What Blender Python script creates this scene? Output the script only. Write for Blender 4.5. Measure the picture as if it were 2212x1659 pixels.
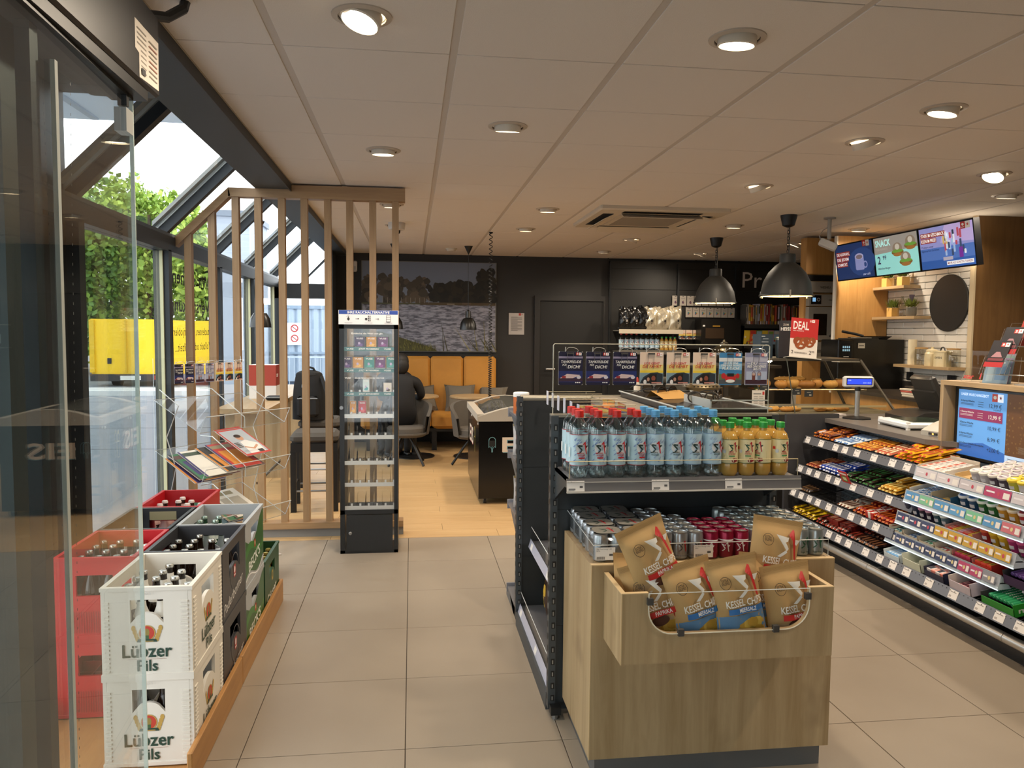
import bpy, bmesh, math, random
from math import sin, cos, pi, radians
from mathutils import Matrix, Vector

for o in list(bpy.data.objects):
    bpy.data.objects.remove(o, do_unlink=True)
SC = bpy.context.scene
COL = SC.collection
rnd = random.Random(7)

# ------------------------------------------------------------------ camera
CAM_H = 1.4717
YAW, PITCH, ROLL, FPX = 0.128936, 0.066638, 0.0091958, 1675.4
fw = Vector((sin(YAW)*cos(PITCH), cos(YAW)*cos(PITCH), -sin(PITCH)))
rt0 = Vector((cos(YAW), -sin(YAW), 0)); up0 = rt0.cross(fw)
rt = rt0*cos(ROLL)+up0*sin(ROLL); up = -rt0*sin(ROLL)+up0*cos(ROLL)
cd = bpy.data.cameras.new('camera'); cam = bpy.data.objects.new('camera', cd); COL.objects.link(cam)
cd.sensor_width = 36.0; cd.sensor_fit = 'HORIZONTAL'; cd.lens = FPX/2212*36; cd.clip_start = .02; cd.clip_end = 300
m = Matrix((rt, up, -fw)).transposed().to_4x4(); m.translation = (0, 0, CAM_H); cam.matrix_world = m
SC.camera = cam

# ------------------------------------------------------------------ world, exposure
w = bpy.data.worlds.new('overcast_sky'); SC.world = w; w.use_nodes = True
bg = w.node_tree.nodes['Background']; bg.inputs[0].default_value = (.93, .97, 1.0, 1); bg.inputs[1].default_value = 3.8
SC.view_settings.view_transform = 'Standard'; SC.view_settings.look = 'None'
SC.view_settings.gamma = 1; SC.view_settings.use_curve_mapping = False
SC.view_settings.exposure = 0.15
LAMP_W = 52.0          # watts of one ceiling downlight
WARM = (1.0, .84, .65)
try:
    SC.cycles.transparent_max_bounces = 32
    SC.cycles.max_bounces = 10
except Exception: pass

# ------------------------------------------------------------------ materials
def lin(h):
    if not isinstance(h, str): return tuple(h[:3])+(1,)
    h = h.lstrip('#'); c = [int(h[i:i+2], 16)/255 for i in (0, 2, 4)]
    return tuple(((x/12.92) if x <= .04045 else ((x+.055)/1.055)**2.4) for x in c)+(1,)
MATS = {}
def C(h, rough=.5, metal=0., spec=.5, emit=0., noise=0., nscale=40., bump=0., coat=0.):
    k = (h, rough, metal, spec, emit, noise, nscale, bump, coat)
    if k in MATS: return MATS[k]
    mt = bpy.data.materials.new('paint_%s' % str(h).strip('#')); mt.use_nodes = True
    nt = mt.node_tree; b = nt.nodes['Principled BSDF']
    b.inputs['Base Color'].default_value = lin(h); b.inputs['Roughness'].default_value = rough
    b.inputs['Metallic'].default_value = metal; b.inputs['Specular IOR Level'].default_value = spec
    if coat: b.inputs['Coat Weight'].default_value = coat
    if emit:
        b.inputs['Emission Color'].default_value = lin(h); b.inputs['Emission Strength'].default_value = emit
    if noise or bump:
        tc = nt.nodes.new('ShaderNodeTexCoord'); n = nt.nodes.new('ShaderNodeTexNoise'); n.inputs['Scale'].default_value = nscale
        n.inputs['Detail'].default_value = 5; nt.links.new(tc.outputs['Object'], n.inputs['Vector'])
        if noise:
            mx = nt.nodes.new('ShaderNodeMix'); mx.data_type = 'RGBA'
            c = lin(h); mx.inputs[6].default_value = tuple(x*(1-noise) for x in c[:3])+(1,); mx.inputs[7].default_value = tuple(min(1, x*(1+noise)) for x in c[:3])+(1,)
            nt.links.new(n.outputs['Fac'], mx.inputs[0]); nt.links.new(mx.outputs[2], b.inputs['Base Color'])
        if bump:
            bp = nt.nodes.new('ShaderNodeBump'); bp.inputs['Strength'].default_value = bump; bp.inputs['Distance'].default_value = .004
            nt.links.new(n.outputs['Fac'], bp.inputs['Height']); nt.links.new(bp.outputs[0], b.inputs['Normal'])
    MATS[k] = mt; return mt
def wood(name, c1, c2, c3, axis='z', rough=.45, knots=.35, scale=1.):
    if name in MATS: return MATS[name]
    mt = bpy.data.materials.new(name); mt.use_nodes = True; nt = mt.node_tree; b = nt.nodes['Principled BSDF']
    N = nt.nodes.new; L = nt.links.new
    tc = N('ShaderNodeTexCoord'); mp = N('ShaderNodeMapping'); L(tc.outputs['Object'], mp.inputs[0])
    s = {'z': (14, 14, .9), 'x': (.9, 14, 14), 'y': (14, .9, 14)}[axis]; mp.inputs['Scale'].default_value = tuple(v*scale for v in s)
    n1 = N('ShaderNodeTexNoise'); n1.inputs['Scale'].default_value = 1.6; n1.inputs['Detail'].default_value = 8; n1.inputs['Roughness'].default_value = .65
    n1.inputs['Distortion'].default_value = .6; L(mp.outputs[0], n1.inputs['Vector'])
    cr = N('ShaderNodeValToRGB'); e = cr.color_ramp.elements; e[0].position = .30; e[0].color = lin(c2); e[1].position = .70; e[1].color = lin(c1)
    L(n1.outputs['Fac'], cr.inputs[0])
    mp2 = N('ShaderNodeMapping'); L(tc.outputs['Object'], mp2.inputs[0]); s2 = {'z': (5, 5, 3), 'x': (3, 5, 5), 'y': (5, 3, 5)}[axis]
    mp2.inputs['Scale'].default_value = tuple(v*scale for v in s2)
    n2 = N('ShaderNodeTexNoise'); n2.inputs['Scale'].default_value = 1.7; n2.inputs['Detail'].default_value = 3; L(mp2.outputs[0], n2.inputs['Vector'])
    c2r = N('ShaderNodeValToRGB'); e = c2r.color_ramp.elements; e[0].position = .60; e[0].color = (0, 0, 0, 1); e[1].position = .82; e[1].color = (knots, knots, knots, 1)
    L(n2.outputs['Fac'], c2r.inputs[0])
    mx = N('ShaderNodeMix'); mx.data_type = 'RGBA'; L(c2r.outputs[0], mx.inputs[0]); L(cr.outputs[0], mx.inputs[6]); mx.inputs[7].default_value = lin(c3)
    L(mx.outputs[2], b.inputs['Base Color']); b.inputs['Roughness'].default_value = rough
    bp = N('ShaderNodeBump'); bp.inputs['Strength'].default_value = .08; bp.inputs['Distance'].default_value = .003
    L(n1.outputs['Fac'], bp.inputs['Height']); L(bp.outputs[0], b.inputs['Normal'])
    MATS[name] = mt; return mt
def clear(name, tint=(1, 1, 1), ior=1.45, rough=0.0, gain=1.0):
    """thin clear sheet or shell: Fresnel reflection over straight-through transmission"""
    if name in MATS: return MATS[name]
    mt = bpy.data.materials.new(name); mt.use_nodes = True; nt = mt.node_tree; nt.nodes.clear()
    N = nt.nodes.new; L = nt.links.new
    o = N('ShaderNodeOutputMaterial'); mx = N('ShaderNodeMixShader'); t = N('ShaderNodeBsdfTransparent'); g = N('ShaderNodeBsdfGlossy'); lw = N('ShaderNodeLayerWeight')
    lw.inputs[0].default_value = .5; f0 = ((ior-1)/(ior+1))**2
    t.inputs[0].default_value = tuple(tint)+(1,); g.inputs['Roughness'].default_value = rough
    pw = N('ShaderNodeMath'); pw.operation = 'POWER'; pw.inputs[1].default_value = 5; L(lw.outputs['Facing'], pw.inputs[0])
    ma = N('ShaderNodeMath'); ma.operation = 'MULTIPLY_ADD'; ma.use_clamp = True; ma.inputs[1].default_value = (1-f0)*gain; ma.inputs[2].default_value = f0*gain
    L(pw.outputs[0], ma.inputs[0]); L(ma.outputs[0], mx.inputs[0]); L(t.outputs[0], mx.inputs[1]); L(g.outputs[0], mx.inputs[2]); L(mx.outputs[0], o.inputs[0])
    MATS[name] = mt; return mt

OAK = wood('oak_vertical', '#b59d78', '#957b56', '#5f452c', 'z', knots=.55, scale=.8)
OAKX = wood('oak_lengthwise', '#b39872', '#9f835c', '#74583a', 'x')
OAKY = wood('oak_deepwise', '#b39872', '#9f835c', '#74583a', 'y')
SLAT = wood('slat_oak', '#a8875f', '#937250', '#7b5c3e', 'z', knots=.15, scale=1.6)
SLATX = wood('slat_oak_rail', '#a8875f', '#937250', '#7b5c3e', 'x', knots=.15, scale=1.6)
WARMOAK = wood('lamplit_oak_panel', '#c09256', '#ab7c42', '#855a2c', 'z')  # oak with the warm lamplight tone put into its colour
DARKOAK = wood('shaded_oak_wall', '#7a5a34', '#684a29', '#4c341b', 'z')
PLANK = wood('plank_floor_oak', '#c9a878', '#b89364', '#94713f', 'x', knots=.25)
ANTH = C('#2b2d2f', .5, noise=.06, nscale=90)
BLACK = C('#111213', .45)
STEEL = C('#9a9b9b', .35, .9)
CHROME = C('#c4c2bd', .32, .85)
SLATE = C('#33393d', .5, noise=.05, nscale=70)
GOND = C('#2c3236', .45, noise=.05, nscale=120)
RAILG = C('#6d6d72', .35, .2)
TAGW = C('#e9e4df', .5)
WHITE = C('#ecebe7', .45)
GLASS = clear('window_glass', (.97, .985, .98), 1.45)
LEAF = clear('door_leaf_glass', (.90, .93, .92), 1.5, gain=1.0)
ACRYL = clear('clear_acrylic', (.975, .98, .98), 1.42, gain=.4)
ACEDGE = C('#c9ccc9', .15, spec=.8)
PET = clear('clear_pet', (.90, .93, .93), 1.5, rough=.03, gain=2.4)
FILM = clear('shrink_film', (.9, .92, .93), 1.5, rough=.15, gain=2.2)

# ------------------------------------------------------------------ lettering (flat meshes made from the built-in font)
TX = {}
def prep_text(lst):
    obs = []
    for t, b in lst:
        if (t, b) in TX: continue
        cu = bpy.data.curves.new('lettering', 'FONT'); cu.body = t; cu.size = 1; cu.resolution_u = 2; cu.offset = .018 if b else 0.
        o = bpy.data.objects.new('lettering', cu); COL.objects.link(o); obs.append((t, b, o)); TX[(t, b)] = None
    dg = bpy.context.evaluated_depsgraph_get(); dg.update()
    for t, b, o in obs:
        me = o.evaluated_get(dg).to_mesh()
        v = [(q.co.x, q.co.y) for q in me.vertices]; f = [tuple(p.vertices) for p in me.polygons]
        if not v: v = [(0, 0)]
        xs = [q[0] for q in v]; ys = [q[1] for q in v]
        TX[(t, b)] = (v, f, min(xs), max(xs), min(ys), max(ys)); o.evaluated_get(dg).to_mesh_clear()
    for t, b, o in obs:
        cu = o.data; bpy.data.objects.remove(o); bpy.data.curves.remove(cu)

# ------------------------------------------------------------------ mesh builder
class MB:
    def __init__(s): s.v = []; s.f = []; s.mi = []; s.mats = []; s.M = None
    def idx(s, mt):
        if isinstance(mt, str): mt = C(mt)
        if mt not in s.mats: s.mats.append(mt)
        return s.mats.index(mt)
    def add(s, vs, fs, mt):
        n = len(s.v); i = s.idx(mt)
        s.v.extend([tuple(s.M @ Vector(p)) for p in vs] if s.M else [tuple(p) for p in vs])
        for f in fs: s.f.append(tuple(n+k for k in f)); s.mi.append(i)
        return s
    def box(s, x0, y0, z0, x1, y1, z1, mt):
        v = [(x0, y0, z0), (x1, y0, z0), (x1, y1, z0), (x0, y1, z0), (x0, y0, z1), (x1, y0, z1), (x1, y1, z1), (x0, y1, z1)]
        return s.add(v, [(0, 3, 2, 1), (4, 5, 6, 7), (0, 1, 5, 4), (1, 2, 6, 5), (2, 3, 7, 6), (3, 0, 4, 7)], mt)
    def rbox(s, x0, y0, z0, x1, y1, z1, mt, b=.005):
        """box with chamfered vertical and top edges"""
        def ring(d, z): return [(x0+d+b, y0+d, z), (x1-d-b, y0+d, z), (x1-d, y0+d+b, z), (x1-d, y1-d-b, z), (x1-d-b, y1-d, z), (x0+d+b, y1-d, z), (x0+d, y1-d-b, z), (x0+d, y0+d+b, z)]
        v = ring(b, z0)+ring(0, z0+b)+ring(0, z1-b)+ring(b, z1)
        f = [tuple(range(7, -1, -1)), tuple(range(24, 32))]
        for k in range(3):
            for i in range(8): f.append((k*8+i, k*8+(i+1) % 8, k*8+8+(i+1) % 8, k*8+8+i))
        return s.add(v, f, mt)
    def quad(s, a, b, c, d, mt): return s.add([a, b, c, d], [(0, 1, 2, 3)], mt)
    def prism(s, poly, h0, h1, mt, plane='xy'):
        """polygon (counter-clockwise) pushed from h0 to h1 along the third axis"""
        def P(a, b, h): return {'xy': (a, b, h), 'xz': (a, h, b), 'yz': (h, a, b)}[plane]
        n = len(poly); v = [P(a, b, h0) for a, b in poly]+[P(a, b, h1) for a, b in poly]
        f = [tuple(range(n)), tuple(range(2*n-1, n-1, -1))]+[(i, i+n, (i+1) % n+n, (i+1) % n) for i in range(n)]
        return s.add(v, f, mt)
    def lathe(s, prof, mt, n=16, c=(0, 0, 0), cap=True):
        v = []; f = []
        for r, z in prof:
            for i in range(n): a = 2*pi*i/n; v.append((c[0]+r*cos(a), c[1]+r*sin(a), c[2]+z))
        for k in range(len(prof)-1):
            for i in range(n): j = (i+1) % n; f.append((k*n+i, k*n+j, k*n+n+j, k*n+n+i))
        if cap:
            if prof[0][0] > 1e-5: f.append(tuple(range(n-1, -1, -1)))
            if prof[-1][0] > 1e-5: f.append(tuple(range((len(prof)-1)*n, len(prof)*n)))
        return s.add(v, f, mt)
    def cyl(s, x, y, z0, z1, r, mt, n=16, r2=None): return s.lathe([(r, z0), (r if r2 is None else r2, z1)], mt, n, (x, y, 0))
    def tube(s, pts, r, mt, n=6, closed=False):
        pts = [Vector(p) for p in pts]; N = len(pts); v = []; f = []; prev = None
        for i, p in enumerate(pts):
            if closed: d = pts[(i+1) % N]-pts[i-1]
            else: d = pts[min(i+1, N-1)]-pts[max(i-1, 0)]
            d.normalize()
            if prev is None or abs(prev.dot(d)) > .98:
                a = Vector((0, 0, 1)) if abs(d.z) < .9 else Vector((1, 0, 0))
                u = d.cross(a).normalized() if prev is None else (prev-d*prev.dot(d))
                if u.length < 1e-4: u = d.cross(a)
                u.normalize()
            else: u = (prev-d*prev.dot(d)).normalized()
            prev = u; w2 = d.cross(u)
            for k in range(n): a = 2*pi*k/n; v.append(tuple(p+u*(r*cos(a))+w2*(r*sin(a))))
        for i in range(N if closed else N-1):
            for k in range(n): j = (k+1) % n; i2 = (i+1) % N; f.append((i*n+k, i*n+j, i2*n+j, i2*n+k))
        if not closed: f += [tuple(range(n-1, -1, -1)), tuple(range((N-1)*n, N*n))]
        return s.add(v, f, mt)
    def ball(s, c, r, mt, n=12, m_=8):
        if not hasattr(r, '__len__'): r = (r, r, r)
        v = [(c[0], c[1], c[2]-r[2])]; f = []
        for k in range(1, m_):
            t = -pi/2+pi*k/m_
            for i in range(n): a = 2*pi*i/n; v.append((c[0]+r[0]*cos(t)*cos(a), c[1]+r[1]*cos(t)*sin(a), c[2]+r[2]*sin(t)))
        v.append((c[0], c[1], c[2]+r[2])); T = len(v)-1
        for i in range(n): j = (i+1) % n; f.append((0, 1+j, 1+i)); f.append((T, 1+(m_-2)*n+i, 1+(m_-2)*n+j))
        for k in range(m_-2):
            for i in range(n): j = (i+1) % n; f.append((1+k*n+i, 1+k*n+j, 1+k*n+n+j, 1+k*n+n+i))
        return s.add(v, f, mt)
    def grid(s, fn, nu, nv, mt):
        v = [fn(i/nu, j/nv) for j in range(nv+1) for i in range(nu+1)]
        f = [(j*(nu+1)+i, j*(nu+1)+i+1, (j+1)*(nu+1)+i+1, (j+1)*(nu+1)+i) for j in range(nv) for i in range(nu)]
        return s.add(v, f, mt)
    def mesh(s, name, smooth=True):
        me = bpy.data.meshes.new(name); me.from_pydata(s.v, [], s.f)
        for q in s.mats: me.materials.append(q)
        me.polygons.foreach_set('material_index', s.mi)
        if smooth:
            me.polygons.foreach_set('use_smooth', [True]*len(s.f)); me.update()
            try: me.set_sharp_from_angle(angle=radians(32))
            except Exception: pass
        me.update(); return me
    def build(s, name, parent=None, loc=None, rotz=None, smooth=True):
        return put(name, s.mesh(name, smooth), parent, loc, rotz)
def put(name, me, parent=None, loc=None, rotz=None):
    o = bpy.data.objects.new(name, me); COL.objects.link(o)
    if parent is not None: o.parent = parent
    if loc is not None: o.location = loc
    if rotz is not None: o.rotation_euler = (0, 0, rotz)
    return o
def tag(o, label=None, cat=None, group=None, kind=None):
    if label: o['label'] = label
    if cat: o['category'] = cat
    if group: o['group'] = group
    if kind: o['kind'] = kind
    return o
def thing(name, label, cat, loc=(0, 0, 0), rotz=0, group=None):
    o = bpy.data.objects.new(name, None); COL.objects.link(o); o.empty_display_size = .05
    o.location = loc; o.rotation_euler = (0, 0, rotz); return tag(o, label, cat, group)
def struct(o): o['kind'] = 'structure'; return o
def dup(root, loc, rotz=0, label=None, group=None, scale=None):
    r = root.copy(); COL.objects.link(r); r.location = loc; r.rotation_euler = (0, 0, rotz)
    if scale: r.scale = scale
    if label: r['label'] = label
    if group: r['group'] = group
    for ch in root.children:
        c = ch.copy(); COL.objects.link(c); c.parent = r
        for g in ch.children:
            d = g.copy(); COL.objects.link(d); d.parent = c
    return r
class Art:
    """flat print on a surface: origin o, right u, up v; every new shape lies a hair above the last"""
    def __init__(s, mb, o, u, v, step=.00014, start=.0005):
        s.mb = mb; s.o = Vector(o); s.u = Vector(u).normalized(); s.v = Vector(v).normalized(); s.n = s.u.cross(s.v); s.k = start; s.step = step
        s.bend = None
    def P(s, x, y):
        p = s.o+s.u*x+s.v*y+s.n*s.k
        return tuple(p)
    def poly(s, pts, c):
        s.k += s.step; s.mb.add([s.P(*p) for p in pts], [tuple(range(len(pts)))], c); return s
    def rect(s, x0, y0, x1, y1, c): return s.poly([(x0, y0), (x1, y0), (x1, y1), (x0, y1)], c)
    def rrect(s, x0, y0, x1, y1, r, c):
        pts = []
        for cx, cy, a0 in ((x1-r, y0+r, -90), (x1-r, y1-r, 0), (x0+r, y1-r, 90), (x0+r, y0+r, 180)):
            for k in range(4): a = radians(a0+30*k); pts.append((cx+r*cos(a), cy+r*sin(a)))
        return s.poly(pts, c)
    def ell(s, cx, cy, rx, ry, c, n=16): return s.poly([(cx+rx*cos(2*pi*i/n), cy+ry*sin(2*pi*i/n)) for i in range(n)], c)
    def ring(s, cx, cy, r0, r1, c, n=20):
        s.k += s.step; v = []
        for i in range(n):
            a = 2*pi*i/n; v += [s.P(cx+r0*cos(a), cy+r0*sin(a)), s.P(cx+r1*cos(a), cy+r1*sin(a))]
        s.mb.add(v, [(2*i, 2*i+1, (2*i+3) % (2*n), (2*i+2) % (2*n)) for i in range(n)], c); return s
    def stroke(s, pts, w, c):
        s.k += s.step; v = []; f = []
        for i, p in enumerate(pts):
            a = pts[max(i-1, 0)]; b = pts[min(i+1, len(pts)-1)]; dx, dy = b[0]-a[0], b[1]-a[1]; l = math.hypot(dx, dy) or 1
            v += [s.P(p[0]-dy/l*w/2, p[1]+dx/l*w/2), s.P(p[0]+dy/l*w/2, p[1]-dx/l*w/2)]
        for i in range(len(pts)-1): f.append((2*i, 2*i+1, 2*i+3, 2*i+2))
        s.mb.add(v, f, c); return s
    def text(s, t, x, y, h, c, align='c', bold=False, shear=0., w=None, mirror=False, rot=0.):
        """cap height h; x,y = anchor on the base line; w = width to fit"""
        if TX.get((t, bold)) is None: prep_text([(t, bold)])
        v, f, x0, x1, y0, y1 = TX[(t, bold)]
        sy = h/.69; sx = sy if w is None else w/max(1e-6, x1-x0)
        W = (x1-x0)*sx; ox = {'c': -W/2, 'l': 0, 'r': -W}[align]
        s.k += s.step; V = []; cr, sr = cos(rot), sin(rot)
        for a, b in v:
            X = ox+(a-x0)*sx+shear*b*sy; Y = b*sy
            if mirror: X = -X
            V.append(s.P(x+X*cr-Y*sr, y+X*sr+Y*cr))
        s.mb.add(V, [tuple(reversed(q)) for q in f] if mirror else f, c); return s
# ================================================================== the setting
ZC = 2.487
# ---- floor: grey stone tiles in front, oak planks in the cafe corner
TS = .564; TX0, TY0 = -.5857, 2.6715
mb = MB(); mb.box(-1.72, -1.4, -.08, 6.2, 10.6, -.006, C('#4d453d', .9)); floor = struct(mb.build('floor'))
def stone():
    if 'stone' in MATS: return MATS['stone']
    mt = bpy.data.materials.new('stone_tile'); mt.use_nodes = True; nt = mt.node_tree; b = nt.nodes['Principled BSDF']; N = nt.nodes.new; L = nt.links.new
    g = N('ShaderNodeNewGeometry'); n = N('ShaderNodeTexNoise'); n.inputs['Scale'].default_value = 1.1; n.inputs['Detail'].default_value = 6; L(g.outputs['Position'], n.inputs['Vector'])
    cr = N('ShaderNodeValToRGB'); e = cr.color_ramp.elements; e[0].position = .3; e[0].color = lin('#8f8272'); e[1].position = .7; e[1].color = lin('#9c8f7e')
    L(n.outputs['Fac'], cr.inputs[0]); L(cr.outputs[0], b.inputs['Base Color'])
    n2 = N('ShaderNodeTexNoise'); n2.inputs['Scale'].default_value = 2.3; n2.inputs['Detail'].default_value = 4; L(g.outputs['Position'], n2.inputs['Vector'])
    mr = N('ShaderNodeMapRange'); mr.inputs[3].default_value = .38; mr.inputs[4].default_value = .55; L(n2.outputs['Fac'], mr.inputs[0]); L(mr.outputs[0], b.inputs['Roughness'])
    MATS['stone'] = mt; return mt
g = .0016
mb = MB(); mb.rbox(g, g, -.02, TS-g, TS-g, 0, stone(), .0008); tile_me = mb.mesh('floor_tile')
mb = MB(); mb.rbox(g, g, -.02, TS-g, .0095, 0, stone(), .0008); tile_cut = mb.mesh('floor_tile')
for i in range(-2, 10):
    for j in range(-6, 5): put('floor_tile', tile_me, floor, (TX0+i*TS, TY0+j*TS, 0))
    put('floor_tile', tile_cut, floor, (TX0+i*TS, TY0+5*TS, 0))
PW, PLEN = .197, 1.2
pl = {}
for r in range(25):
    y = 5.505+r*PW; off = (r % 3)*.4+.13; x = -1.64-off
    while x < 2.4:
        a, b_ = max(x, -1.64), min(x+PLEN, 2.4)
        if b_-a > .05:
            k = round(b_-a, 3)
            if k not in pl: q = MB(); q.rbox(.001, .001, -.02, k-.001, PW-.001, 0, PLANK, .0008); pl[k] = q.mesh('plank')
            put('plank', pl[k], floor, (a, y, 0))
        x += PLEN
# ---- ceiling: mineral-fibre tiles between broad runners
CT = .625; CX0, CY0 = -1.0982, 2.9293
def ceilmat():
    mt = C('#ddd3c7', .9, noise=.04, nscale=260, bump=.25); return mt
mb = MB(); mb.box(-.86, -1.4, ZC+.03, 6.2, 10.6, ZC+.09, C('#3d3833', .9)); ceiling = struct(mb.build('ceiling'))
RUN = C('#c4b9ac', .7)
mb = MB(); mb.M = None; mb.rbox(.0145, .003, 0, CT-.0145, CT-.0045, .03, ceilmat(), .0015); ct_me = mb.mesh('ceiling_tile')
mb = MB(); mb.rbox(.275, .003, 0, CT-.0145, CT-.003, .03, ceilmat(), .0015); ct0 = mb.mesh('ceiling_tile')
AC = (1.49, 6.07, 2.56, 7.14)
for i in range(0, 12):
    for j in range(-7, 12):
        x, y = CX0+i*CT, CY0+j*CT
        if x > 5.9: continue
        if i == 0: put('ceiling_tile', ct0, ceiling, (x, y, ZC)); continue
        put('ceiling_tile', ct_me, ceiling, (x, y, ZC))
mb = MB(); mb.box(-.0145, -1.4, .004, .0145, 10.45, .02, RUN); run_me = mb.mesh('runner')
for i in range(1, 12): put('runner', run_me, ceiling, (CX0+i*CT, 0, ZC))
mb = MB(); mb.box(-.83, -.001, .012, 6.1, .001, .02, RUN); cr_me = mb.mesh('cross_rail')
for j in range(-6, 12): put('cross_rail', cr_me, ceiling, (0, CY0+j*CT, ZC))
mb = MB(); mb.box(-.85, -1.4, ZC-.004, -.823, 10.4, ZC+.03, C('#b5a896', .6)); put('edge_trim', mb.mesh('edge_trim'), ceiling)

# ---- walls
DW = C('#242220', .6, noise=.05, nscale=60)
mb = MB(); mb.box(-1.02, 10.38, 0, 2.66, 10.6, 2.6, DW); wall_back = struct(mb.build('wall_back'))
mb = MB(); mb.box(2.66, 10.42, 0, 6.2, 10.6, 2.6, C('#1b1a19', .6)); struct(mb.build('wall_back_shop'))
mb = MB(); mb.box(-1.04, 9.8, 0, -.98, 10.42, 2.7, C('#3a4146', .6)); struct(mb.build('wall_cafe_return'))
mb = MB(); mb.box(6.0, -1.4, 0, 6.2, 10.6, 2.6, C('#8d8378', .7)); struct(mb.build('wall_right'))
mb = MB()   # entrance front behind the camera: piers and lintel around an unseen window added to let daylight in
mb.box(-1.72, -1.4, 0, -1.2, -1.25, 2.6, SLATE); mb.box(-.2, -1.4, 0, 6.2, -1.25, 2.6, C('#8d8378', .7)); mb.box(-1.2, -1.4, 2.25, -.2, -1.25, 2.6, SLATE); mb.box(-1.2, -1.4, 0, -.2, -1.25, .12, SLATE)
struct(mb.build('wall_front'))
mb = MB(); mb.box(-1.2, -1.33, .12, -.2, -1.32, 2.25, GLASS); w0 = struct(mb.build('window_1'))
for x in (-1.2, -.26): q = MB(); q.box(x, -1.36, .12, x+.06, -1.29, 2.25, SLATE); q.build('mullion', w0)
# back-wall door with frame; near-black slab paints the shade of the recess
mb = MB(); mb.box(1.72, 10.36, 0, 2.60, 10.379, 1.90, C('#060606', .6)); d1 = struct(mb.build('door_1'))
q = MB(); q.box(1.64, 10.34, 0, 1.715, 10.379, 1.90, C('#1d1b1a', .5)); q.box(2.585, 10.34, 0, 2.655, 10.379, 1.90, C('#1d1b1a', .5)); q.box(1.64, 10.34, 1.9, 2.655, 10.379, 1.97, C('#1d1b1a', .5)); q.build('door_frame', d1)
q = MB(); q.tube([(1.8, 10.36, .98), (1.8, 10.31, .98), (1.92, 10.31, .98)], .01, STEEL, 8); q.build('door_handle', d1)

# ---- glazed lean-to along the left side
FR = C('#2a2f33', .45, .3); FR2 = C('#b9bdb9', .4, .6); YG = C('#c9c7a0', .5)
mb = MB(); mb.box(-1.07, -1.4, 2.445, -.83, 10.42, 2.75, C('#323a40', .55)); mb.box(-.834, -1.4, 2.43, -.826, 10.4, 2.5, C('#22262a', .5)); struct(mb.build('trim_1'))
RY = [4.07+1.405*k for k in range(5)]
def roofz(x): return x+3.722
mb = MB(); mb.box(-1.70, -1.4, 1.99, -1.60, 9.8, 2.09, FR); mb.box(-1.69, -1.4, 2.09, -1.61, 9.8, 2.115, C('#4a5258', .4, .4)); struct(mb.build('trim_2'))
for k, y in enumerate(RY[:4]):
    n = k+2
    y1 = RY[k+1]
    # upright window
    mb = MB(); mb.box(-1.664, y+.03, .06, -1.656, y1-.03, 1.99, GLASS); o = struct(mb.build('window_%d' % n))
    q = MB(); q.box(-1.70, y-.035, 0, -1.60, y+.035, 2.0, FR); q.build('mullion', o)
    q = MB(); q.box(-1.655, y+.035, .05, -1.635, y+.05, 1.99, YG); q.box(-1.655, y1-.05, .05, -1.635, y1-.035, 1.99, YG); q.build('gasket', o)
    q = MB(); q.box(-1.70, y, 0, -1.60, y1, .06, FR); q.build('sill', o)
    q = MB(); q.box(-1.69, y+.035, .06, -1.62, y+.085, 1.99, C('#8d9496', .4, .5)); q.build('window_frame', o)
    # sloping roof pane with its rafter
    mb = MB(); mb.add([(-1.66, y+.03, roofz(-1.66)+.06), (-1.66, y1-.03, roofz(-1.66)+.06), (-1.0, y1-.03, roofz(-1.0)+.06), (-1.0, y+.03, roofz(-1.0)+.06)], [(0, 1, 2, 3)], GLASS)
    ro = struct(mb.build('window_%d' % (n+6)))
for k, y in enumerate(RY+[]):
    poly = [(-1.68, roofz(-1.68)), (-1.0, roofz(-1.0)), (-1.0, roofz(-1.0)+.1), (-1.68, roofz(-1.68)+.1)]
    mb = MB(); mb.prism(poly, y-.03, y+.03, FR, 'xz'); r_ = struct(mb.build('trim_%d' % (k+3)))
    q = MB(); q.prism([(-1.68, roofz(-1.68)+.075), (-1.0, roofz(-1.0)+.075), (-1.0, roofz(-1.0)+.1), (-1.68, roofz(-1.68)+.1)], y-.045, y-.03, FR2, 'xz'); q.build('pressure_strip', r_)
    q = MB(); q.prism([(-1.68, roofz(-1.68)+.1), (-1.0, roofz(-1.0)+.1), (-1.0, roofz(-1.0)+.13), (-1.68, roofz(-1.68)+.13)], y-.10, y+.05, C('#878a86', .5), 'xz'); q.build('cover_cap', r_)
# near part of the side: closed dark facade beside the entrance
mb = MB(); mb.box(-1.72, 3.3, 0, -1.66, 4.05, 2.75, C('#24282b', .6)); mb.box(-1.72, -1.4, 2.3, -1.66, 3.3, 2.75, C('#24282b', .6)); mb.box(-1.72, -1.4, 0, -1.66, -.9, 2.3, C('#24282b', .6)); mb.box(-1.66, -1.4, 2.6, -1.0, 4.05, 2.75, C('#24282b', .6)); struct(mb.build('wall_left'))
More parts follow.
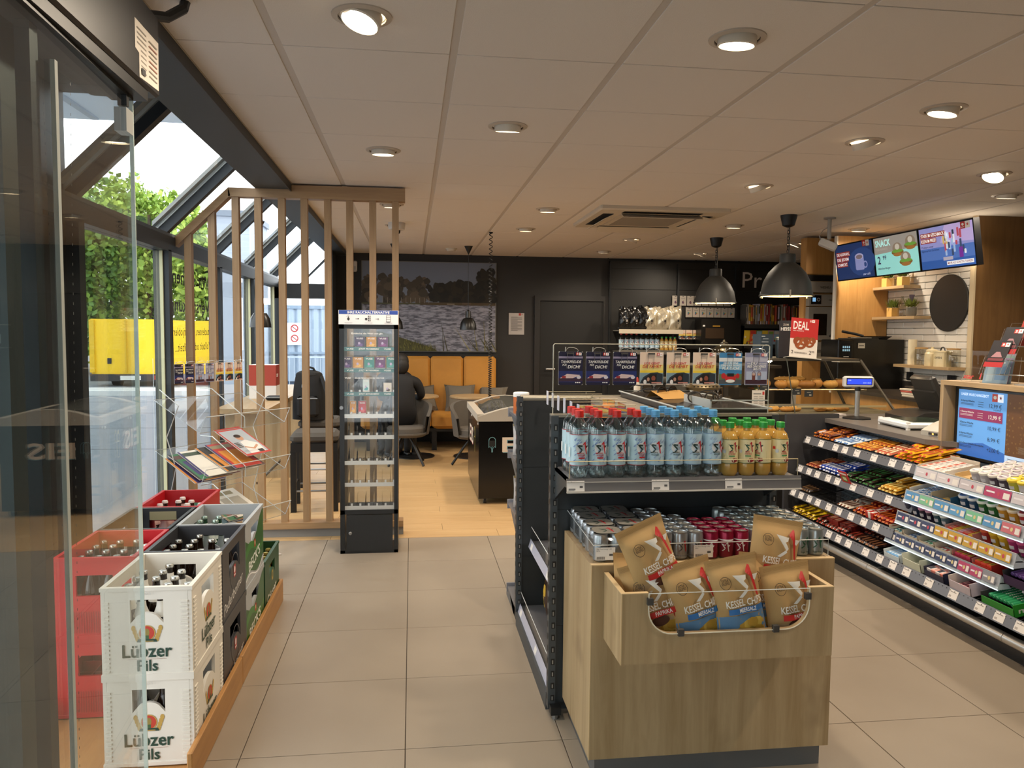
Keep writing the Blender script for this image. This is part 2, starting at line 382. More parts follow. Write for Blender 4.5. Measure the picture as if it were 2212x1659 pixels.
# end wall of the lean-to
mb = MB(); mb.box(-1.70, 9.76, 0, -1.58, 9.84, 2.06, FR); mb.box(-1.70, 9.76, 1.86, -.98, 9.86, 2.04, BLACK); mb.box(-1.7, 9.76, 0, -.98, 9.84, .08, FR); mb.box(-1.0, 9.74, 0, -.96, 9.86, 2.75, C('#3a4146', .6))
struct(mb.build('wall_lean_to_end'))
mb = MB(); mb.box(-1.58, 9.796, .08, -1.0, 9.804, 1.86, GLASS); o = struct(mb.build('window_13'))
mb = MB(); mb.add([(-1.64, 9.8, 2.06), (-1.0, 9.8, 2.06), (-1.0, 9.8, 2.72)], [(0, 1, 2)], GLASS); o2 = struct(mb.build('window_14'))
q = MB(); q.prism([(-1.36, 2.04), (-1.33, 2.04), (-1.0, 2.37), (-1.0, 2.41)], 9.79, 9.81, FR, 'xz'); q.build('glazing_bar', o2)

# window lettering, read from outside
mb = MB(); ar = Art(mb, (-1.666, 6.8, 0), (0, -1, 0), (0, 0, 1))
PU = C('#3d3142', .6); KU = C('#39391f', .6)
ar.text('Wir suchen', .06, 1.80, .10, PU, 'l', True, 0, 1.0); ar.text('Verstärkung', .06, 1.60, .10, PU, 'l', True, 0, 1.06)
ar.text('Studenten, Nebenjobler...', .04, 1.425, .06, KU, 'l', False, 0, 1.08); ar.text('Vollzeit oder Teilzeit...', .04, 1.31, .06, KU, 'l', False, 0, .98)
mb.build('window_lettering', bpy.data.objects['window_3'])
# ================================================================== outside
PAV = C('#757a82', .8, noise=.12, nscale=6)
mb = MB(); mb.box(-40, -15, -.12, -1.72, 60, -.04, PAV); mb.box(-1.72, 10.6, -.12, 40, 60, -.04, PAV); struct(mb.build('forecourt_paving'))
mb = MB()
for k in range(7): mb.box(-14, 10.2+k*2.2, -.0402, -1.8, 10.23+k*2.2, -.036, C('#70747a', .9))
mb.build('paving_joint', bpy.data.objects['forecourt_paving'])
mb = MB(); mb.box(-30, 18.5, -.05, -3.4, 20.5, .0, C('#b9bbbd', .8)); mb.box(-30, 18.42, -.05, -3.4, 18.5, .07, C('#d6d7d6', .8)); struct(mb.build('kerb'))
# petrol-station canopy
t = thing('forecourt_canopy', 'pale forecourt canopy with ribbed underside seen through the glass roof', 'canopy', (0, 0, 0))
mb = MB(); mb.box(-13, 8.5, 4.75, -3.0, 13.2, 5.3, C('#c7d2dc', .6)); mb.build('slab', t)
for k in range(12): q = MB(); q.box(-12.6+k*.85, 8.6, 4.72, -12.5+k*.85, 13.1, 4.75, C('#9aa6b2', .6)); q.build('rib', t)
for y in (9.5, 11.5): q = MB(); q.box(-9.6, y, -.04, -9.25, y+.35, 4.75, C('#aeb8c0', .5)); q.build('column', t)
# yellow delivery trailer
t = thing('delivery_trailer', 'bright yellow box trailer parked outside behind the side windows', 'trailer', (2.3, 0, 0))
YE = C('#f2c511', .5)
mb = MB(); mb.box(-10.6, 21.5, .28, -8.9, 24.5, 1.72, YE); mb.box(-8.9, 21.7, .28, -5.6, 24.5, 1.70, YE); mb.build('box', t)
for xa, xb in ((-10.62, -10.5), (-9.75, -9.71)): q = MB(); q.box(xa, 21.44, .32, xb, 21.5, 1.7, C('#d7ad06', .5)); q.build('door_rail', t)
q = MB(); q.box(-10.6, 21.4, .1, -8.9, 21.5, .28, C('#2c2c2e', .6)); q.build('bumper', t)
for x in (-9.0, -8.5): q = MB(); q.box(x, 21.37, .14, x+.22, 21.4, .25, C('#d64a2a', .4)); q.build('tail_light', t)
q = MB(); q.box(-9.85, 21.37, .13, -9.35, 21.4, .24, C('#e8e8e4', .4)); q.build('number_plate', t)
for x in (-10.1, -8.7): q = MB(); q.M = Matrix.Translation((x, 21.9, .16)) @ Matrix.Rotation(pi/2, 4, 'Y'); q.lathe([(.2, -.1), (.2, .1)], C('#1c1c1d', .8), 16); q.build('wheel', t)
q = MB(); q.box(-10.2, 21.48, .55, -10.1, 21.5, .7, C('#222222', .5)); q.build('latch', t)
# white annex wall
t = thing('white_annex', 'white rendered annex wall standing outside past the window mullions', 'building', (0, 0, 0))
mb = MB(); mb.box(-3.3, 13.9, -.04, -2.76, 15.6, 3.4, C('#c7d0de', .8)); mb.build('wall', t)
q = MB(); q.box(-3.34, 13.86, 3.4, -2.72, 15.6, 3.5, C('#9aa4b2', .6)); q.build('roof_edge', t)
# ribbed metal fence with notice
t = thing('sheet_metal_fence', 'pale ribbed sheet-metal fence beyond the lean-to end window', 'fence', (0, 16, 0))
FM = C('#aebccb', .5, .3)
for k in range(17):
    x = -2.95+k*.16
    q = MB(); q.prism([(x, 15.98), (x+.05, 15.94), (x+.11, 15.94), (x+.16, 15.98), (x+.16, 16.0), (x, 16.0)], .45, 1.92, FM, 'xy'); o = put('metal_sheet', q.mesh('metal_sheet'), t, (0, -16, 0))
q = MB(); q.box(-2.95, -.08, 1.9, -.2, .02, 1.97, C('#8fa0b3', .5, .3)); q.box(-2.95, -.1, 1.0, -.2, -.06, 1.04, C('#8fa0b3', .5, .3)); q.build('rail', t)
q = MB()
for k in range(26): q.box(-2.9+k*.1, -.26, .1, -2.89+k*.1, -.25, .95, C('#c6d0da', .5, .4))
q.box(-2.9, -.27, .93, -.4, -.24, .96, C('#c6d0da', .5, .4)); q.box(-2.9, -.27, .1, -.4, -.24, .13, C('#c6d0da', .5, .4)); q.build('mesh_barrier', t)
q = MB(); q.box(-2.95, 0, -.04, -.3, .3, .45, C('#59687c', .6)); q.build('plinth', t)
q = MB(); q.box(-2.62, -.12, 1.18, -2.18, -.1, 1.62, WHITE); ar = Art(q, (-2.62, -.12, 1.18), (1, 0, 0), (0, 0, 1), .001, .002)
for yy in (.1, .3):
    ar.ring(.31, yy+.03, .055, .075, C('#c23a34')); ar.stroke([(.26, yy+.07), (.36, yy-.01)], .014, C('#c23a34')); ar.poly([(.06, yy-.03), (.17, yy-.03), (.115, yy+.07)], C('#e0b429'))
q.build('safety_notice', t)
# trees behind the trailer
def tree(x, y, h, r, label, seed, c1, c2):
    R = random.Random(seed)
    t = thing('leafy_tree', label, 'tree', (x, y, -.04), 0, 'trees beyond the forecourt')
    q = MB(); q.lathe([(.18, 0), (.13, h*.4), (.05, h*.85)], C('#4a3d2e', .9), 8); q.build('trunk', t)
    q = MB(); blobs = [(R.uniform(-r, r)*.7, R.uniform(-r, r)*.6, h*R.uniform(.16, .96), R.uniform(.35, .6)*r) for _ in range(34)]
    for k in range(5200):
        b = R.choice(blobs); d = Vector((R.gauss(0, 1), R.gauss(0, 1), R.gauss(0, 1))).normalized()*b[3]*R.uniform(.55, 1.05)
        c = Vector((b[0], b[1], b[2]))+d; s_ = R.uniform(.07, .15); a = Vector((R.gauss(0, 1), R.gauss(0, 1), R.gauss(0, 1))).normalized()*s_
        bb = a.cross(Vector((R.gauss(0, 1), R.gauss(0, 1), R.gauss(0, 1)))).normalized()*s_*.7
        q.add([c-a, c+bb, c+a, c-bb], [(0, 1, 2, 3)], c1 if R.random() < .6 else c2)
    tag(q.build('foliage', t, smooth=False), kind='stuff')
G1, G2, G3 = C('#7c9a3c', .7), C('#a9bf55', .7), C('#5c7d38', .7)
tree(-9.0, 28.5, 6.4, 1.5, 'tall light green tree rising behind the yellow trailer', 1, G1, G2)
tree(-11.0, 27.0, 5.6, 1.5, 'shorter dark green tree beside the trailer tail lights', 2, G3, G1)
tree(-7.0, 27.5, 5.4, 1.4, 'yellow-green tree between the trailer and the white annex', 3, G2, G1)
tree(-11.5, 32, 7.0, 1.8, 'broad green tree farthest past the trailer', 4, G3, G2)
# ================================================================== sliding entrance door (left foreground)
t = thing('sliding_door_leaf', 'open clear glass sliding door leaf reflecting the shop shelves', 'door', (-.8, 2.4, 0), radians(1.8))
mb = MB(); mb.box(-.005, -1.9, .03, .005, 0, 2.14, LEAF); mb.build('pane', t)
q = MB(); q.box(-.0055, -.004, .03, .0055, .001, 2.14, C('#c2d2cb', .15, spec=.8)); q.build('edge', t)
q = MB(); q.box(-.02, -.085, 2.02, .012, -.025, 2.085, C('#a9acaa', .3, .3)); q.box(-.012, -.08, 2.09, .012, -.06, 2.17, BLACK); q.build('hanger_clamp', t)
q = MB(); q.box(-.008, -1.9, 2.12, .012, -.02, 2.15, C('#1a1b1b', .4)); q.build('top_rail', t)
q = MB(); q.box(-.004, -.542, .03, .006, -.526, 2.06, C('#b9c0ba', .6)); ar = Art(q, (.006, -.542, .03), (0, 1, 0), (0, 0, 1), .0003, .0005)
for k in range(90): ar.rect(.008, .02+k*.022, .011, .026+k*.022, C('#4f5552'))
q.build('brush_seal', t)
q = MB(); q.box(-.05, -.60, .03, -.02, -.56, 2.12, C('#23282a', .4, .4)); q.build('stile', t)
t = thing('fixed_side_screen', 'dark-framed fixed glass screen behind the open door leaf', 'glass screen', (-.93, 1.2, 0))
q = MB(); q.box(-.004, -1.2, .05, .004, .75, 2.14, LEAF); q.build('pane', t)
for y in (.68, .28): q = MB(); q.box(-.03, y, 0, .03, y+.07, 2.16, C('#3c4343', .5, .3)); q.build('stile', t)
t = thing('door_operator', 'long dark sliding door operator housing with white notice sticker', 'door operator', (0, 0, 0))
mb = MB(); mb.rbox(-.95, -1.2, 2.16, -.75, 2.5, 2.40, C('#1b1a19', .4), .008); mb.build('housing', t)
q = MB(); q.box(-.86, -1.2, 2.13, -.76, 2.42, 2.163, BLACK); q.build('guide_rail', t)
q = MB(); ar = Art(q, (-.75, 2.29, 2.17), (0, 1, 0), (0, 0, 1))
ar.poly([(.03, .0), (.195, .01), (.2, .15), (.0, .15), (.0, .07), (.03, .065)], C('#d8cfc2'))
for k in range(9): ar.rect(.015 if k > 4 else .045, .02+k*.0135, .09, .024+k*.0135, C('#8d857a'))
for k in range(8): ar.rect(.11, .025+k*.014, .18, .029+k*.014, C('#9a6a5c') if k in (2, 3, 6) else C('#8d857a'))
ar.rect(.045, .012, .075, .03, C('#3a3a3a')); q.build('notice_sticker', t)
q = MB(); q.tube([(-.80, 2.46, 2.40), (-.78, 2.5, 2.405), (-.74, 2.55, 2.42), (-.70, 2.58, 2.46), (-.70, 2.60, 2.49)], .016, BLACK, 8); q.build('cable_duct', t)
mb = MB(); mb.box(-1.66, -1.2, 2.36, -.95, 2.35, 2.40, C('#2f3234', .5)); mb.build('soffit_panel', t)

# ================================================================== beer crates on their wooden tray
TRW = wood('tray_oak', '#b5854e', '#9d6f3d', '#7b5229', 'y', knots=.2)
t = thing('crate_tray', 'low oak-edged floor tray under the beer crates', 'tray')
for nm, b in (('side_board', (-.711, 2.5, 0, -.694, 3.245, .122)), ('side_board', (-.711, 3.25, 0, -.694, 4.27, .122)), ('side_board', (-1.34, 2.5, 0, -1.32, 4.27, .122)), ('end_board', (-1.32, 2.5, 0, -.711, 2.52, .045)), ('end_board', (-1.32, 4.265, 0, -.711, 4.28, .122)), ('base_board', (-1.32, 2.52, .0, -.711, 4.265, .03))):
    q = MB(); q.rbox(*b, TRW, .003); q.build(nm, t)
CW, CD, CH = .282, .40, .30
def wall2d(mb, P, L, mt, arch, th=.012, hole=(.30, .70, .60, .86)):
    """crate wall of length L: bands around a hand hole; P(a,z,d) maps along/height/depth"""
    h0, h1, z0, z1 = hole[0]*L, hole[1]*L, hole[2]*CH, hole[3]*CH
    def ex(poly):
        n = len(poly); v = [P(a, z, 0) for a, z in poly]+[P(a, z, th) for a, z in poly]
        mb.add(v, [tuple(range(n)), tuple(range(2*n-1, n-1, -1))]+[(i, i+n, (i+1) % n+n, (i+1) % n) for i in range(n)], mt)
    ex([(0, z1), (L, z1), (L, CH), (0, CH)]); ex([(0, 0), (h0, 0), (h0, z1), (0, z1)]); ex([(h1, 0), (L, 0), (L, z1), (h1, z1)])
    top = [(h1, z0)]
    if arch:
        for k in range(1, 8): a = pi*k/8; top.append(((h0+h1)/2+(h1-h0)*.42*cos(a), z0+arch*sin(a)))
    top.append((h0, z0)); ex([(h0, 0), (h1, 0)]+top)
def crate_mesh(mt, arch=.03, ribs=True, hole=(.30, .70, .60, .86), tall=CH):
    """returns body mesh of an open crate, origin at the near right bottom corner: x in [-CW,0], y in [0,CD]"""
    mb = MB()
    wall2d(mb, lambda a, z, d: (-CW+.0125+a, d, z), CW-.025, mt, arch, hole=hole)
    wall2d(mb, lambda a, z, d: (-CW+.0125+a, CD-d, z), CW-.025, mt, arch, hole=hole)
    wall2d(mb, lambda a, z, d: (-d, a, z), CD, mt, arch, hole=hole)
    wall2d(mb, lambda a, z, d: (-CW+d, a, z), CD, mt, arch, hole=hole)
    mb.box(-CW+.01, .01, .004, -.01, CD-.01, .014, mt)
    for z in (CH-.012, .0): # rims
        mb.box(-CW-.003, -.003, z, .003, .003, z+.0121, mt); mb.box(-CW-.003, CD-.003, z, .003, CD+.003, z+.0121, mt)
        mb.box(-CW-.0029, .0035, z, -CW+.004, CD-.0035, z+.0123, mt); mb.box(-.004, .0035, z, .0029, CD-.0035, z+.0123, mt)
    for i in range(1, 4): mb.box(-CW+.012, CD*i/4-.002, .014, -.012, CD*i/4+.002, .13, mt)
    for i in range(1, 3): mb.box(-CW+CW*i/3-.002, .012, .014, -CW+CW*i/3+.002, CD-.012, .13, mt)
    if ribs:
        for k in range(17):
            z = .02+k*.0142
            mb.box(-CW+.006, -.004, z, -CW+.024, .0, z+.006, mt); mb.box(-.024-.012, -.004, z, -.012, 0, z+.006, mt)
            mb.box(0, .014, z, .004, .046, z+.006, mt); mb.box(0, CD-.046, z, .004, CD-.014, z+.006, mt)
    return mb
def luebzer(ar, cx, s):
    GN, GD, RD = C('#1e3d2f', .5), C('#b9974a', .5), C('#b83a28', .5)
    for sg in (-1, 1):
        for k in range(4): ar.ell(cx+sg*(.03+k*.004)*s, (.128+k*.012)*1, .004*s+.003, .010, GD, 8)
    ar.ell(cx, .148, .026*s, .026, GD); ar.ell(cx, .148, .023*s, .023, RD); ar.ell(cx, .150, .008*s, .013, C('#8a7a3c')); ar.rect(cx-.006*s, .128, cx+.006*s, .14, C('#3a5b37'))
    ar.poly([(cx-.032*s, .118), (cx+.032*s, .118), (cx+.028*s, .128), (cx-.028*s, .128)], GN); ar.rect(cx-.02*s, .1195, cx+.02*s, .122, GD)
    ar.text('Lübzer', cx, .068, .042, GN, 'c', True, .0, .155*s); ar.text('Pils', cx, .022, .036, GN, 'c', True, .0, .065*s)
    ar.rect(cx-.06*s, .0605, cx+.06*s, .0615, C('#a07a6a'))
def sidecrates(name, label, group, body, arts, pos):
    """one crate thing per position; parts: body and the prints"""
    first = None
    for p, lab in pos:
        if first is None:
            first = thing(name, lab, 'crate', p, 0, group); put('body', body, first)
            for fn in (arts if isinstance(arts, (list, tuple)) else [arts]): q = MB(); fn(q); q.build('print', first)
        else: dup(first, p, 0, lab)
    return first
def ar_white(q):
    a = Art(q, (-CW, 0, 0), (1, 0, 0), (0, 0, 1)); luebzer(a, CW/2, 1); a.text('20x0,5 l', CW/2, .275, .010, C('#cfcdc6'), 'c')
def ar_white2(q): luebzer(Art(q, (0, 0, 0), (0, 1, 0), (0, 0, 1)), CD/2, 1.15)
ZT = .335
sidecrates('beer_crate', '', None, crate_mesh(C('#dcd7cb', .45), .035).mesh('body'), [ar_white, ar_white2], [((-.714, 2.6, .035), 'cream plastic beer crate underneath, with gothic lettering and hand holes'), ((-.714, 2.6, ZT), 'cream plastic beer crate with gothic lettering standing on its twin, bottle necks inside')])
def ar_pader(q):
    a = Art(q, (0, 0, 0), (0, 1, 0), (0, 0, 1)); W = C('#d9d6d0', .5)
    a.text('Paderborner', CD/2-.02, .055, .042, W, 'c', False, .25, .33, rot=.14); a.rrect(CD/2-.018, .135, CD/2+.018, .185, .006, C('#b02a2e')); a.ell(CD/2, .165, .011, .014, W); a.rect(CD/2-.012, .14, CD/2+.012, .147, W)
    a.ring(CD/2, .16, .07, .075, C('#555557'), 24)
sidecrates('beer_crate', '', None, crate_mesh(C('#35363a', .4), .04, False, (.27, .73, .52, .86)).mesh('body'), ar_pader, [((-.714, 3.015, .035), 'black beer crate with white script, lower of its stack'), ((-.714, 3.015, ZT), 'black beer crate with white script on top of its stack, silver capped bottles inside')])
def ar_becks(q):
    a = Art(q, (0, 0, 0), (0, 1, 0), (0, 0, 1)); G = C('#1f5a26', .35); G2 = C('#2f7a2c', .35)
    top = [(CD*(k/10), .205+.028*sin(k*.62+2.6)+(.06 if k > 6 else 0)*(k-6)/4) for k in range(10, -1, -1)]; bot = [(CD*(k/10), .045+.02*sin(k*.7+.3)) for k in range(11)]
    a.poly(bot+top, G); a.poly([(CD*(k/10), .13+.03*sin(k*.6)) for k in range(11)]+[(CD*(k/10), .16+.035*sin(k*.55+.3)) for k in range(10, -1, -1)], G2)
    a.text("BECK'S", CD/2-.01, .075, .045, C('#e9ece6'), 'c', True, .0, .25, rot=.10); a.rrect(CD/2-.014, .145, CD/2+.014, .18, .004, C('#b5252c')); a.ell(CD/2, .163, .006, .01, C('#e9d9a0'))
    a.stroke([(CD*(k/12), .035+.018*sin(k*.6+.3)) for k in range(13)], .006, C('#f2f2f0'))
sidecrates('beer_crate', '', None, crate_mesh(C('#a5a9ab', .4), .045, False, (.30, .70, .56, .84)).mesh('body'), ar_becks, [((-.714, 3.425, .035), "silver grey crate with green wave print, lower of its stack"), ((-.714, 3.425, ZT), "silver grey crate with green wave print, on top with green bottles")])
def ar_goess(q):
    a = Art(q, (0, 0, 0), (0, 1, 0), (0, 0, 1)); a.text('Gösser', CD/2-.02, .06, .055, C('#e8ebe4'), 'c', True, .15, .26, rot=.1); a.rrect(CD/2-.02, .15, CD/2+.02, .2, .008, C('#b49a4a')); a.ell(CD/2, .178, .01, .014, C('#274f2f'))
sidecrates('beer_crate', '', None, crate_mesh(C('#1d4a2a', .4), .04, False, (.32, .68, .58, .82)).mesh('body'), ar_goess, [((-.714, 3.86, .035), 'single dark green crate with white script beside the magazine rack')])
def ar_none(q):
    a = Art(q, (-CW, 0, 0), (1, 0, 0), (0, 0, 1))
    for k in range(22): a.rect(.05+k*.0085, .02, .053+k*.0085, .10, C('#8d1219'))
RED = crate_mesh(C('#b3161f', .4), .0, False, (.25, .75, .52, .78)).mesh('body')
sidecrates('bottle_crate', '', None, RED, ar_none, [((-1.012, 2.96, .035), 'red plastic crate underneath beside the black script stack'), ((-1.012, 2.96, ZT), 'red plastic crate with silver capped bottles beside the black script stack'), ((-1.0, 3.79, ZT), 'upper red crate with slim white capped bottles by the window'), ((-1.0, 3.79, .035), 'lower red crate under the white capped bottles by the window')])
sidecrates('bottle_crate', '', None, crate_mesh(C('#1b1c1f', .4), .0, False, (.25, .75, .6, .82)).mesh('body'), lambda q: Art(q, (-CW, CD-.014, 0), (1, 0, 0), (0, 0, 1)).rect(.08, .245, .2, .285, C('#8c8361')), [((-1.012, 3.375, .035), 'black crate underneath between the two red stacks'), ((-1.012, 3.375, ZT), 'black crate with yellow inner sticker between the two red stacks')])
# bottles standing in the crates
BRN = C('#1d120a', .12, spec=.7); GRN = C('#123a1e', .12, spec=.7)
def beer(name, label, glass, cap, ring, group):
    t = thing(name, label, 'bottle', (0, 0, -5), 0, group)
    q = MB(); q.lathe([(.029, .0), (.031, .004), (.031, .15), (.026, .175), (.015, .205), (.0125, .24), (.0135, .243), (.0135, .25)], glass, 12); q.build('glass', t)
    q = MB(); q.lathe([(.0152, .246), (.0150, .252), (.0125, .2575), (.004, .259)], cap, 12); q.build('crown_cap', t)
    if ring: q = MB(); q.lathe([(.0268, .176), (.0156, .206), (.0138, .226)], ring, 12, cap=False); q.build('neck_label', t)
    q = MB(); q.lathe([(.0314, .05), (.0314, .12)], ring or C('#cfc8b8'), 12, cap=False); q.build('label_band', t)
    return t
def fill(proto, crate, z, skip, seed, label, group):
    R = random.Random(seed); first = True
    for i in range(4):
        for j in range(5):
            if (i, j) in skip: continue
            x = crate[0]-CW+.012+(i+.5)*(CW-.024)/4+R.uniform(-.002, .002); y = crate[1]+.012+(j+.5)*(CD-.024)/5+R.uniform(-.002, .002)
            if first: proto.location = (x, y, z+.014); proto['label'] = label; proto['group'] = group; first = False; proto.rotation_euler = (0, 0, R.uniform(0, 6))
            else: dup(proto, (x, y, z+.014), R.uniform(0, 6))
SIL = C('#b9b6ac', .25, .9); WCAP = C('#d8d0ca', .4); GCAP = C('#9fb3a6', .25, .8)
fill(beer('beer_bottle', 'x', BRN, SIL, C('#d9d6cc'), 'g'), (-.714, 2.6), ZT, {(0, 4), (3, 4), (2, 4), (3, 2), (1, 1), (3, 3)}, 1, 'brown beer bottle with silver cap in the upper cream crate', 'bottles in the cream crate')
fill(beer('beer_bottle', 'x', BRN, SIL, None, 'g'), (-.714, 2.6), .035, {(i, j) for i in range(4) for j in range(1, 5)}, 8, 'brown beer bottle seen through the hand hole of the lower cream crate', 'bottles in the lower cream crate')
fill(beer('beer_bottle', 'x', BRN, SIL, None, 'g'), (-.714, 3.015), ZT, {(2, 4), (3, 4), (3, 2), (0, 4), (2, 2)}, 2, 'dark beer bottle with silver cap in the upper black script crate', 'bottles in the black script crate')
fill(beer('beer_bottle', 'x', GRN, GCAP, C('#b9c2bb'), 'g'), (-.714, 3.425), ZT, {(2, 1), (3, 1), (2, 2), (3, 2), (2, 3), (3, 3), (3, 4), (1, 4), (2, 4), (0, 4), (3, 0)}, 3, 'green beer bottle in the upper silver grey crate', 'bottles in the silver grey crate')
fill(beer('beer_bottle', 'x', BRN, C('#a89c53', .4, .6), C('#b09a3c'), 'g'), (-.714, 3.86), .035, {(0, 0), (1, 2), (2, 4)}, 4, 'brown bottle with gold cap in the dark green crate', 'bottles in the dark green crate')
fill(beer('slim_bottle', 'x', BRN, SIL, None, 'g'), (-1.012, 2.96), ZT, {(0, 0), (3, 4), (2, 3)}, 5, 'dark bottle with silver cap in the red crate beside the script crates', 'bottles in the near red crate')
fill(beer('slim_bottle', 'x', C('#2a120c', .15), WCAP, C('#c9a7a0'), 'g'), (-1.0, 3.79), ZT, {(3, 0), (3, 1), (1, 2), (3, 3), (2, 4), (3, 4), (0, 4)}, 6, 'slim bottle with white cap in the window-side red crate', 'bottles in the window-side red crate')
fill(beer('slim_bottle', 'x', BRN, SIL, C('#b8b0a5'), 'g'), (-1.012, 3.375), ZT-.04, {(i, j) for i in range(4) for j in (3, 4)}, 7, 'bottle standing deep inside the black crate between red stacks', 'bottles in the plain black crate')
# ================================================================== acrylic magazine rack on castors
RK = thing('magazine_rack', 'clear acrylic magazine rack on castors behind the beer crates', 'magazine rack', (-1.23, 4.72, 0), radians(55)-pi/2+pi/2)
# local frame: x along the rack width (.62), y towards the back, front is -y
RW = .31
def sheet(mb, pts, th=.004):
    a, b, c, d = [Vector(p) for p in pts]; n = (b-a).cross(d-a).normalized()*th
    vs = [a, b, c, d, a+n, b+n, c+n, d+n]
    mb.add(vs, [(0, 3, 2, 1), (4, 5, 6, 7)], ACRYL)
    mb.add(vs, [(0, 1, 5, 4), (1, 2, 6, 5), (2, 3, 7, 6), (3, 0, 4, 7)], ACEDGE)
q = MB(); sheet(q, [(-RW, 0, .12), (RW, 0, .12), (RW, 0, 1.31), (-RW, 0, 1.31)]); q.build('back_sheet', RK)
for sx in (-RW, RW):
    q = MB(); v = [(sx, 0, .12), (sx, -.12, .12), (sx, -.16, .35), (sx, -.10, .5), (sx, -.17, .72), (sx, -.10, .88), (sx, -.2, 1.06), (sx, -.05, 1.14), (sx, 0, 1.14)]
    q.add(v, [tuple(range(9))], ACRYL); q.tube(v[1:8], .0028, ACEDGE, 5); q.build('side_sheet', RK)
for zt in (.98, .70, .42):
    tr = MB(); L = .36; zb = zt
    sheet(tr, [(-RW, 0, zb+.10), (-RW, -L, zb-.06), (RW, -L, zb-.06), (RW, 0, zb+.10)])
    sheet(tr, [(-RW, -L, zb-.06), (-RW, -L-.045, zb+.03), (RW, -L-.045, zb+.03), (RW, -L, zb-.06)])
    tr.tube([(-RW, -L-.045, zb+.03), (RW, -L-.045, zb+.03)], .003, ACEDGE, 5)
    o = tr.build('tray', RK)
    d = MB(); d.add([(0, 0, zb+.10), (0, -L, zb-.06), (0, -L, zb-.0), (0, -.1, zb+.15), (0, 0, zb+.15)], [(0, 1, 2, 3, 4)], ACRYL); d.tube([(0, -L, zb-.06), (0, -L, zb), (0, -.1, zb+.15), (0, 0, zb+.15)], .0028, ACEDGE, 5); d.build('divider', o)
q = MB(); q.box(-RW, -.3, .10, RW, .02, .12, ACRYL); q.build('base_sheet', RK)
for sx in (-RW+.03, RW-.03):
    for sy in (-.27, 0):
        q = MB(); q.M = Matrix.Translation((sx, sy, .035)) @ Matrix.Rotation(pi/2, 4, 'Y'); q.lathe([(.033, -.012), (.035, -.008), (.035, .008), (.033, .012)], C('#2d2d2f', .6), 14); q.lathe([(.014, -.015), (.014, .015)], C('#a9a9a9', .4), 10)
        q.M = None; q.prism([(sx-.018, sy-.02), (sx+.018, sy-.02), (sx+.018, sy+.02), (sx-.018, sy+.02)], .072, .10, STEEL); q.box(sx-.018, sy-.006, .03, sx-.014, sy+.006, .075, STEEL); q.box(sx+.014, sy-.006, .03, sx+.018, sy+.006, .075, STEEL); q.build('castor', RK)
RKM = Matrix.Translation((-1.23, 4.72, 0)) @ Matrix.Rotation(radians(55), 4, 'Z')
for k in range(2):
    p_ = RKM @ Vector((.12, -.16, .121+k*.045)); t = thing('small_carton', 'small magenta carton with white barcode label on the rack base', 'carton', p_, radians(55), 'magenta cartons on the rack base'); q = MB(); q.box(-.05, -.05, 0, .05, .05, .042, C('#a02a62', .5)); q.build('box', t); q = MB(); a = Art(q, (-.05, -.05, 0), (1, 0, 0), (0, 0, 1)); a.rect(.05, .012, .09, .034, WHITE)
    for j in range(5): a.rect(.055+j*.006, .016, .058+j*.006, .03, BLACK)
    q.build('barcode', t)
p_ = RKM @ Vector((.2, -.23, .121)); t = thing('brochure', 'colourful film-wrapped brochure sliding off the rack base', 'brochure', p_, radians(40)); q = MB(); q.box(-.1, -.12, 0, .1, .06, .008, C('#c9c2ba', .3)); q.build('pages', t); q = MB(); a = Art(q, (-.1, -.12, .008), (1, 0, 0), (0, 1, 0)); a.rect(.01, .01, .19, .17, C('#7fa0b8', .3)); a.rect(.02, .1, .12, .16, C('#c9453a', .3)); a.rect(.02, .02, .18, .06, C('#d8c04a', .3)); q.build('cover_print', t)
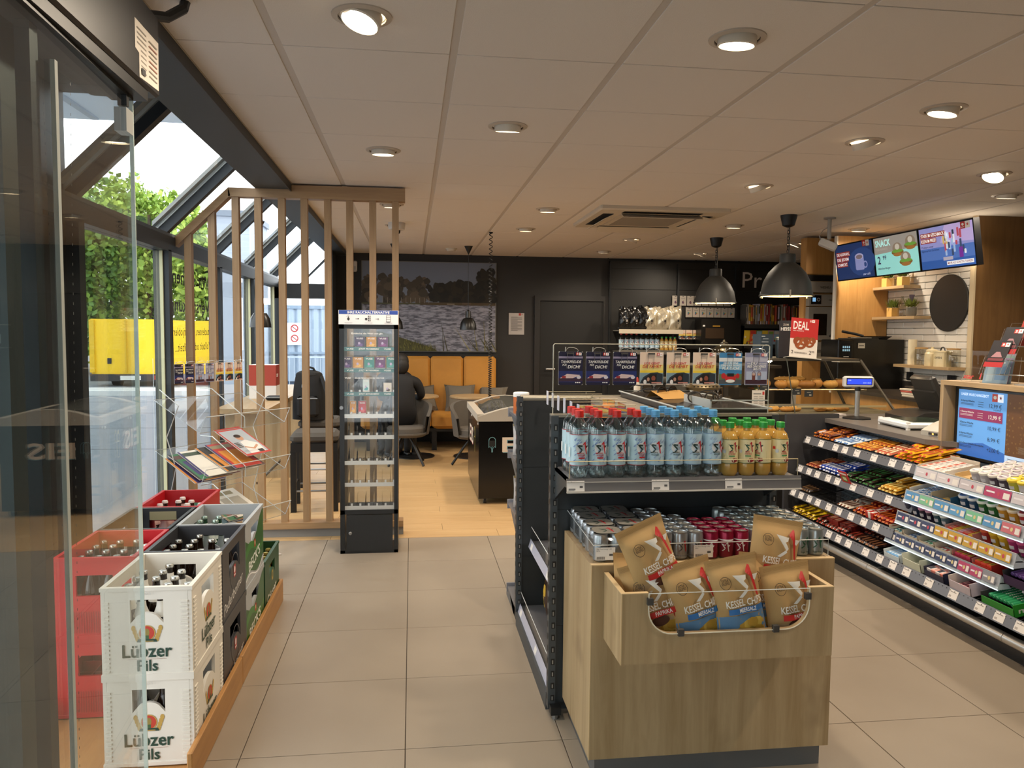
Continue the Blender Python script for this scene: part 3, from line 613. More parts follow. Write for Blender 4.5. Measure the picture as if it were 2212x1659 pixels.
# gift cards hanging on the rack's back sheet
NAVY, RED1, YEL, CREAM = C('#161634'), C('#c1272d'), C('#e0bd2e'), C('#e3cba0')
def logo(a, x, y, s):
    """red tile with white swoosh beside a white tile with a small star"""
    a.rect(x, y, x+s, y+s, C('#c0281f')); a.ell(x+s*.5, y+s*.6, s*.26, s*.2, C('#f4f1ec'), 10); a.rect(x+s*.2, y+s*.15, x+s*.8, y+s*.27, C('#f4f1ec'))
    a.rect(x+s, y, x+2*s, y+s, C('#f0efec')); star(a, x+1.5*s, y+.55*s, s*.3, C('#c94a41'))
def star(a, cx, cy, r, c):
    pts = []
    for k in range(10): rr = r if k % 2 == 0 else r*.42; t_ = pi/2+k*pi/5; pts.append((cx+rr*cos(t_), cy+rr*sin(t_)))
    a.poly(pts, c)
def card_art(a, w, h, kind):
    if kind == 'tank':
        a.rrect(0, 0, w, h, w*.06, NAVY); a.rect(0, h*.8, w, h*.86, C('#8f87a0')); a.rect(0, .08*h, w, .42*h, C('#1d2a63')); a.rect(0, .1*h, w, .2*h, C('#3a2438'))
        a.poly([(.05*w, .2*h), (.6*w, .2*h), (.9*w, .3*h), (.35*w, .33*h)], C('#cdb6b4')); a.rect(.14*w, .2*h, .3*w, .27*h, C('#8e2b30')); a.ell(.84*w, .23*h, .09*w, .05*h, C('#c9c6cf'))
        a.text('TANKFREUDE', .5*w, .66*h, .075*h, WHITE, 'c', True, .2, .84*w); a.text('FÜR', .25*w, .575*h, .055*h, WHITE, 'c', True, .2); a.text('DICH!', .62*w, .5*h, .09*h, WHITE, 'c', True, .2, .5*w)
        for k in range(3): a.ell((.72+.08*k)*w, .07*h, .03*w, .02*h, WHITE, 8)
    elif kind == 'fahrt':
        a.rrect(0, 0, w, h, w*.06, C('#e2c9b4')); a.rect(0, .42*h, w, .62*h, C('#e3ce7c')); a.rect(0, .36*h, w, .44*h, C('#e8c63a')); a.rect(0, .04*h, w, .37*h, C('#7d95a0'))
        a.poly([(0, .05*h), (w*.98, .05*h), (w*.98, .33*h), (.75*w, .385*h), (.45*w, .37*h), (.15*w, .24*h)], C('#28323c')); a.poly([(.1*w, .06*h), (.72*w, .06*h), (.72*w, .33*h), (.45*w, .33*h), (.2*w, .2*h)], C('#1c1413'))
        a.ell(.58*w, .2*h, .09*w, .08*h, C('#8d4a36')); a.ell(.36*w, .17*h, .06*w, .06*h, C('#b98a74')); a.poly([(.44*w, .03*h), (.72*w, .03*h), (.68*w, .14*h), (.5*w, .14*h)], C('#191417')); a.rect(.5*w, .045*h, .92*w, .085*h, C('#c9897a')); a.ell(.22*w, .09*h, .07*w, .07*h, C('#e9e2de'))
        a.text('LOS GEHT', .5*w, .62*h, .075*h, RED1, 'c', True, .2, .66*w); a.text('DIE FAHRT', .5*w, .52*h, .082*h, RED1, 'c', True, .2, .8*w)
    elif kind == 'klein':
        a.rrect(0, 0, w, h, w*.06, C('#3f82b4')); a.rect(0, .72*h, w, .84*h, C('#d8dce0')); a.poly([(0, .5*h), (w, .45*h), (w, .66*h), (.5*w, .72*h), (0, .62*h)], C('#8ab8d6')); a.rect(0, .03*h, w, .16*h, C('#4b5058')); a.rect(0, .16*h, w, .34*h, C('#5d7550'))
        a.poly([(.3*w, .1*h), (.7*w, .1*h), (.78*w, .3*h), (.22*w, .3*h)], C('#c02a2c')); a.ell(.5*w, .12*h, .2*w, .05*h, C('#e6e4e2')); a.rect(.36*w, .26*h, .66*w, .36*h, C('#1d1d22')); a.ell(.2*w, .28*h, .1*w, .09*h, C('#b8262c')); a.ell(.82*w, .28*h, .08*w, .08*h, C('#b8262c'))
        a.text('EINE KLEINE', .5*w, .65*h, .055*h, WHITE, 'c', True, .2, .64*w); a.text('ÜBERRASCHUNG', .5*w, .575*h, .055*h, WHITE, 'c', True, .2, .84*w); a.text('FÜR DICH!', .5*w, .475*h, .075*h, WHITE, 'c', True, .2, .74*w)
    else:
        a.rrect(0, 0, w, h, w*.06, C('#8a8ca8')); a.rect(0, .72*h, w, .86*h, C('#b3b2c4')); a.rect(.06*w, .05*h, .97*w, .42*h, C('#aab4cc')); a.rect(.03*w, .03*h, .97*w, .16*h, C('#3a1d2c'))
        for k, cc in ((.32, '#6d3b33'), (.56, '#6f7f9a')): a.rect(k*w, .15*h, (k+.14)*w, .3*h, C(cc)); a.ell((k+.07)*w, .33*h, .05*w, .04*h, C('#c9a08a')); a.stroke([(k*w, .28*h), ((k+.0)*w, .37*h), ((k+.07)*w, .42*h), ((k+.14)*w, .37*h), ((k+.14)*w, .28*h)], .025*w, C('#8a5444'))
        a.text('WEIL', .16*w, .64*h, .035*h, WHITE, 'c', True, .2); a.text('DU', .38*w, .63*h, .085*h, WHITE, 'c', True, .2, .26*w); a.text('WAS GANZ', .75*w, .64*h, .035*h, WHITE, 'c', True, .2, .36*w); a.text('BESONDERES', .5*w, .545*h, .065*h, WHITE, 'c', True, .2, .82*w); a.text('BIST!', .52*w, .46*h, .06*h, WHITE, 'c', True, .2, .32*w)
    logo(a, w*.71, h*.89, w*.115)
CARDW, CARDH = .085, .118
card_me = {}
def card_mesh(kind, w, h):
    k = (kind, w)
    if k not in card_me:
        b = MB(); b.box(0, 0, 0, w, .0016, h, C('#d8d4cc')); p = MB(); card_art(Art(p, (0, 0, 0), (1, 0, 0), (0, 0, 1), .00012, .0003), w, h, kind); card_me[k] = (b.mesh('card'), p.mesh('print'))
    return card_me[k]
def gift_card(kind, loc, rotz, label, group, w=CARDW, h=CARDH, hook=True):
    t = thing('gift_card', label, 'gift card', loc, rotz, group); b, p = card_mesh(kind, w, h); put('card', b, t); put('print', p, t)
    if hook:
        k = ('hook', w)
        if k not in card_me:
            q = MB(); q.tube([(w*.32, .012, h*1.02), (w*.34, -.004, h*1.1), (w*.4, -.02, h*1.13), (w*.52, -.03, h*1.13), (w*.66, -.035, h*1.1), (w*.74, -.03, h*1.04), (w*.72, -.02, h*.98)], .0011, C('#cfccc4', .3, .6), 5)
            q.box(w*.33, -.004, h*.93, w*.62, -.001, h*.975, C('#45433f', .5)); q.tube([(w*.36, -.004, h*.94), (w*.31, -.002, h*.5)], .0007, C('#55504a'), 4); q.tube([(w*.6, -.004, h*.94), (w*.56, -.002, h*.5)], .0007, C('#55504a'), 4)
            q.tube([(w*.3, .01, h*1.0), (w*.3, .006, h*1.14)], .0016, C('#dad8d2', .3, .5), 5); card_me[k] = q.mesh('peg_hook')
        put('peg_hook', card_me[k], t)
    return t
names = {'tank': 'navy gift card with white slogan', 'fahrt': 'sand coloured Los geht die Fahrt gift card', 'klein': 'light blue Überraschung gift card', 'du': 'grey violet Du besonderes gift card'}
for i, k in enumerate(('tank', 'tank', 'du', 'du', 'fahrt', 'fahrt', 'fahrt')):
    p = RKM @ Vector((-.20+i*.072, -.035, 1.165))
    gift_card(k, p, radians(55), names[k]+' hanging on the magazine rack', 'gift cards on the magazine rack', .06, .11)
# magazines lying in the trays
MAGN = ['violet', 'near black', 'rust brown', 'bottle green', 'cream', 'olive', 'orange', 'red', 'khaki', 'ivory', 'chocolate brown', 'slate blue', 'wine red', 'beige grey']
MAGC = ['#3f3565', '#2f2a26', '#7a4a40', '#2e6b46', '#cfc6b8', '#3a4634', '#c77f2d', '#b0332a', '#8a7d5c', '#d9d2c4', '#5a3a34', '#41606e', '#6b2730', '#a8a08f']
def magazine(name, label, loc_local, tilt, lean, cover, art, group, w=.20, h=.27, th=.004):
    t = thing(name, label, 'magazine', (0, 0, 0), 0, group)
    t.matrix_world = RKM @ Matrix.Translation(loc_local) @ Matrix.Rotation(lean, 4, 'Z') @ Matrix.Rotation(tilt, 4, 'X')
    b = MB(); b.box(-w/2, 0, -th/2, w/2, h, th/2, C('#cdc6bb')); b.build('pages', t); p = MB(); a = Art(p, (-w/2, 0, th/2), (1, 0, 0), (0, 1, 0)); a.rect(0, 0, w, h, C(cover)); art(a, w, h); p.build('cover_print', t)
def plain(a, w, h):
    a.rect(.05*w, .8*h, .8*w, .93*h, C(rnd.choice(MAGC))); a.rect(.15*w, .15*h, .85*w, .7*h, C(rnd.choice(MAGC))); a.rect(0, 0, .06*w, h, C(rnd.choice(MAGC)))
def manmag(a, w, h):
    a.rect(.05*w, .06*h, .95*w, .9*h, C('#aab0b6')); a.poly([(.25*w, .06*h), (.85*w, .06*h), (.9*w, .35*h), (.6*w, .52*h), (.35*w, .48*h)], C('#e4dcd6')); a.ell(.5*w, .62*h, .13*w, .1*h, C('#c08e70')); a.ell(.49*w, .68*h, .13*w, .06*h, C('#2c1d17')); a.stroke([(.3*w, .3*h), (.55*w, .2*h), (.8*w, .3*h)], .07*w, C('#c08e70')); a.rect(.6*w, .06*h, .8*w, .15*h, C('#1c1c20'))
    for k in range(4): a.rect(.08*w, (.44-.05*k)*h, .26*w, (.47-.05*k)*h, C('#3a3230'))
SL = math.atan2(.16, .36)
for ti, (zt, n, nm) in enumerate(((.70, 9, 'middle'), (.42, 8, 'lowest'))):
    for k in range(n):
        x = -.235+k*.026 if k < n-4 else -.235+(n-4)*.026+.08+(k-n+4)*.03
        magazine('magazine', 'magazine with %s cover slanting in the %s tray of the acrylic rack' % (MAGN[(k*3+ti*2) % len(MAGC)], nm), (x, -.352, zt-.045+.012*(k % 2)+.004*k), SL, 0.12*((k % 3)-1)*.3, MAGC[(k*3+ti*2) % len(MAGC)], plain, 'magazines in the %s rack tray' % nm, .20)
magazine('magazine', 'red magazine with a man in a white shirt on its cover, lying on the rack', (.14, -.33, .75), SL+.08, .1, '#b9372c', manmag, None, .21, .28)

# ================================================================== oak slat screen
t = thing('slat_screen', 'oak slat room divider between shop and cafe corner', 'room divider', (0, 0, 0))
mb = MB(); mb.box(-1.25, 5.60, 2.385, -.047, 5.68, 2.445, SLATX); mb.box(-.83, 5.60, 2.445, -.047, 5.68, 2.475, SLATX); mb.build('top_rail', t)
mb = MB(); mb.prism([(-1.60, 2.035), (-1.235, 2.392), (-1.25, 2.445), (-1.64, 2.065)], 5.60, 5.68, SLATX, 'xz'); mb.build('sloping_rail', t)
slx = [-1.525, -1.368, -1.208, -1.057, -.898, -.745, -.585, -.434, -.274, -.115]
for k, x in enumerate(slx):
    top = 2.39 if x > -1.24 else 2.07+(x+1.60)*.978
    q = MB(); q.box(x-.023, 5.61, .10, x+.023, 5.67, top, SLAT); q.build('slat', t)
mb = MB(); mb.box(-1.6, 5.58, .062, -.06, 5.70, .105, SLATX); mb.build('bottom_rail', t)
mb = MB(); mb.box(-1.6, 5.60, 0, -.06, 5.68, .062, C('#7d7b78', .6)); mb.build('plinth', t)

# ================================================================== vaping display cabinet
VX0, VX1, VY = -.466, -.09, 5.14
t = thing('display_cabinet', 'tall narrow black glass display cabinet for e-cigarettes with lit shelves', 'display cabinet', ((VX0+VX1)/2, VY, 0))
W2 = (VX1-VX0)/2; BK = C('#1d2022', .4)
q = MB(); q.box(-W2, 0, 0, -W2+.03, .24, 1.515, BK); q.box(W2-.025, 0, 0, W2, .24, 1.515, BK); q.box(-W2, 0, 1.485, W2, .24, 1.515, BK); q.box(-W2, 0, .262, W2, .24, .29, BK); q.box(-W2, 0, 0, W2, .24, .02, BK); q.build('frame', t)
q = MB(); q.box(-W2+.03, .225, .29, W2-.025, .232, 1.485, clear('frosted_back', (.8, .84, .87), 1.45)); ar = Art(q, (0, .224, .575), (1, 0, 0), (0, 0, 1)); ar.text('UMSTEIGEN', .01, 0, .028, C('#1c1c1e'), 'c', True, 0, .26, mirror=True); q.build('back_pane', t)
q = MB(); q.box(-W2+.03, .002, .29, W2-.025, .006, 1.485, clear('cabinet_front', (.98, .98, .98), 1.35)); q.build('glass_door', t)
q = MB(); q.box(-W2+.04, -.004, .017, W2-.035, .02, .258, C('#222527', .4)); o = q.build('drawer_door', t)
q2 = MB(); q2.M = Matrix.Translation((-W2+.065, -.004, .137)) @ Matrix.Rotation(pi/2, 4, 'X'); q2.lathe([(.011, 0), (.011, .004), (.008, .006)], STEEL, 14); q2.build('lock', o)
q = MB(); q.M = Matrix.Translation((-W2+.012, 0, .97)) @ Matrix.Rotation(pi/2, 4, 'X'); q.lathe([(.012, 0), (.012, .012)], STEEL, 12); q.build('lock', t)
q = MB(); q.box(-W2-.003, -.012, 1.513, W2+.004, -.004, 1.605, C('#e4e4e6', .4)); ar = Art(q, (-W2, -.012, 1.513), (1, 0, 0), (0, 0, 1)); ar.rect(0, .066, 2*W2, .091, C('#2b4a9b')); ar.text('IHRE RAUCHALTERNATIVE', W2, .0705, .016, WHITE, 'c', True, 0, .27)
for k, x in enumerate((.06, .188, .315)):
    if k == 0:
        ar.ell(x, .035, .008, .010, C('#333333')); ar.stroke([(x, .04), (x-.002, .056)], .004, C('#333333'))
        for a_ in range(5): ar.stroke([(x-.002+.009*cos(a_*.75), .05+.009*sin(a_*.75)), (x-.002+.013*cos(a_*.75), .05+.013*sin(a_*.75))], .0012, C('#333333'))
    elif k == 1:
        for r in range(3): ar.rect(x-.006, .022+r*.013, x+.016, .0235+r*.013, C('#333333')); ar.rect(x-.003, .0235+r*.013, x+.003, .031+r*.013, C('#555555')); ar.rect(x+.007, .0235+r*.013, x+.013, .031+r*.013, C('#555555'))
        ar.ell(x-.015, .036, .008, .007, C('#333333'))
    else: ar.rrect(x-.014, .018, x+.014, .06, .003, C('#333333')); ar.rrect(x-.012, .02, x+.012, .058, .002, C('#dcdcde')); ar.rect(x-.012, .033, x+.012, .035, C('#333333')); ar.rect(x-.012, .046, x+.012, .048, C('#333333'))
    ar.rect(x-.025, .009, x+.025, .011, C('#77777a'))
    if k < 2: ar.rect(x+.045, .036, x+.062, .038, C('#222222')); ar.poly([(x+.06, .032), (x+.068, .037), (x+.06, .042)], C('#222222'))
q.build('header_sign', t)
SZ = [1.345, 1.205, 1.05, .905, .765, .595, .45, .295]
for k, z in enumerate(SZ):
    q = MB(); q.box(-W2+.03, .01, z, W2-.025, .22, z+.004, ACRYL); q.box(-W2+.03, .008, z-.004, W2-.025, .011, z+.022, ACEDGE if k > 2 else C('#3c6f70', .4))
    if k < 3:
        ar = Art(q, (0, .008, z-.004), (1, 0, 0), (0, 0, 1)); ar.text('JETZT PROBIEREN!' if k == 0 else 'JETZT MITNEHMEN!', 0, .008, .010, WHITE, 'c', True, 0, .13); ar.text('VUSE', -.12, .008, .010, WHITE, 'c', True, 0, .045); ar.text('VUSE', .12, .008, .010, WHITE, 'c', True, 0, .045)
    o = q.build('shelf', t)
    if k >= 2:
        for i in range(6):
            if k == 4 and i > 4: continue
            x = -.14+i*.055; d = MB(); d.add([(x, .02, z+.004), (x, .2, z+.004), (x, .2, z+.085), (x, .1, z+.07)], [(0, 1, 2, 3)], clear('divider_plastic', (.85, .87, .88), 1.5, gain=2)); d.box(x+.02, .014, z+.004, x+.032, .03, z+.035, C('#c9ccca', .3)); d.build('divider', o)
q = MB(); ar = Art(q, (0, .002, 1.45), (1, 0, 0), (0, 0, 1)); ar.text('Entdecke die Welt von glo', -.01, .0, .010, WHITE, 'c', True, 0, .2); ar.text('VUSE', -.135, -.29, .010, WHITE, 'c', True, 0, .04); ar.text('ERLEBE NEUE FLAVOURS VON VUSE', .005, -.29, .008, WHITE, 'c', True, 0, .19); q.build('pane_lettering', t)
def pack(x, z, w, h, col, acc, label, group, d=.03):
    t = thing('product_pack', label, 'pack', ((VX0+VX1)/2+x, VY+.035, z), 0, group)
    b = MB(); b.box(-w/2, 0, 0, w/2, d, h, C('#d6d2cc')); b.build('box', t); p = MB(); a = Art(p, (-w/2, 0, 0), (1, 0, 0), (0, 0, 1)); a.rect(0, h*.22, w, h, C(col)); a.poly([(.2*w, .3*h), (.5*w, .55*h), (.85*w, .4*h), (.7*w, .25*h)], C(acc)); a.ell(.45*w, .5*h, .12*w, .1*h, C('#b9a9c9')); a.text('VUSE', w/2, h*.82, h*.12, WHITE, 'c', True, 0, w*.7); a.rect(.1*w, .1*h, .9*w, .13*h, C('#55524e')); p.build('print', t)
for i, (c1, c2, nm) in enumerate((('#3a2452', '#6a4a8a', 'dark purple'), ('#c48a2c', '#e3b760', 'amber'), ('#5a1f5e', '#8a3a88', 'magenta violet'))): pack(-.06+i*.075, SZ[0]+.005, .064, .082, c1, c2, nm+' e-cigarette pack on the topmost cabinet shelf', None)
for i, (c1, c2, nm) in enumerate((('#3a2452', '#6a4a8a', 'dark purple e-cigarette pack beside the cabinet hinge'), ('#c48a2c', '#e3b760', 'amber e-cigarette pack'), ('#2a8078', '#57aaa0', 'teal e-cigarette pack between amber and magenta ones'), ('#5a1f5e', '#8a3a88', 'magenta violet e-cigarette pack'), ('#2a8078', '#57aaa0', 'teal e-cigarette pack at the shelf end'))): pack(-.143+i*.072, SZ[1]+.005, .064, .09, c1, c2, nm+' on the second cabinet shelf', None)
pack(-.02, SZ[2]+.005, .042, .10, '#cfe0e2', '#4aa3a8', 'slim white and teal pack standing alone on the third cabinet shelf', None)
pack(.12, SZ[2]+.005, .052, .075, '#d9d2c6', '#5a4a44', 'beige boxed pack alone beside the third shelf end', None)
pack(-.105, SZ[3]+.005, .04, .10, '#c98a2a', '#e8b85a', 'leaning amber vape box on the fourth cabinet shelf', None)
pack(-.045, SZ[3]+.005, .05, .10, '#b5343a', '#d9676a', 'red vape box beside the amber one on the fourth cabinet shelf', None)

# ================================================================== cafe corner
t = thing('bar_table', 'high oak bar table along the cafe window', 'table')
q = MB(); q.box(-1.56, 6.4, .80, -1.14, 9.3, .84, OAKY); q.build('tabletop', t)
for y in (6.5, 7.9, 9.2): q = MB(); q.box(-1.5, y, 0, -1.2, y+.04, .80, OAK); q.build('leg_panel', t)
q = MB(); q.tube([(-1.25, 6.5, .22), (-1.25, 9.24, .22)], .012, STEEL, 8); q.build('foot_rail', t)
def stool(loc, rz, lab):
    t = thing('bar_stool', lab, 'bar stool', loc, rz, None)
    q = MB(); q.rbox(-.19, -.19, .555, .19, .19, .645, C('#4a453f', .9, noise=.15, nscale=200), .03); q.build('seat', t)
    q = MB(); q.box(-.185, -.185, .49, .185, .185, .56, BLACK); q.build('apron', t)
    for sx in (-1, 1):
        for sy in (-1, 1): q = MB(); q.box(sx*.165-.022, sy*.165-.022, 0, sx*.165+.022, sy*.165+.022, .5, BLACK); q.build('leg', t)
    for s in (-1, 1): q = MB(); q.tube([(-.165, s*.165, .17), (.165, s*.165, .17)], .009, STEEL, 6); q.build('stretcher', t); q = MB(); q.tube([(s*.165, -.165, .21), (s*.165, .165, .21)], .009, STEEL, 6); q.build('stretcher', t)
stool((-.79, 6.55, 0), .05, 'black bar stool with grey cushion directly behind the slat screen')
stool((-.86, 7.55, 0), 0, 'black bar stool with grey cushion carrying the backpack')
t = thing('backpack', 'black backpack standing on a bar stool behind the slats', 'backpack', (-.95, 7.42, .645))
q = MB(); q.grid(lambda u, v: (.155*(1-.25*v**3)*cos(u*2*pi)*(abs(cos(u*2*pi))**-.25 if abs(cos(u*2*pi)) > .05 else 1), .10*sin(u*2*pi)*(1-.35*v**3), .43*v), 20, 8, C('#161617', .85)); q.ball((0, 0, .41), (.125, .075, .05), C('#161617', .85)); q.build('main_compartment', t)
q = MB(); q.rbox(-.10, -.145, .03, .10, -.07, .22, C('#1b1b1c', .85), .025); q.build('front_pocket', t)
q = MB(); q.tube([(-.06, -.02, .44), (-.04, -.02, .475), (.0, -.02, .485), (.04, -.02, .475), (.06, -.02, .44)], .011, C('#101011', .8), 6); q.build('handle', t)
q = MB(); q.tube([(.12, -.06, .4), (.17, -.1, .25), (.2, -.12, .1), (.22, -.12, .01)], .018, C('#1a1a1b', .8), 6); q.build('strap', t)
q = MB(); q.tube([(-.09, -.148, .2), (.09, -.148, .2)], .003, STEEL, 5); q.tube([(-.05, -.1, .33), (-.05, -.105, .30)], .004, STEEL, 5); q.build('zip', t)
t = thing('carton_box', 'red and white printed box standing on the bar table', 'box', (-1.36, 7.35, .84)); q = MB(); q.box(-.12, 0, 0, .12, .22, .31, C('#e2ddd8')); q.build('carton', t)
q = MB(); a = Art(q, (-.12, 0, 0), (1, 0, 0), (0, 0, 1)); a.rect(0, .12, .24, .31, C('#a8402f')); a = Art(q, (.12, 0, 0), (0, 1, 0), (0, 0, 1)); a.rect(0, .12, .22, .31, C('#8d3428')); a.text('star', .03, .2, .04, WHITE, 'l', True); q.build('print', t)
t = thing('pouch', 'small black zip pouch on the bar table', 'pouch', (-1.24, 7.2, .84)); q = MB(); q.rbox(-.06, -.06, 0, .08, .06, .04, C('#1a1a1c', .7), .015); q.build('body', t); q = MB(); q.tube([(-.05, -.06, .03), (.07, -.06, .03)], .003, STEEL, 5); q.build('zip', t)

# bench against the back wall
LEA = C('#c2883a', .45, noise=.06, nscale=30)
t = thing('bench', 'mustard leather bench with tall padded back against the cafe wall', 'bench')
for x in (-.62, -.19, .24, .672):
    q = MB(); q.rbox(x+.004, 10.12, .42, x+.428, 10.30, 1.15, LEA, .03); q.build('back_pad', t)
    q = MB(); q.rbox(x+.004, 9.5, .275, x+.428, 10.14, .46, LEA, .04); q.build('seat_pad', t)
q = MB(); q.box(-.62, 9.56, .24, 1.10, 10.3, .28, BLACK); q.box(-.62, 10.28, .2, 1.14, 10.36, 1.17, C('#1a1917', .6)); q.build('frame', t)
for x in (-.55, .25, 1.0):
    for y in (9.6, 10.2): q = MB(); q.box(x, y, 0, x+.06, y+.06, .26, BLACK); q.build('leg', t)
def cushion(loc, rz, tilt, lab, s=.42):
    t = thing('cushion', lab, 'cushion', loc, rz); t.rotation_euler = (tilt, 0, rz)
    def fn(u, v):
        a, b = 2*u-1, 2*v-1; th = .085*((1-a**4)*(1-b**4))**.6; return a, b, th
    q = MB()
    for sg in (-1, 1): q.grid(lambda u, v: (fn(u, v)[0]*s/2*(1-.12*(1-abs(fn(u, v)[1])**2)), sg*fn(u, v)[2], s/2+fn(u, v)[1]*s/2*(1-.12*(1-abs(fn(u, v)[0])**2))), 10, 10, C('#6b6459', .95, noise=.2, nscale=300))
    q.build('cover', t); q = MB(); q.tube([(s/2*a_*(1-.12*(1-b_*b_)), 0, s/2+s/2*b_*(1-.12*(1-a_*a_))) for a_, b_ in [(-1+.25*i, -1) for i in range(8)]+[(1, -1+.25*i) for i in range(8)]+[(1-.25*i, 1) for i in range(8)]+[(-1, 1-.25*i) for i in range(8)]], .004, C('#5d574d', .9), 5, True); q.build('piping', t)
cushion((.17, 9.90, .455), .35, -.45, 'grey cushion turned up on its corner beside the seated person', .36)
cushion((.62, 9.86, .455), 0, -.6, 'wide grey cushion in the middle of the mustard bench', .40)
cushion((1.0, 9.88, .455), -.3, -.65, 'grey cushion slumped at the bench end behind the round table', .38)
def table(loc, lab):
    t = thing('cafe_table', lab, 'table', loc)
    q = MB(); q.lathe([(0, .695), (.28, .695), (.288, .702), (.288, .716), (.28, .722), (0, .722)], OAKX, 32); q.build('tabletop', t)
    q = MB(); q.lathe([(.03, .02), (.028, .66), (.10, .695)], BLACK, 16); q.build('column', t); q = MB(); q.lathe([(.24, 0), (.24, .012), (.05, .03), (.03, .05)], BLACK, 28); q.build('base', t)
table((.03, 9.15, 0), 'round oak cafe table before the seated people'); table((.73, 9.1, 0), 'round oak cafe table next to the ice cream freezer')
def chair(loc, rz, lab):
    t = thing('shell_chair', lab, 'chair', loc, rz); FB = C('#57514a', .95, noise=.2, nscale=250)
    def shell(th, v):   # th around, v height
        a = radians(-200+220*th+ -10); R = .25; flare = 1+.16*v
        top = .37*(.55+.45*math.sin(pi*min(1, max(0, th)))**.6)
        return (R*flare*cos(a), R*flare*sin(a)*.95, .34+top*v)
    q = MB(); q.grid(lambda u, v: shell(u, v), 22, 6, FB); q.grid(lambda u, v: tuple(Vector(shell(u, v))*Vector((1, 1, 1)).x if False else (shell(u, v)[0]*.87, shell(u, v)[1]*.87, shell(u, v)[2])), 22, 6, FB)
    q.grid(lambda u, v: tuple(Vector(shell(u, 1))*(1-v)+Vector((shell(u, 1)[0]*.87, shell(u, 1)[1]*.87, shell(u, 1)[2]))*v), 22, 1, FB); q.lathe([(0, .31), (.2, .315), (.245, .345), (.245, .36)], FB, 24); q.build('shell', t)
    q = MB(); q.lathe([(.0, .43), (.19, .43), (.215, .41), (.215, .345)], FB, 24); q.build('seat_cushion', t)
    for k in range(4):
        a = pi/4+k*pi/2; q = MB(); q.tube([(.04*cos(a), .04*sin(a), .33), (.14*cos(a), .14*sin(a), .2), (.27*cos(a), .27*sin(a), .008)], .014, BLACK, 8); q.build('leg', t)
chair((-.06, 8.62, 0), pi, 'grey upholstered shell chair under the person in black'); chair((.70, 8.42, 0), pi+.5, 'grey upholstered shell chair half hidden by the freezer')
# people
def skinned(name, verts, edges, radii, mt, parent, root=0, sub=2):
    me = bpy.data.meshes.new(name); me.from_pydata(verts, edges, []); o = bpy.data.objects.new(name, me); COL.objects.link(o); o.parent = parent
    md = o.modifiers.new('skin', 'SKIN'); md.use_smooth_shade = True
    for i, sv in enumerate(me.skin_vertices[0].data): sv.radius = radii[i] if hasattr(radii[i], '__len__') else (radii[i], radii[i]); sv.use_root = (i == root)
    o.modifiers.new('sub', 'SUBSURF').levels = sub; o.modifiers['sub'].render_levels = sub
    me.materials.append(mt); return o
SKIN = C('#b98468', .55); SHIRT = C('#17171a', .8); JEANS = C('#23262d', .85)
def seated(loc, rz, lab, hair, lean=.15, arms=True, short=True):
    t = thing('person', lab, 'person', loc, rz)     # faces +y, seat at z=.44
    # torso, limbs as one skin
    V = [(0, 0, .50), (0, .01, .64), (0, .04, .82), (0, .06, .93), (0, .075, .99)]; R = [(.15, .12), (.145, .11), (.165, .11), (.12, .09), .055]
    E_ = [(0, 1), (1, 2), (2, 3), (3, 4)]
    for s in (-1, 1):
        n = len(V); V += [(s*.17, .05, .905), (s*.225, .10, .76), (s*.20, .26, .715), (s*.12, .36, .735)]; R += [.065, .05, .042, .03]; E_ += [(3, n), (n, n+1), (n+1, n+2), (n+2, n+3)]
    for s in (-1, 1):
        n = len(V); V += [(s*.09, .08, .50), (s*.11, .42, .47), (s*.11, .46, .10), (s*.11, .56, .045)]; R += [.085, .062, .042, .036]; E_ += [(0, n), (n, n+1), (n+1, n+2), (n+2, n+3)]
    skinned('body', V, E_, R, SHIRT, t)
    q = MB(); q.ball((0, .10, 1.10), (.072, .092, .115), SKIN, 16, 12); q.lathe([(.05, .95), (.047, 1.03)], SKIN, 12, (0, .085, 0)); q.ball((0, .19, 1.085), (.014, .018, .02), SKIN, 8, 6)
    for s in (-1, 1): q.ball((s*.073, .09, 1.09), (.012, .02, .03), SKIN, 8, 6); q.ball((s*.028, .18, 1.115), (.012, .008, .008), WHITE, 8, 6); q.ball((s*.028, .187, 1.115), (.005, .004, .005), BLACK, 6, 4)
    q.box(-.022, .178, 1.043, .022, .188, 1.049, C('#8d4f45')); q.build('head', t)
    q = MB(); q.ball((0, .082, 1.135), (.079, .088, .098), hair, 16, 10); q.ball((0, .045, 1.09), (.076, .062, .10), hair, 14, 10); q.build('hair', t)
    for s in (-1, 1):
        q = MB(); q.ball((s*.105, .395, .735), (.035, .045, .014), SKIN, 10, 6)
        for k in range(4): q.tube([(s*(.085+.017*k), .43, .738), (s*(.083+.017*k), .46+.006*(k in (1, 2)), .742), (s*(.08+.017*k), .482+.006*(k in (1, 2)), .732)], .0075, SKIN, 6)
        q.tube([(s*.075, .39, .737), (s*.055, .41, .742), (s*.05, .43, .738)], .009, SKIN, 6); q.build('hand', t)
        q = MB(); q.ball((s*.11, .56, .04), (.045, .12, .04), BLACK, 12, 8); q.build('shoe', t)
seated((-.10, 8.60, 0), .12, 'person in a black shirt seen from behind, seated at the round table', C('#120d0b', .6))
seated((-.20, 9.78, 0), pi-.1, 'person facing the room on the bench, mostly hidden by the display cabinet', C('#8a6a4e', .7))
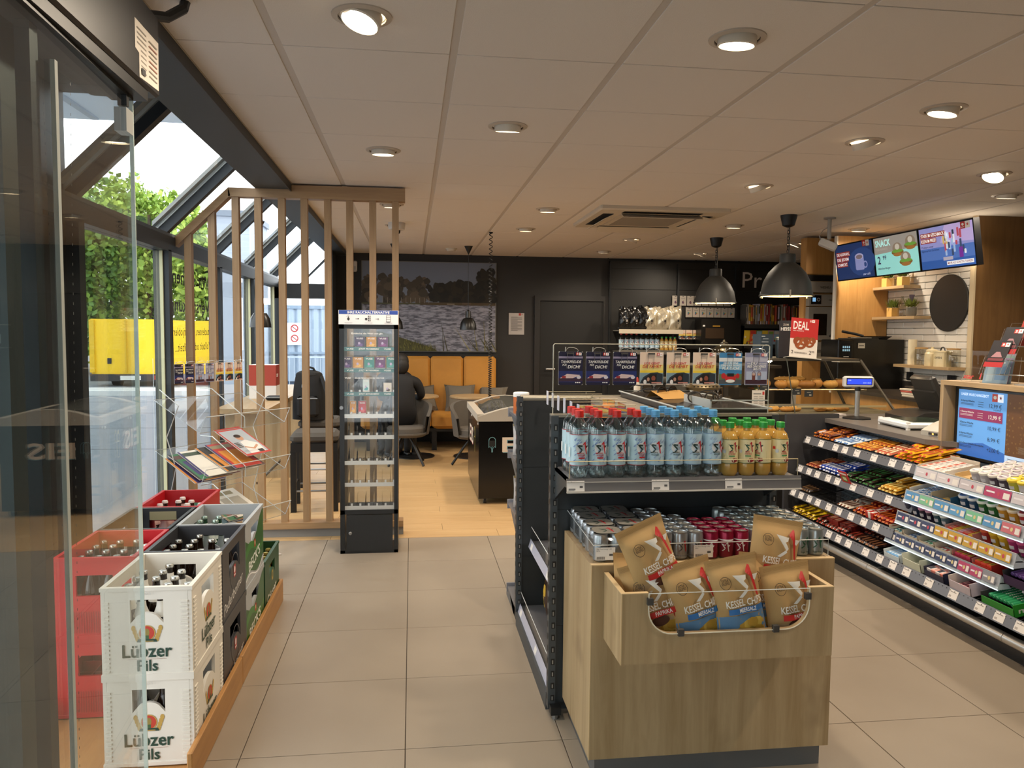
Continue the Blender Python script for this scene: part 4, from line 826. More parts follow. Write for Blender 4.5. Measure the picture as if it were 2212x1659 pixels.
# ================================================================== centre gondola with promotional end
class CylArt(Art):
    """print wrapped on an upright cylinder of radius r round its own axis; x=0 faces -y"""
    def __init__(s, mb, r, ph=0.): Art.__init__(s, mb, (0, 0, 0), (1, 0, 0), (0, 0, 1), .00012, .0003); s.r = r; s.ph = ph
    def P(s, x, y): a = -pi/2+x/s.r+s.ph; return ((s.r+s.k)*cos(a), (s.r+s.k)*sin(a), y)
    def rect(s, x0, y0, x1, y1, c):
        n = max(1, int(abs(x1-x0)/.006)); s.k += s.step
        s.mb.add([s.P(x0+(x1-x0)*i/n, y) for y in (y0, y1) for i in range(n+1)], [(i, i+1, n+2+i, n+1+i) for i in range(n)], c); return s
def star1(a, cx, cy, s, dark, red='#b5202a', outline=True):
    """open star in strokes with a red figure one for its last point"""
    D = C(dark) if isinstance(dark, str) else dark; R = C(red)
    P = lambda x, y: (cx+x*s, cy+y*s)
    a.poly([P(-.50, .30), P(.02, .24), P(-.02, .10), P(-.22, .14), P(.02, -.16), P(-.06, -.26)], D); a.poly([P(-.50, .30), P(-.12, -.14), P(-.04, -.06), P(-.30, .20)], D)
    a.poly([P(-.42, -.50), P(-.10, -.22), P(-.04, -.30), P(-.28, -.52)], D); a.poly([P(.30, .20), P(.52, .20), P(.36, -.02), P(.30, .04)], D)
    a.poly([P(.02, .34), P(.20, .56), P(.26, .52), P(.40, -.56), P(.30, -.50), P(.16, .34), P(.06, .28)], R)
t = thing('gondola', 'dark steel centre gondola with slotted uprights and side shelves', 'shelving')
def upright(x, y, ztop, z0=.03):
    q = MB(); q.box(x-.014, y-.018, z0, x+.014, y+.018, ztop, C('#4a4f53', .4, .4))
    a = Art(q, (x-.014, y-.018, 0), (1, 0, 0), (0, 0, 1)); b = Art(q, (x-.014, y+.018, 0), (0, -1, 0), (0, 0, 1))
    z = z0+.03
    while z < ztop-.04:
        a.rect(.010, z, .024, z+.024, C('#0b0c0d')); a.rect(.014, z+.003, .019, z+.018, C('#8a8680', .4)); b.rect(.008, z, .026, z+.024, C('#0b0c0d')); z += .0475
    return q.build('upright', t)
for x in (.533, 1.405):
    upright(x, 2.865, 1.16); upright(x, 3.80, 1.155)
q = MB(); q.box(.547, 2.86, .05, 1.391, 2.875, 1.15, GOND); q.build('end_panel', t); q = MB(); q.box(.547, 3.79, .05, 1.391, 3.805, 1.14, C('#232627', .45)); q.build('end_panel', t)
q = MB()
for z in (.35, .80): q.box(.547, 2.8585, z, 1.391, 2.86, z+.002, BLACK); q.box(.547, 3.7885, z, 1.391, 3.79, z+.002, BLACK)
q.build('panel_joint', t)
q = MB(); q.M = Matrix.Translation((.535, 3.80, 1.145)) @ Matrix.Rotation(pi/2, 4, 'Y'); q.lathe([(.016, 0), (.016, .87)], C('#a09a8c', .35, .6), 14); q.build('top_cap', t)
q = MB(); q.box(.52, 2.85, 1.155, 1.42, 2.89, 1.165, C('#a5a093', .35, .5)); q.build('end_rail', t)
q = MB(); q.box(.89, 2.88, .04, 1.03, 3.79, 1.155, C('#8d8478', .55)); q.build('spine', t)
q = MB(); q.box(1.04, 2.9, .95, 1.40, 3.78, 1.178, C('#35302d', .4)); q.build('riser', t)
q = MB(); q.box(1.035, 2.885, 1.178, 1.405, 3.785, 1.182, ACRYL); q.tube([(1.035, 2.885, 1.182), (1.405, 2.885, 1.182), (1.405, 3.785, 1.182), (1.035, 3.785, 1.182)], .004, ACEDGE, 5, True); q.box(1.16, 2.9, 1.182, 1.165, 3.2, 1.215, ACEDGE); q.box(1.16, 2.9, 1.21, 1.40, 2.903, 1.215, ACEDGE); q.build('acrylic_tray', t)
for x, zr, nm in ((.58, .43, 'l'), (.53, .10, 'b')):
    q = MB(); q.box(x+.01, 2.89, zr-.015, .89, 3.78, zr, RAILG); o = q.build('side_shelf', t)
    r_ = MB(); r_.add([(x, 2.89, zr-.03), (x, 3.78, zr-.03), (x+.012, 3.78, zr+.012), (x+.012, 2.89, zr+.012)], [(0, 1, 2, 3)], C('#b3b4c4', .3)); a = Art(r_, (x, 3.78, zr-.03), (0, -1, 0), (.27, 0, .96))
    for k in (.05, .5): a.rect(k, .005, k+.05, .035, TAGW)
    r_.build('price_rail', o); g = MB(); g.box(x+.014, 2.89, zr, x+.017, 3.78, zr+.07, ACRYL); g.tube([(x+.0155, 2.89, zr+.07), (x+.0155, 3.78, zr+.07)], .002, ACEDGE, 4); g.build('front_guard', o)
q = MB(); q.box(.52, 2.9, .0, .9, 3.78, .07, C('#3c3f41', .5)); q.build('base_kick', t)
for x, y in ((.545, 2.83), (.545, 3.77), (1.39, 2.83)): q = MB(); q.box(x-.02, y-.02, .02, x+.02, y+.02, .05, BLACK); q.cyl(x, y, 0, .03, .012, STEEL, 10); q.build('foot', t)
# shelf with the water bottles
t = thing('bottle_shelf', 'grey metal shelf with clear front guard carrying the water bottles', 'shelf')
q = MB(); q.box(.535, 2.6, .955, 1.38, 2.862, .966, RAILG); q.build('shelf_board', t)
q = MB(); q.prism([(2.592, .925), (2.6, .922), (2.606, .968), (2.598, .97)], .53, 1.385, C('#7c7a7b', .35, .3), 'yz'); q.box(.53, 2.588, .92, 1.385, 2.6, .925, C('#cfc9c0', .3)); q.box(.53, 2.594, .955, 1.385, 2.598, .958, C('#b0aca6', .3)); o = q.build('price_rail', t)
for x, n in ((.53, 'Star Mineralwasser'), (.832, 'Star Mineralwasser'), (1.10, 'Star Apfelschorle')):
    p = MB(); a = Art(p, (x, 2.592, .926), (1, 0, 0), (0, .15, .99)); a.rect(0, 0, .062, .036, TAGW); a.text(n, .004, .030, .0038, C('#444444'), 'l', False, 0, .04); a.rect(.006, .004, .03, .010, C('#777777')); a.rect(.045, .012, .056, .019, C('#555555')); a.rect(.004, .0015, .026, .0025, C('#555555')); p.build('price_tag', o)
for x in (.535, 1.372): q = MB(); q.prism([(2.86, .966), (2.86, .84), (2.66, .93), (2.6, .935), (2.6, .966)], x, x+.008, C('#3a3f42', .4, .3), 'yz'); q.build('bracket', t)
q = MB(); q.box(.54, 2.603, .966, 1.375, 2.606, 1.028, ACRYL); q.tube([(.54, 2.6045, .968), (.54, 2.6045, 1.028), (1.375, 2.6045, 1.028), (1.375, 2.6045, .968)], .0015, C('#c9b98f', .2), 4); q.build('front_guard', t)
# bottles
def pet(kind, r, h, liquid, cap, label, band, group, lab):
    t = thing('pet_bottle', lab, 'bottle', (0, 0, -5), 0, group); k = h/.235
    if liquid: q = MB(); q.lathe([(r*.75, 0), (r, .012), (r, .05*k), (r*.93, .06*k), (r, .07*k), (r, .15*k), (r*.97, .165*k), (r*.8, .185*k), (r*.45, .2*k), (.0125, .213*k), (.0125, .22*k)], C(liquid, .15, spec=.6), 16)
    else: q = MB(); q.lathe([(r*.6, .006), (r*.8, 0), (r, .014), (r*.97, .03), (r, .05*k), (r, .165*k), (r*.9, .185*k), (r*.45, .205*k), (.0125, .213*k), (.0125, .222*k)], PET, 18)
    q.build('bottle_body', t)
    if not liquid:
        q = MB()
        for i in range(5): a = 2*pi*i/5; q.ball((r*.62*cos(a), r*.62*sin(a), .016), (r*.33, r*.33, .018), PET, 8, 5)
        q.build('petaloid_base', t)
    q = MB(); q.lathe([(.0148, .217*k), (.0150, .222*k), (.0150, .235*k), (.0138, .2365*k)], C(cap, .4), 16); q.lathe([(.0154, .212*k), (.0154, .216*k)], C(cap, .4), 16); q.build('cap', t)
    z0, z1 = (.045, .155) if not liquid else (.045, .132)
    q = MB(); q.lathe([(r+.0004, z0), (r+.0004, z1)], C(label, .4), 18, cap=False); o = q.build('label_sleeve', t)
    p = MB(); a = CylArt(p, r+.0005, .25); zz = (z0+z1)/2
    a.rect(-.09, z0, .09, z0+.002, C(band)); a.rect(-.09, z1-.002, .09, z1, C(band))
    if not liquid:
        b_ = random.Random(5); BL = C('#7f97c4' if cap == '#c8281f' else '#9db4d0')
        for _ in range(26): x = b_.uniform(-.032, .034); y = z0+.012+b_.random()*(z1-z0-.03); d = b_.uniform(-1, 1); a.poly([(x, y), (x+.006, y+.004*d), (x+.011, y+.010), (x+.004, y+.005)], BL)
        a.ell(0, zz+.006, .021, .020, C('#dfe6ea')); star1(a, 0, zz+.008, .040, '#16322c')
        T = C('#b5202a' if cap == '#c8281f' else '#1d3a34'); a.text('MINERAL', -.005, zz-.013, .0055, T, 'c', True, .1, .024); a.text('WASSER', -.003, zz-.021, .0055, T, 'c', True, .1, .024)
        if cap == '#c8281f': a.rect(-.012, zz-.029, .008, zz-.024, T)
        a.rect(.043, zz+.01, .05, zz+.018, C('#c0281f')); a.rect(.05, zz+.01, .057, zz+.018, WHITE); a.rect(-.05, zz-.025, -.044, zz+.01, WHITE)
    else:
        a.poly([(-.03, z0+.02), (.03, z0+.01), (.03, z0+.045), (-.03, z0+.03)], C('#d9c98e')); a.ell(0, zz+.014, .017, .018, C('#ecdfb8')); star1(a, 0, zz+.016, .034, '#1d4a34')
        a.text('APFEL', -.006, zz-.004, .0055, C('#b5202a'), 'c', True, .1, .017); a.text('SCHORLE', -.004, zz-.011, .0055, C('#b5202a'), 'c', True, .1, .024); a.rect(-.014, zz-.018, .006, zz-.014, C('#3d8a4c'))
        a.ell(.004, z0+.012, .009, .008, C('#8e1f2b')); a.ell(-.004, z0+.011, .007, .007, C('#e8ddb8')); a.ell(.012, z0+.013, .006, .006, C('#a52a30')); a.rect(-.046, zz+.006, -.036, zz+.016, C('#c0281f')); a.ell(-.03, zz, .006, .007, C('#c8ccd0'))
    p.build('label_print', o); return t
bx = [.581, .649, .717, .786, .857, .927, .993, 1.066, 1.133, 1.2, 1.261, 1.323]
P3 = [pet('red', .0325, .235, None, '#c8281f', '#b9d4de', '#a8202c', 'red capped water bottles on the gondola end', 'clear mineral water bottle with red cap in the gondola end row'),
      pet('blue', .0325, .235, None, '#5fa8dc', '#bcd6e4', '#7d9cc4', 'blue capped water bottles on the gondola end', 'clear mineral water bottle with blue cap in the gondola end row'),
      pet('green', .0292, .190, '#bd9245', '#2fa043', '#e3d5a4', '#5a6b30', 'green capped juice bottles on the gondola end', 'amber apple spritzer bottle with green cap in the gondola end row')]
R = random.Random(11); used = [0, 0, 0]
rows = {0: 3, 1: 3, 2: 2, 3: 2}
for c in range(12):
    k = c//4; n = rows.get(c, 3) if k == 0 else 3
    for j in range(n):
        loc = (bx[c]+R.uniform(-.002, .002), 2.642+j*.0695+(0 if k < 2 else .003), .966); rz = R.uniform(-.45, .15)
        if c == 10 and j == 0: rz = -1.2
        if used[k] == 0: P3[k].location = loc; P3[k].rotation_euler = (0, 0, rz); used[k] = 1
        else: dup(P3[k], loc, rz)

# ---- oak promo box with the cans
t = thing('promo_box', 'oak veneered promotional box with chips tray at the gondola end', 'display box')
q = MB(); q.box(.575, 2.40, .075, 1.41, 2.418, .724, OAK); q.box(.575, 2.4182, .075, .593, 2.845, .724, OAK); q.box(1.392, 2.4182, .075, 1.41, 2.845, .724, OAK); q.box(.5932, 2.4184, .705, 1.3918, 2.844, .723, OAKX); q.build('carcass', t)
q = MB(); q.box(.5745, 2.3995, .722, 1.4105, 2.4185, .7255, C('#cdb287', .4)); q.box(.5744, 2.3994, .0745, .5772, 2.4025, .7218, C('#cdb287', .4)); q.build('edge_band', t)
q = MB(); q.box(.60, 2.42, 0, 1.39, 2.85, .075, C('#6f7275', .35, .5)); q.build('plinth', t)
q = MB(); q.box(.585, 2.425, .724, 1.40, 2.428, .782, ACRYL); q.box(.585, 2.425, .724, .588, 2.85, .80, ACRYL); q.tube([(.586, 2.85, .80), (.586, 2.4265, .782), (1.40, 2.4265, .782), (1.40, 2.4265, .726)], .0016, ACEDGE, 4); o = q.build('can_guard', t)
for x in (.593, .926):
    p = MB(); a = Art(p, (x, 2.4245, .733), (1, 0, 0), (0, 0, 1)); a.rect(0, 0, .066, .042, C('#e2ded8')); a.text('Star Pure Energy 0,25l', .004, .035, .004, C('#444444'), 'l', False, 0, .05); a.text('DPG', .004, .029, .004, C('#444444'), 'l'); a.rect(.046, .014, .058, .021, C('#555555'))
    for k in range(9): a.rect(.005+k*.003, .003, .0065+k*.003, .012, C('#444444'))
    p.build('price_tag', o)
# chips tray: carcass with a U-shaped window
TX_, TXR, TYF, TYB = .617, 1.288, 2.19, 2.40
q = MB(); q.box(TX_, TYF+.0142, .484, TX_+.014, TYB-.0005, .70, OAK); q.box(TXR-.014, TYF+.0142, .484, TXR, TYB-.0005, .70, OAK); q.box(TX_+.0145, TYF+.0145, .486, TXR-.0145, TYB-.001, .50, OAKX)
def uwin(n=8):
    pts = []; x0, x1, zb, r = .70, 1.207, .575, .075
    pts.append((x0, .70))
    for k in range(n+1): a = pi+pi/2*k/n; pts.append((x0+r+r*cos(a), zb+r+r*sin(a)))
    for k in range(n+1): a = 1.5*pi+pi/2*k/n; pts.append((x1-r+r*cos(a), zb+r+r*sin(a)))
    pts.append((x1, .70)); return pts
U = uwin(); fr = [(TX_, .484), (TXR, .484), (TXR, .70)]+list(reversed(U))+[(TX_, .70)]
def notch(mb, y0, y1, mt):
    n = len(U); low = [(x, .484) for x, z in U]
    for i in range(n-1):
        a, b, c, d = U[i], U[i+1], low[i+1], low[i]
        if abs(a[0]-b[0]) > 1e-5: mb.prism([d, c, b, a], y0, y1, mt, 'xz')
    mb.prism([(TX_, .484), (.6999, .484), (.6999, .70), (TX_, .70)], y0, y1, mt, 'xz'); mb.prism([(1.207, .484), (TXR, .484), (TXR, .70), (1.207, .70)], y0, y1, mt, 'xz')
notch(q, TYF, TYF+.014, OAK); q.build('chips_tray', t)
for b_ in ((TX_-.0005, TYF-.0005, .699, .70, TYF+.0145, .7015), (1.207, TYF-.0005, .699, TXR+.0005, TYF+.0145, .7015), (TX_-.0006, TYF-.0006, .4835, TX_+.003, TYF+.003, .6988), (TX_-.0004, TYF+.015, .699, TX_+.0145, TYB-.001, .7014), (TXR-.0145, TYF+.015, .699, TXR+.0004, TYB-.001, .7014)):
    q = MB(); q.box(*b_, C('#cdb287', .4)); q.build('tray_edge_band', t)
q = MB(); pts = [(x, TYF-.004, z) for x, z in U]; n = len(pts); q.add(pts, [tuple(range(n))], ACRYL); q.tube(pts, .0022, C('#d6cfba', .15, spec=.8), 5); q.tube([pts[0], pts[-1]], .0015, ACEDGE, 4)
for x, z in ((.80, .577), (1.10, .577), (.703, .675), (1.2, .675)): q.box(x-.009, TYF-.012, z-.008, x+.009, TYF+.002, z+.012, C('#3f3d3b', .5))
q.build('tray_window', t)
# cans: wrapped four-packs and single cans
def canmesh(body, art):
    q = MB(); q.lathe([(.021, 0), (.0262, .005), (.0262, .078), (.0235, .086), (.0245, .088), (.0245, .0905), (.0225, .0905), (.0215, .087)], body, 16, cap=False); q.lathe([(.0216, .0868), (0, .0868)], C('#b8b6ae', .3, .85), 16, cap=False); q.lathe([(0, 0), (.021, 0)], body, 12, cap=False)
    l = MB(); l.M = Matrix.Translation((0, 0, .0872)); l.lathe([(.0, .0), (.008, .0), (.008, .0012), (0, .0012)], C('#d6d4cc', .3, .8), 10, (.004, 0, 0))
    p = MB(); art(CylArt(p, .0263, R.uniform(-.4, .4))); return q.mesh('can_body'), l.mesh('pull_tab'), p.mesh('print')
def can(label, group, meshes, loc, rz):
    t = thing('drink_can', label, 'can', loc, rz, group); put('can_body', meshes[0], t); put('pull_tab', meshes[1], t); put('print', meshes[2], t); return t
def a_sil(a): star1(a, 0, .046, .034, '#3a3a3a'); a.rect(-.06, .012, .06, .016, C('#77777a'))
def a_red(a): a.rect(-.03, .06, .03, .064, WHITE); star1(a, 0, .04, .03, '#e8e2e0', '#e8e2e0')
def a_grn(a): star1(a, 0, .046, .036, '#1f5a40', '#1f5a40'); a.text('Sugar Free', 0, .012, .006, C('#1f4a38'), 'c', True, .1, .03)
KIND = {'s': (canmesh(C('#9c9fa2', .3, .7), a_sil), 'silver energy drink can standing single on the oak box', 'single silver cans on the oak box'),
        'r': (canmesh(C('#8e1436', .3, .5), a_red), 'crimson energy drink can on the oak box', 'crimson cans on the oak box'),
        'g': (canmesh(C('#a4abab', .3, .7), a_grn), 'silver can with green star on the oak box', 'green star cans on the oak box')}
for c in range(11):
    x = .836+c*.0535; k = 's' if c < 3 else 'r' if c < 6 else 'g'
    for j in range(7):
        if k == 'r' and j > 3: continue
        if c == 2 and j in (5, 6): continue
        y = 2.460+j*.0535; ms, lb, gp = KIND[k]; can(lb, gp, ms, (x, y, .7235), R.uniform(-.3, .3))
ms = KIND['s'][0]
for c in range(2):
    for j in range(4):
        x, y = .645+c*.108, 2.487+j*.108 if j < 3 else 2.487+3*.108
        if y+.054 > 2.86: y = 2.80
        t = thing('four_pack', 'shrink-wrapped four pack of silver cans on the oak box', 'drinks pack', (x, y, .7235), 0, 'wrapped four packs on the oak box')
        for sx in (-1, 1):
            for sy in (-1, 1): o = put('can', ms[0], t, (sx*.0264, sy*.0264, 0))
        if 'fp' not in card_me:
            q = MB(); q.rbox(-.0535, -.0535, .001, .0535, .0535, .0925, FILM, .02); card_me['fp'] = q.mesh('film')
            q = MB(); a = Art(q, (-.05, -.05, .0928), (1, 0, 0), (0, 1, 0)); a.rrect(.004, .004, .096, .096, .025, C('#a9a49a', .3, .4)); star1(a, .05, .05, .05, '#3a4a42'); card_me['fpl'] = q.mesh('top_print')
        put('film', card_me['fp'], t); put('top_print', card_me['fpl'], t)
# ---- bags of kettle chips
BW, BH = .168, .27
def pillow(u, v, w, h, d):
    a = 2*u-1; e = max(0, 1-abs(a)**2.6)**.6; f_ = max(0., sin(pi*min(1, max(0, (v*1.08-.02)))))**.55 if v < .93 else .0
    f_ *= min(1, max(0, (.94-v)/.12)) if v > .82 else 1
    cr = .0035*sin(a*7+v*9)*e; pinch = 1-.07*sin(pi*v)
    return (a*w/2*pinch, -(d/2*e*f_+cr*min(1, f_)), v*h)
class PilArt(Art):
    def __init__(s, mb, w, h, d): s.mb = mb; s.w, s.h, s.d = w, h, d; s.k = .0010; s.step = .0005; s.n = None
    def P(s, x, y):
        p = pillow(min(1, max(0, x/s.w)), min(1, max(0, y/s.h)), s.w, s.h, s.d); return (p[0], p[1]-s.k, p[2])
    def rect(s, x0, y0, x1, y1, c):
        s.k += s.step; s.mb.grid(lambda u, v: s.P(x0+(x1-x0)*u, y0+(y1-y0)*v), 10, 4, c); return s
    def poly(s, pts, c):
        s.k += s.step; cx = sum(p[0] for p in pts)/len(pts); cy = sum(p[1] for p in pts)/len(pts); q = []
        for i, p in enumerate(pts):
            b = pts[(i+1) % len(pts)]; q += [p, ((p[0]+b[0])/2, (p[1]+b[1])/2)]
        n = len(q); mid = [((p[0]+cx)/2, (p[1]+cy)/2) for p in q]
        s.mb.add([s.P(*p) for p in q]+[s.P(*p) for p in mid]+[s.P(cx, cy)], [(i, (i+1) % n, n+(i+1) % n, n+i) for i in range(n)]+[(n+i, n+(i+1) % n, 2*n) for i in range(n)], c); return s
KRAFT = C('#b7935f', .75, noise=.08, nscale=25)
def chips(kind):
    q = MB(); q.grid(lambda u, v: pillow(u, v, BW, BH, .07), 20, 26, KRAFT); q.grid(lambda u, v: (pillow(u, v, BW, BH, .07)[0], -pillow(u, v, BW, BH, .07)[1]+.001, v*BH), 14, 16, KRAFT)
    p = MB(); a = PilArt(p, BW, BH, .07); w, h = BW, BH
    if kind == 'salz': a.rect(.02*w, .02*h, .98*w, .36*h, C('#5d86ad', .6))
    else: a.rect(.02*w, .02*h, .98*w, .34*h, C('#b99a72', .7))
    CH_ = C('#c9a94a', .6); CH2 = C('#b08a2e', .6); rr = random.Random(3)
    for k in range(9): cx, cy = rr.uniform(.35, .85)*w, rr.uniform(.06, .26)*h; a.poly([(cx+.022*cos(2*pi*i/7)*rr.uniform(.7, 1.2), cy+.02*sin(2*pi*i/7)*rr.uniform(.7, 1.1)) for i in range(7)], CH_ if k % 2 else CH2)
    if kind != 'salz': a.ell(.5*w, .33*h, .03, .016, C('#4d2a1c')); a.ell(.88*w, .36*h, .018, .018, C('#a5281f')); a.ell(.2*w, .2*h, .014, .016, C('#e0d8c8'))
    a.ring(.27*w, .74*h, .0175, .0190, C('#3d3226'), 24); a.text('EXTRA', .27*w, .755*h, .008, C('#3d3226'), 'c', True, 0, .022); a.text('KNUSPRIG', .27*w, .722*h, .008, C('#3d3226'), 'c', True, 0, .026)
    star1(a, .68*w, .72*h, .085, '#ded9cf', '#c02522'); a.text('KESSEL CHIPS', .56*w, .47*h, .021, C('#e9e5dc'), 'c', True, 0, .74*w)
    a.rect(.22*w, .385*h, .93*w, .452*h, C('#2f6fb0' if kind == 'salz' else '#c02522')); a.text('MEERSALZ' if kind == 'salz' else 'PAPRIKA', .6*w, .40*h, .012, WHITE, 'c', True, .0, .34*w)
    for k in range(5): a.rect(.03*w, (.945+k*.01)*h, .97*w, (.947+k*.01)*h, C('#8a6a3e'))
    return q.mesh('bag_body'), p.mesh('bag_print')
CB = {k: chips(k) for k in ('salz', 'paprika')}
def bag(kind, x, y, z, roll, yaw, lean, lab):
    t = thing('chips_bag', lab, 'chips bag'); put('bag_body', CB[kind][0], t); put('bag_print', CB[kind][1], t)
    t.matrix_world = Matrix.Translation((x, y, z)) @ Matrix.Rotation(yaw, 4, 'Z') @ Matrix.Rotation(-roll, 4, 'Y') @ Matrix.Rotation(lean, 4, 'X')
bag('paprika', .795, 2.30, .63, .36, .18, -.1, 'kraft paprika chips bag standing tallest and tilted beside the tray corner')
bag('paprika', 1.14, 2.335, .61, -.17, -.08, -.12, 'kraft paprika chips bag standing high behind the flat lying ones')
bag('salz', .90, 2.25, .508, .24, .1, -.1, 'kraft sea salt chips bag half covered by its sea salt neighbour')
bag('salz', 1.02, 2.235, .52, .17, 0, -.06, 'kraft sea salt chips bag with full blue band in the tray middle')
bag('paprika', 1.195, 2.245, .487, .12, .05, -.1, 'kraft paprika chips bag low in the tray by the right bracket')
bag('paprika', .705, 2.33, .50, -.13, .25, -.25, 'kraft chips bag leaning back in the tray corner, seal showing')
bag('paprika', .79, 2.27, .505, .3, -.15, -.1, 'crumpled kraft chips bag at the bottom of the tray window')
bag('salz', 1.10, 2.31, .50, -.1, 0, -.1, 'kraft chips bag squeezed in behind the sea salt bags')
# ---- acrylic card stand on top of the gondola end
t = thing('card_stand', 'clear acrylic card stand on top of the gondola end', 'card stand')
q = MB(); q.box(.53, 2.878, 1.165, 1.388, 2.882, 1.43, ACRYL); q.tube([(.53, 2.88, 1.166), (.53, 2.88, 1.425), (.535, 2.88, 1.43), (1.383, 2.88, 1.43), (1.388, 2.88, 1.425), (1.388, 2.88, 1.166)], .002, C('#bcb9a8', .15, spec=.8), 5); q.build('sheet', t)
q = MB(); q.box(.53, 2.83, 1.163, 1.388, 2.93, 1.167, ACRYL); q.build('foot', t)
for i, k in enumerate(('tank', 'tank', 'tank', 'fahrt', 'fahrt', 'fahrt', 'klein', 'du')):
    gift_card(k, (.547+i*.1048, 2.862, 1.276), 0, {'tank': 'navy gift card with white slogan on the acrylic stand', 'fahrt': 'sand coloured Los geht die Fahrt gift card on the acrylic stand', 'klein': 'light blue Überraschung gift card on the acrylic stand', 'du': 'grey violet Du besonderes gift card on the acrylic stand'}[k], 'gift cards on the acrylic stand', .092, .125)
# ---- peg hooks with price tags and candy bags
t0 = None
for i, y in enumerate((3.70, 3.56, 3.42, 3.28, 3.14, 3.0)):
    if t0 is None:
        t0 = thing('peg_hook', 'wire peg hook with white price flag on the gondola side', 'hook', (.655, y, 1.185), 0, 'peg hooks on the gondola side')
        q = MB(); q.tube([(.0, 0, .0), (.235, 0, 0.0)], .0018, C('#8f866f', .45, .5), 5); q.tube([(.19, .0, .0), (.19, 0, -.03), (.235, 0, -.03)], .0018, C('#8f866f', .45, .5), 5); q.build('wire', t0)
        q = MB(); q.box(-.002, -.022, -.062, 0, .022, .004, C('#d9dae6', .3)); q.build('price_flag', t0)
    else: dup(t0, (.655, y, 1.185))
def softbag(name, label, cat, group, c1, c2, w=.12, h=.15):
    t = thing(name, label, cat, (0, 0, -5), 0, group); q = MB(); q.grid(lambda u, v: pillow(u, v, w, h, .04), 10, 12, C(c1, .3)); q.grid(lambda u, v: (pillow(u, v, w, h, .04)[0], -pillow(u, v, w, h, .04)[1]+.001, v*h), 8, 8, C(c1, .3)); q.build('bag_body', t)
    p = MB(); a = PilArt(p, w, h, .04); a.rect(.1*w, .5*h, .9*w, .75*h, C(c2)); a.ell(.5*w, .3*h, .25*w, .15*h, C('#d9b24a')); a.rect(.02*w, .93*h, .98*w, .99*h, C('#d8b85a', .3, .5)); p.build('print', t); return t
SB = [softbag('candy_bag', 'red and gold sweets bag on the gondola peg hooks', 'candy bag', 'sweets bags on the peg hooks', '#b02a26', '#e8d7a0'), softbag('candy_bag', 'blue and red sweets bag on the gondola peg hooks', 'candy bag', 'sweets bags on the peg hooks', '#2a4a8c', '#c23a30'), softbag('candy_bag', 'orange sweets bag on the gondola peg hooks', 'candy bag', 'sweets bags on the peg hooks', '#d98a2a', '#f0e0b0')]
for i, (k, x, y) in enumerate(((0, .75, 3.28), (0, .80, 3.28), (1, .78, 3.14), (0, .72, 3.14), (2, .76, 3.0), (1, .82, 3.0), (0, .87, 3.14), (2, .85, 3.28))):
    loc = (x, y, 1.005+.004*i)
    if SB[k].location.z < -1: SB[k].location = loc; SB[k].rotation_euler = (0, 0, -pi/2+.3)
    else: dup(SB[k], loc, -pi/2+.2*(i % 3))
NB = softbag('candy_bag', 'brown and yellow chocolate bag on the gondola base shelf', 'candy bag', 'chocolate bags on the gondola base', '#3a2216', '#c9a02a', .16, .2)
for i in range(6):
    loc = (.66+.03*(i % 2), 3.65-i*.13, .105); r_ = -pi/2+.2*((i % 3)-1)
    if i == 0: NB.location = loc; NB.rotation_euler = (0, 0, r_)
    else: dup(NB, loc, r_)
# sunglasses on the riser
def shades(x, y, rz, col, lens, lab):
    t = thing('sunglasses', lab, 'sunglasses', (x, y, 1.182), rz)
    q = MB()
    for s in (-1, 1):
        pts = [(s*.034+.028*cos(2*pi*i/16), 0, .026+.024*sin(2*pi*i/16)) for i in range(16)]; q.tube(pts, .0035, C(col, .3), 5, True)
    q.tube([(-.008, 0, .032), (.008, 0, .032)], .003, C(col, .3), 5); q.build('frame', t)
    q = MB()
    for s in (-1, 1): q.add([(s*.034+.026*cos(2*pi*i/14), .0005, .026+.022*sin(2*pi*i/14)) for i in range(14)], [tuple(range(14))], clear('lens'+lens, (.35, .3, .25) if lens == 'd' else (.75, .7, .6), 1.5))
    q.build('lens', t)
    for s in (-1, 1): q = MB(); q.tube([(s*.062, 0, .035), (s*.064, .07, .036), (s*.062, .125, .02)], .003, C(col, .3), 5); q.build('temple_arm', t)
shades(1.16, 3.42, .5, '#1a1816', 'd', 'black sunglasses lying on a folded card on the gondola riser'); shades(1.20, 3.08, -.5, '#3b3126', 'c', 'brown half-clear sunglasses in the acrylic tray'); shades(1.17, 3.65, .2, '#1a1816', 'd', 'black sunglasses farthest back on the gondola riser'); shades(1.33, 3.25, .9, '#241d17', 'd', 'dark sunglasses folded beside the tray edge')
t = thing('folded_card', 'folded brown card under the sunglasses', 'card', (1.16, 3.38, 1.182), .3); q = MB(); q.add([(-.07, -.05, .0), (.09, -.05, .0), (.09, .05, .03), (-.07, .05, .03)], [(0, 1, 2, 3)], C('#b98d4c', .7)); q.add([(-.07, .05, .03), (.09, .05, .03), (.09, .08, 0), (-.07, .08, 0)], [(0, 1, 2, 3)], C('#a87f42', .7)); q.build('card', t)
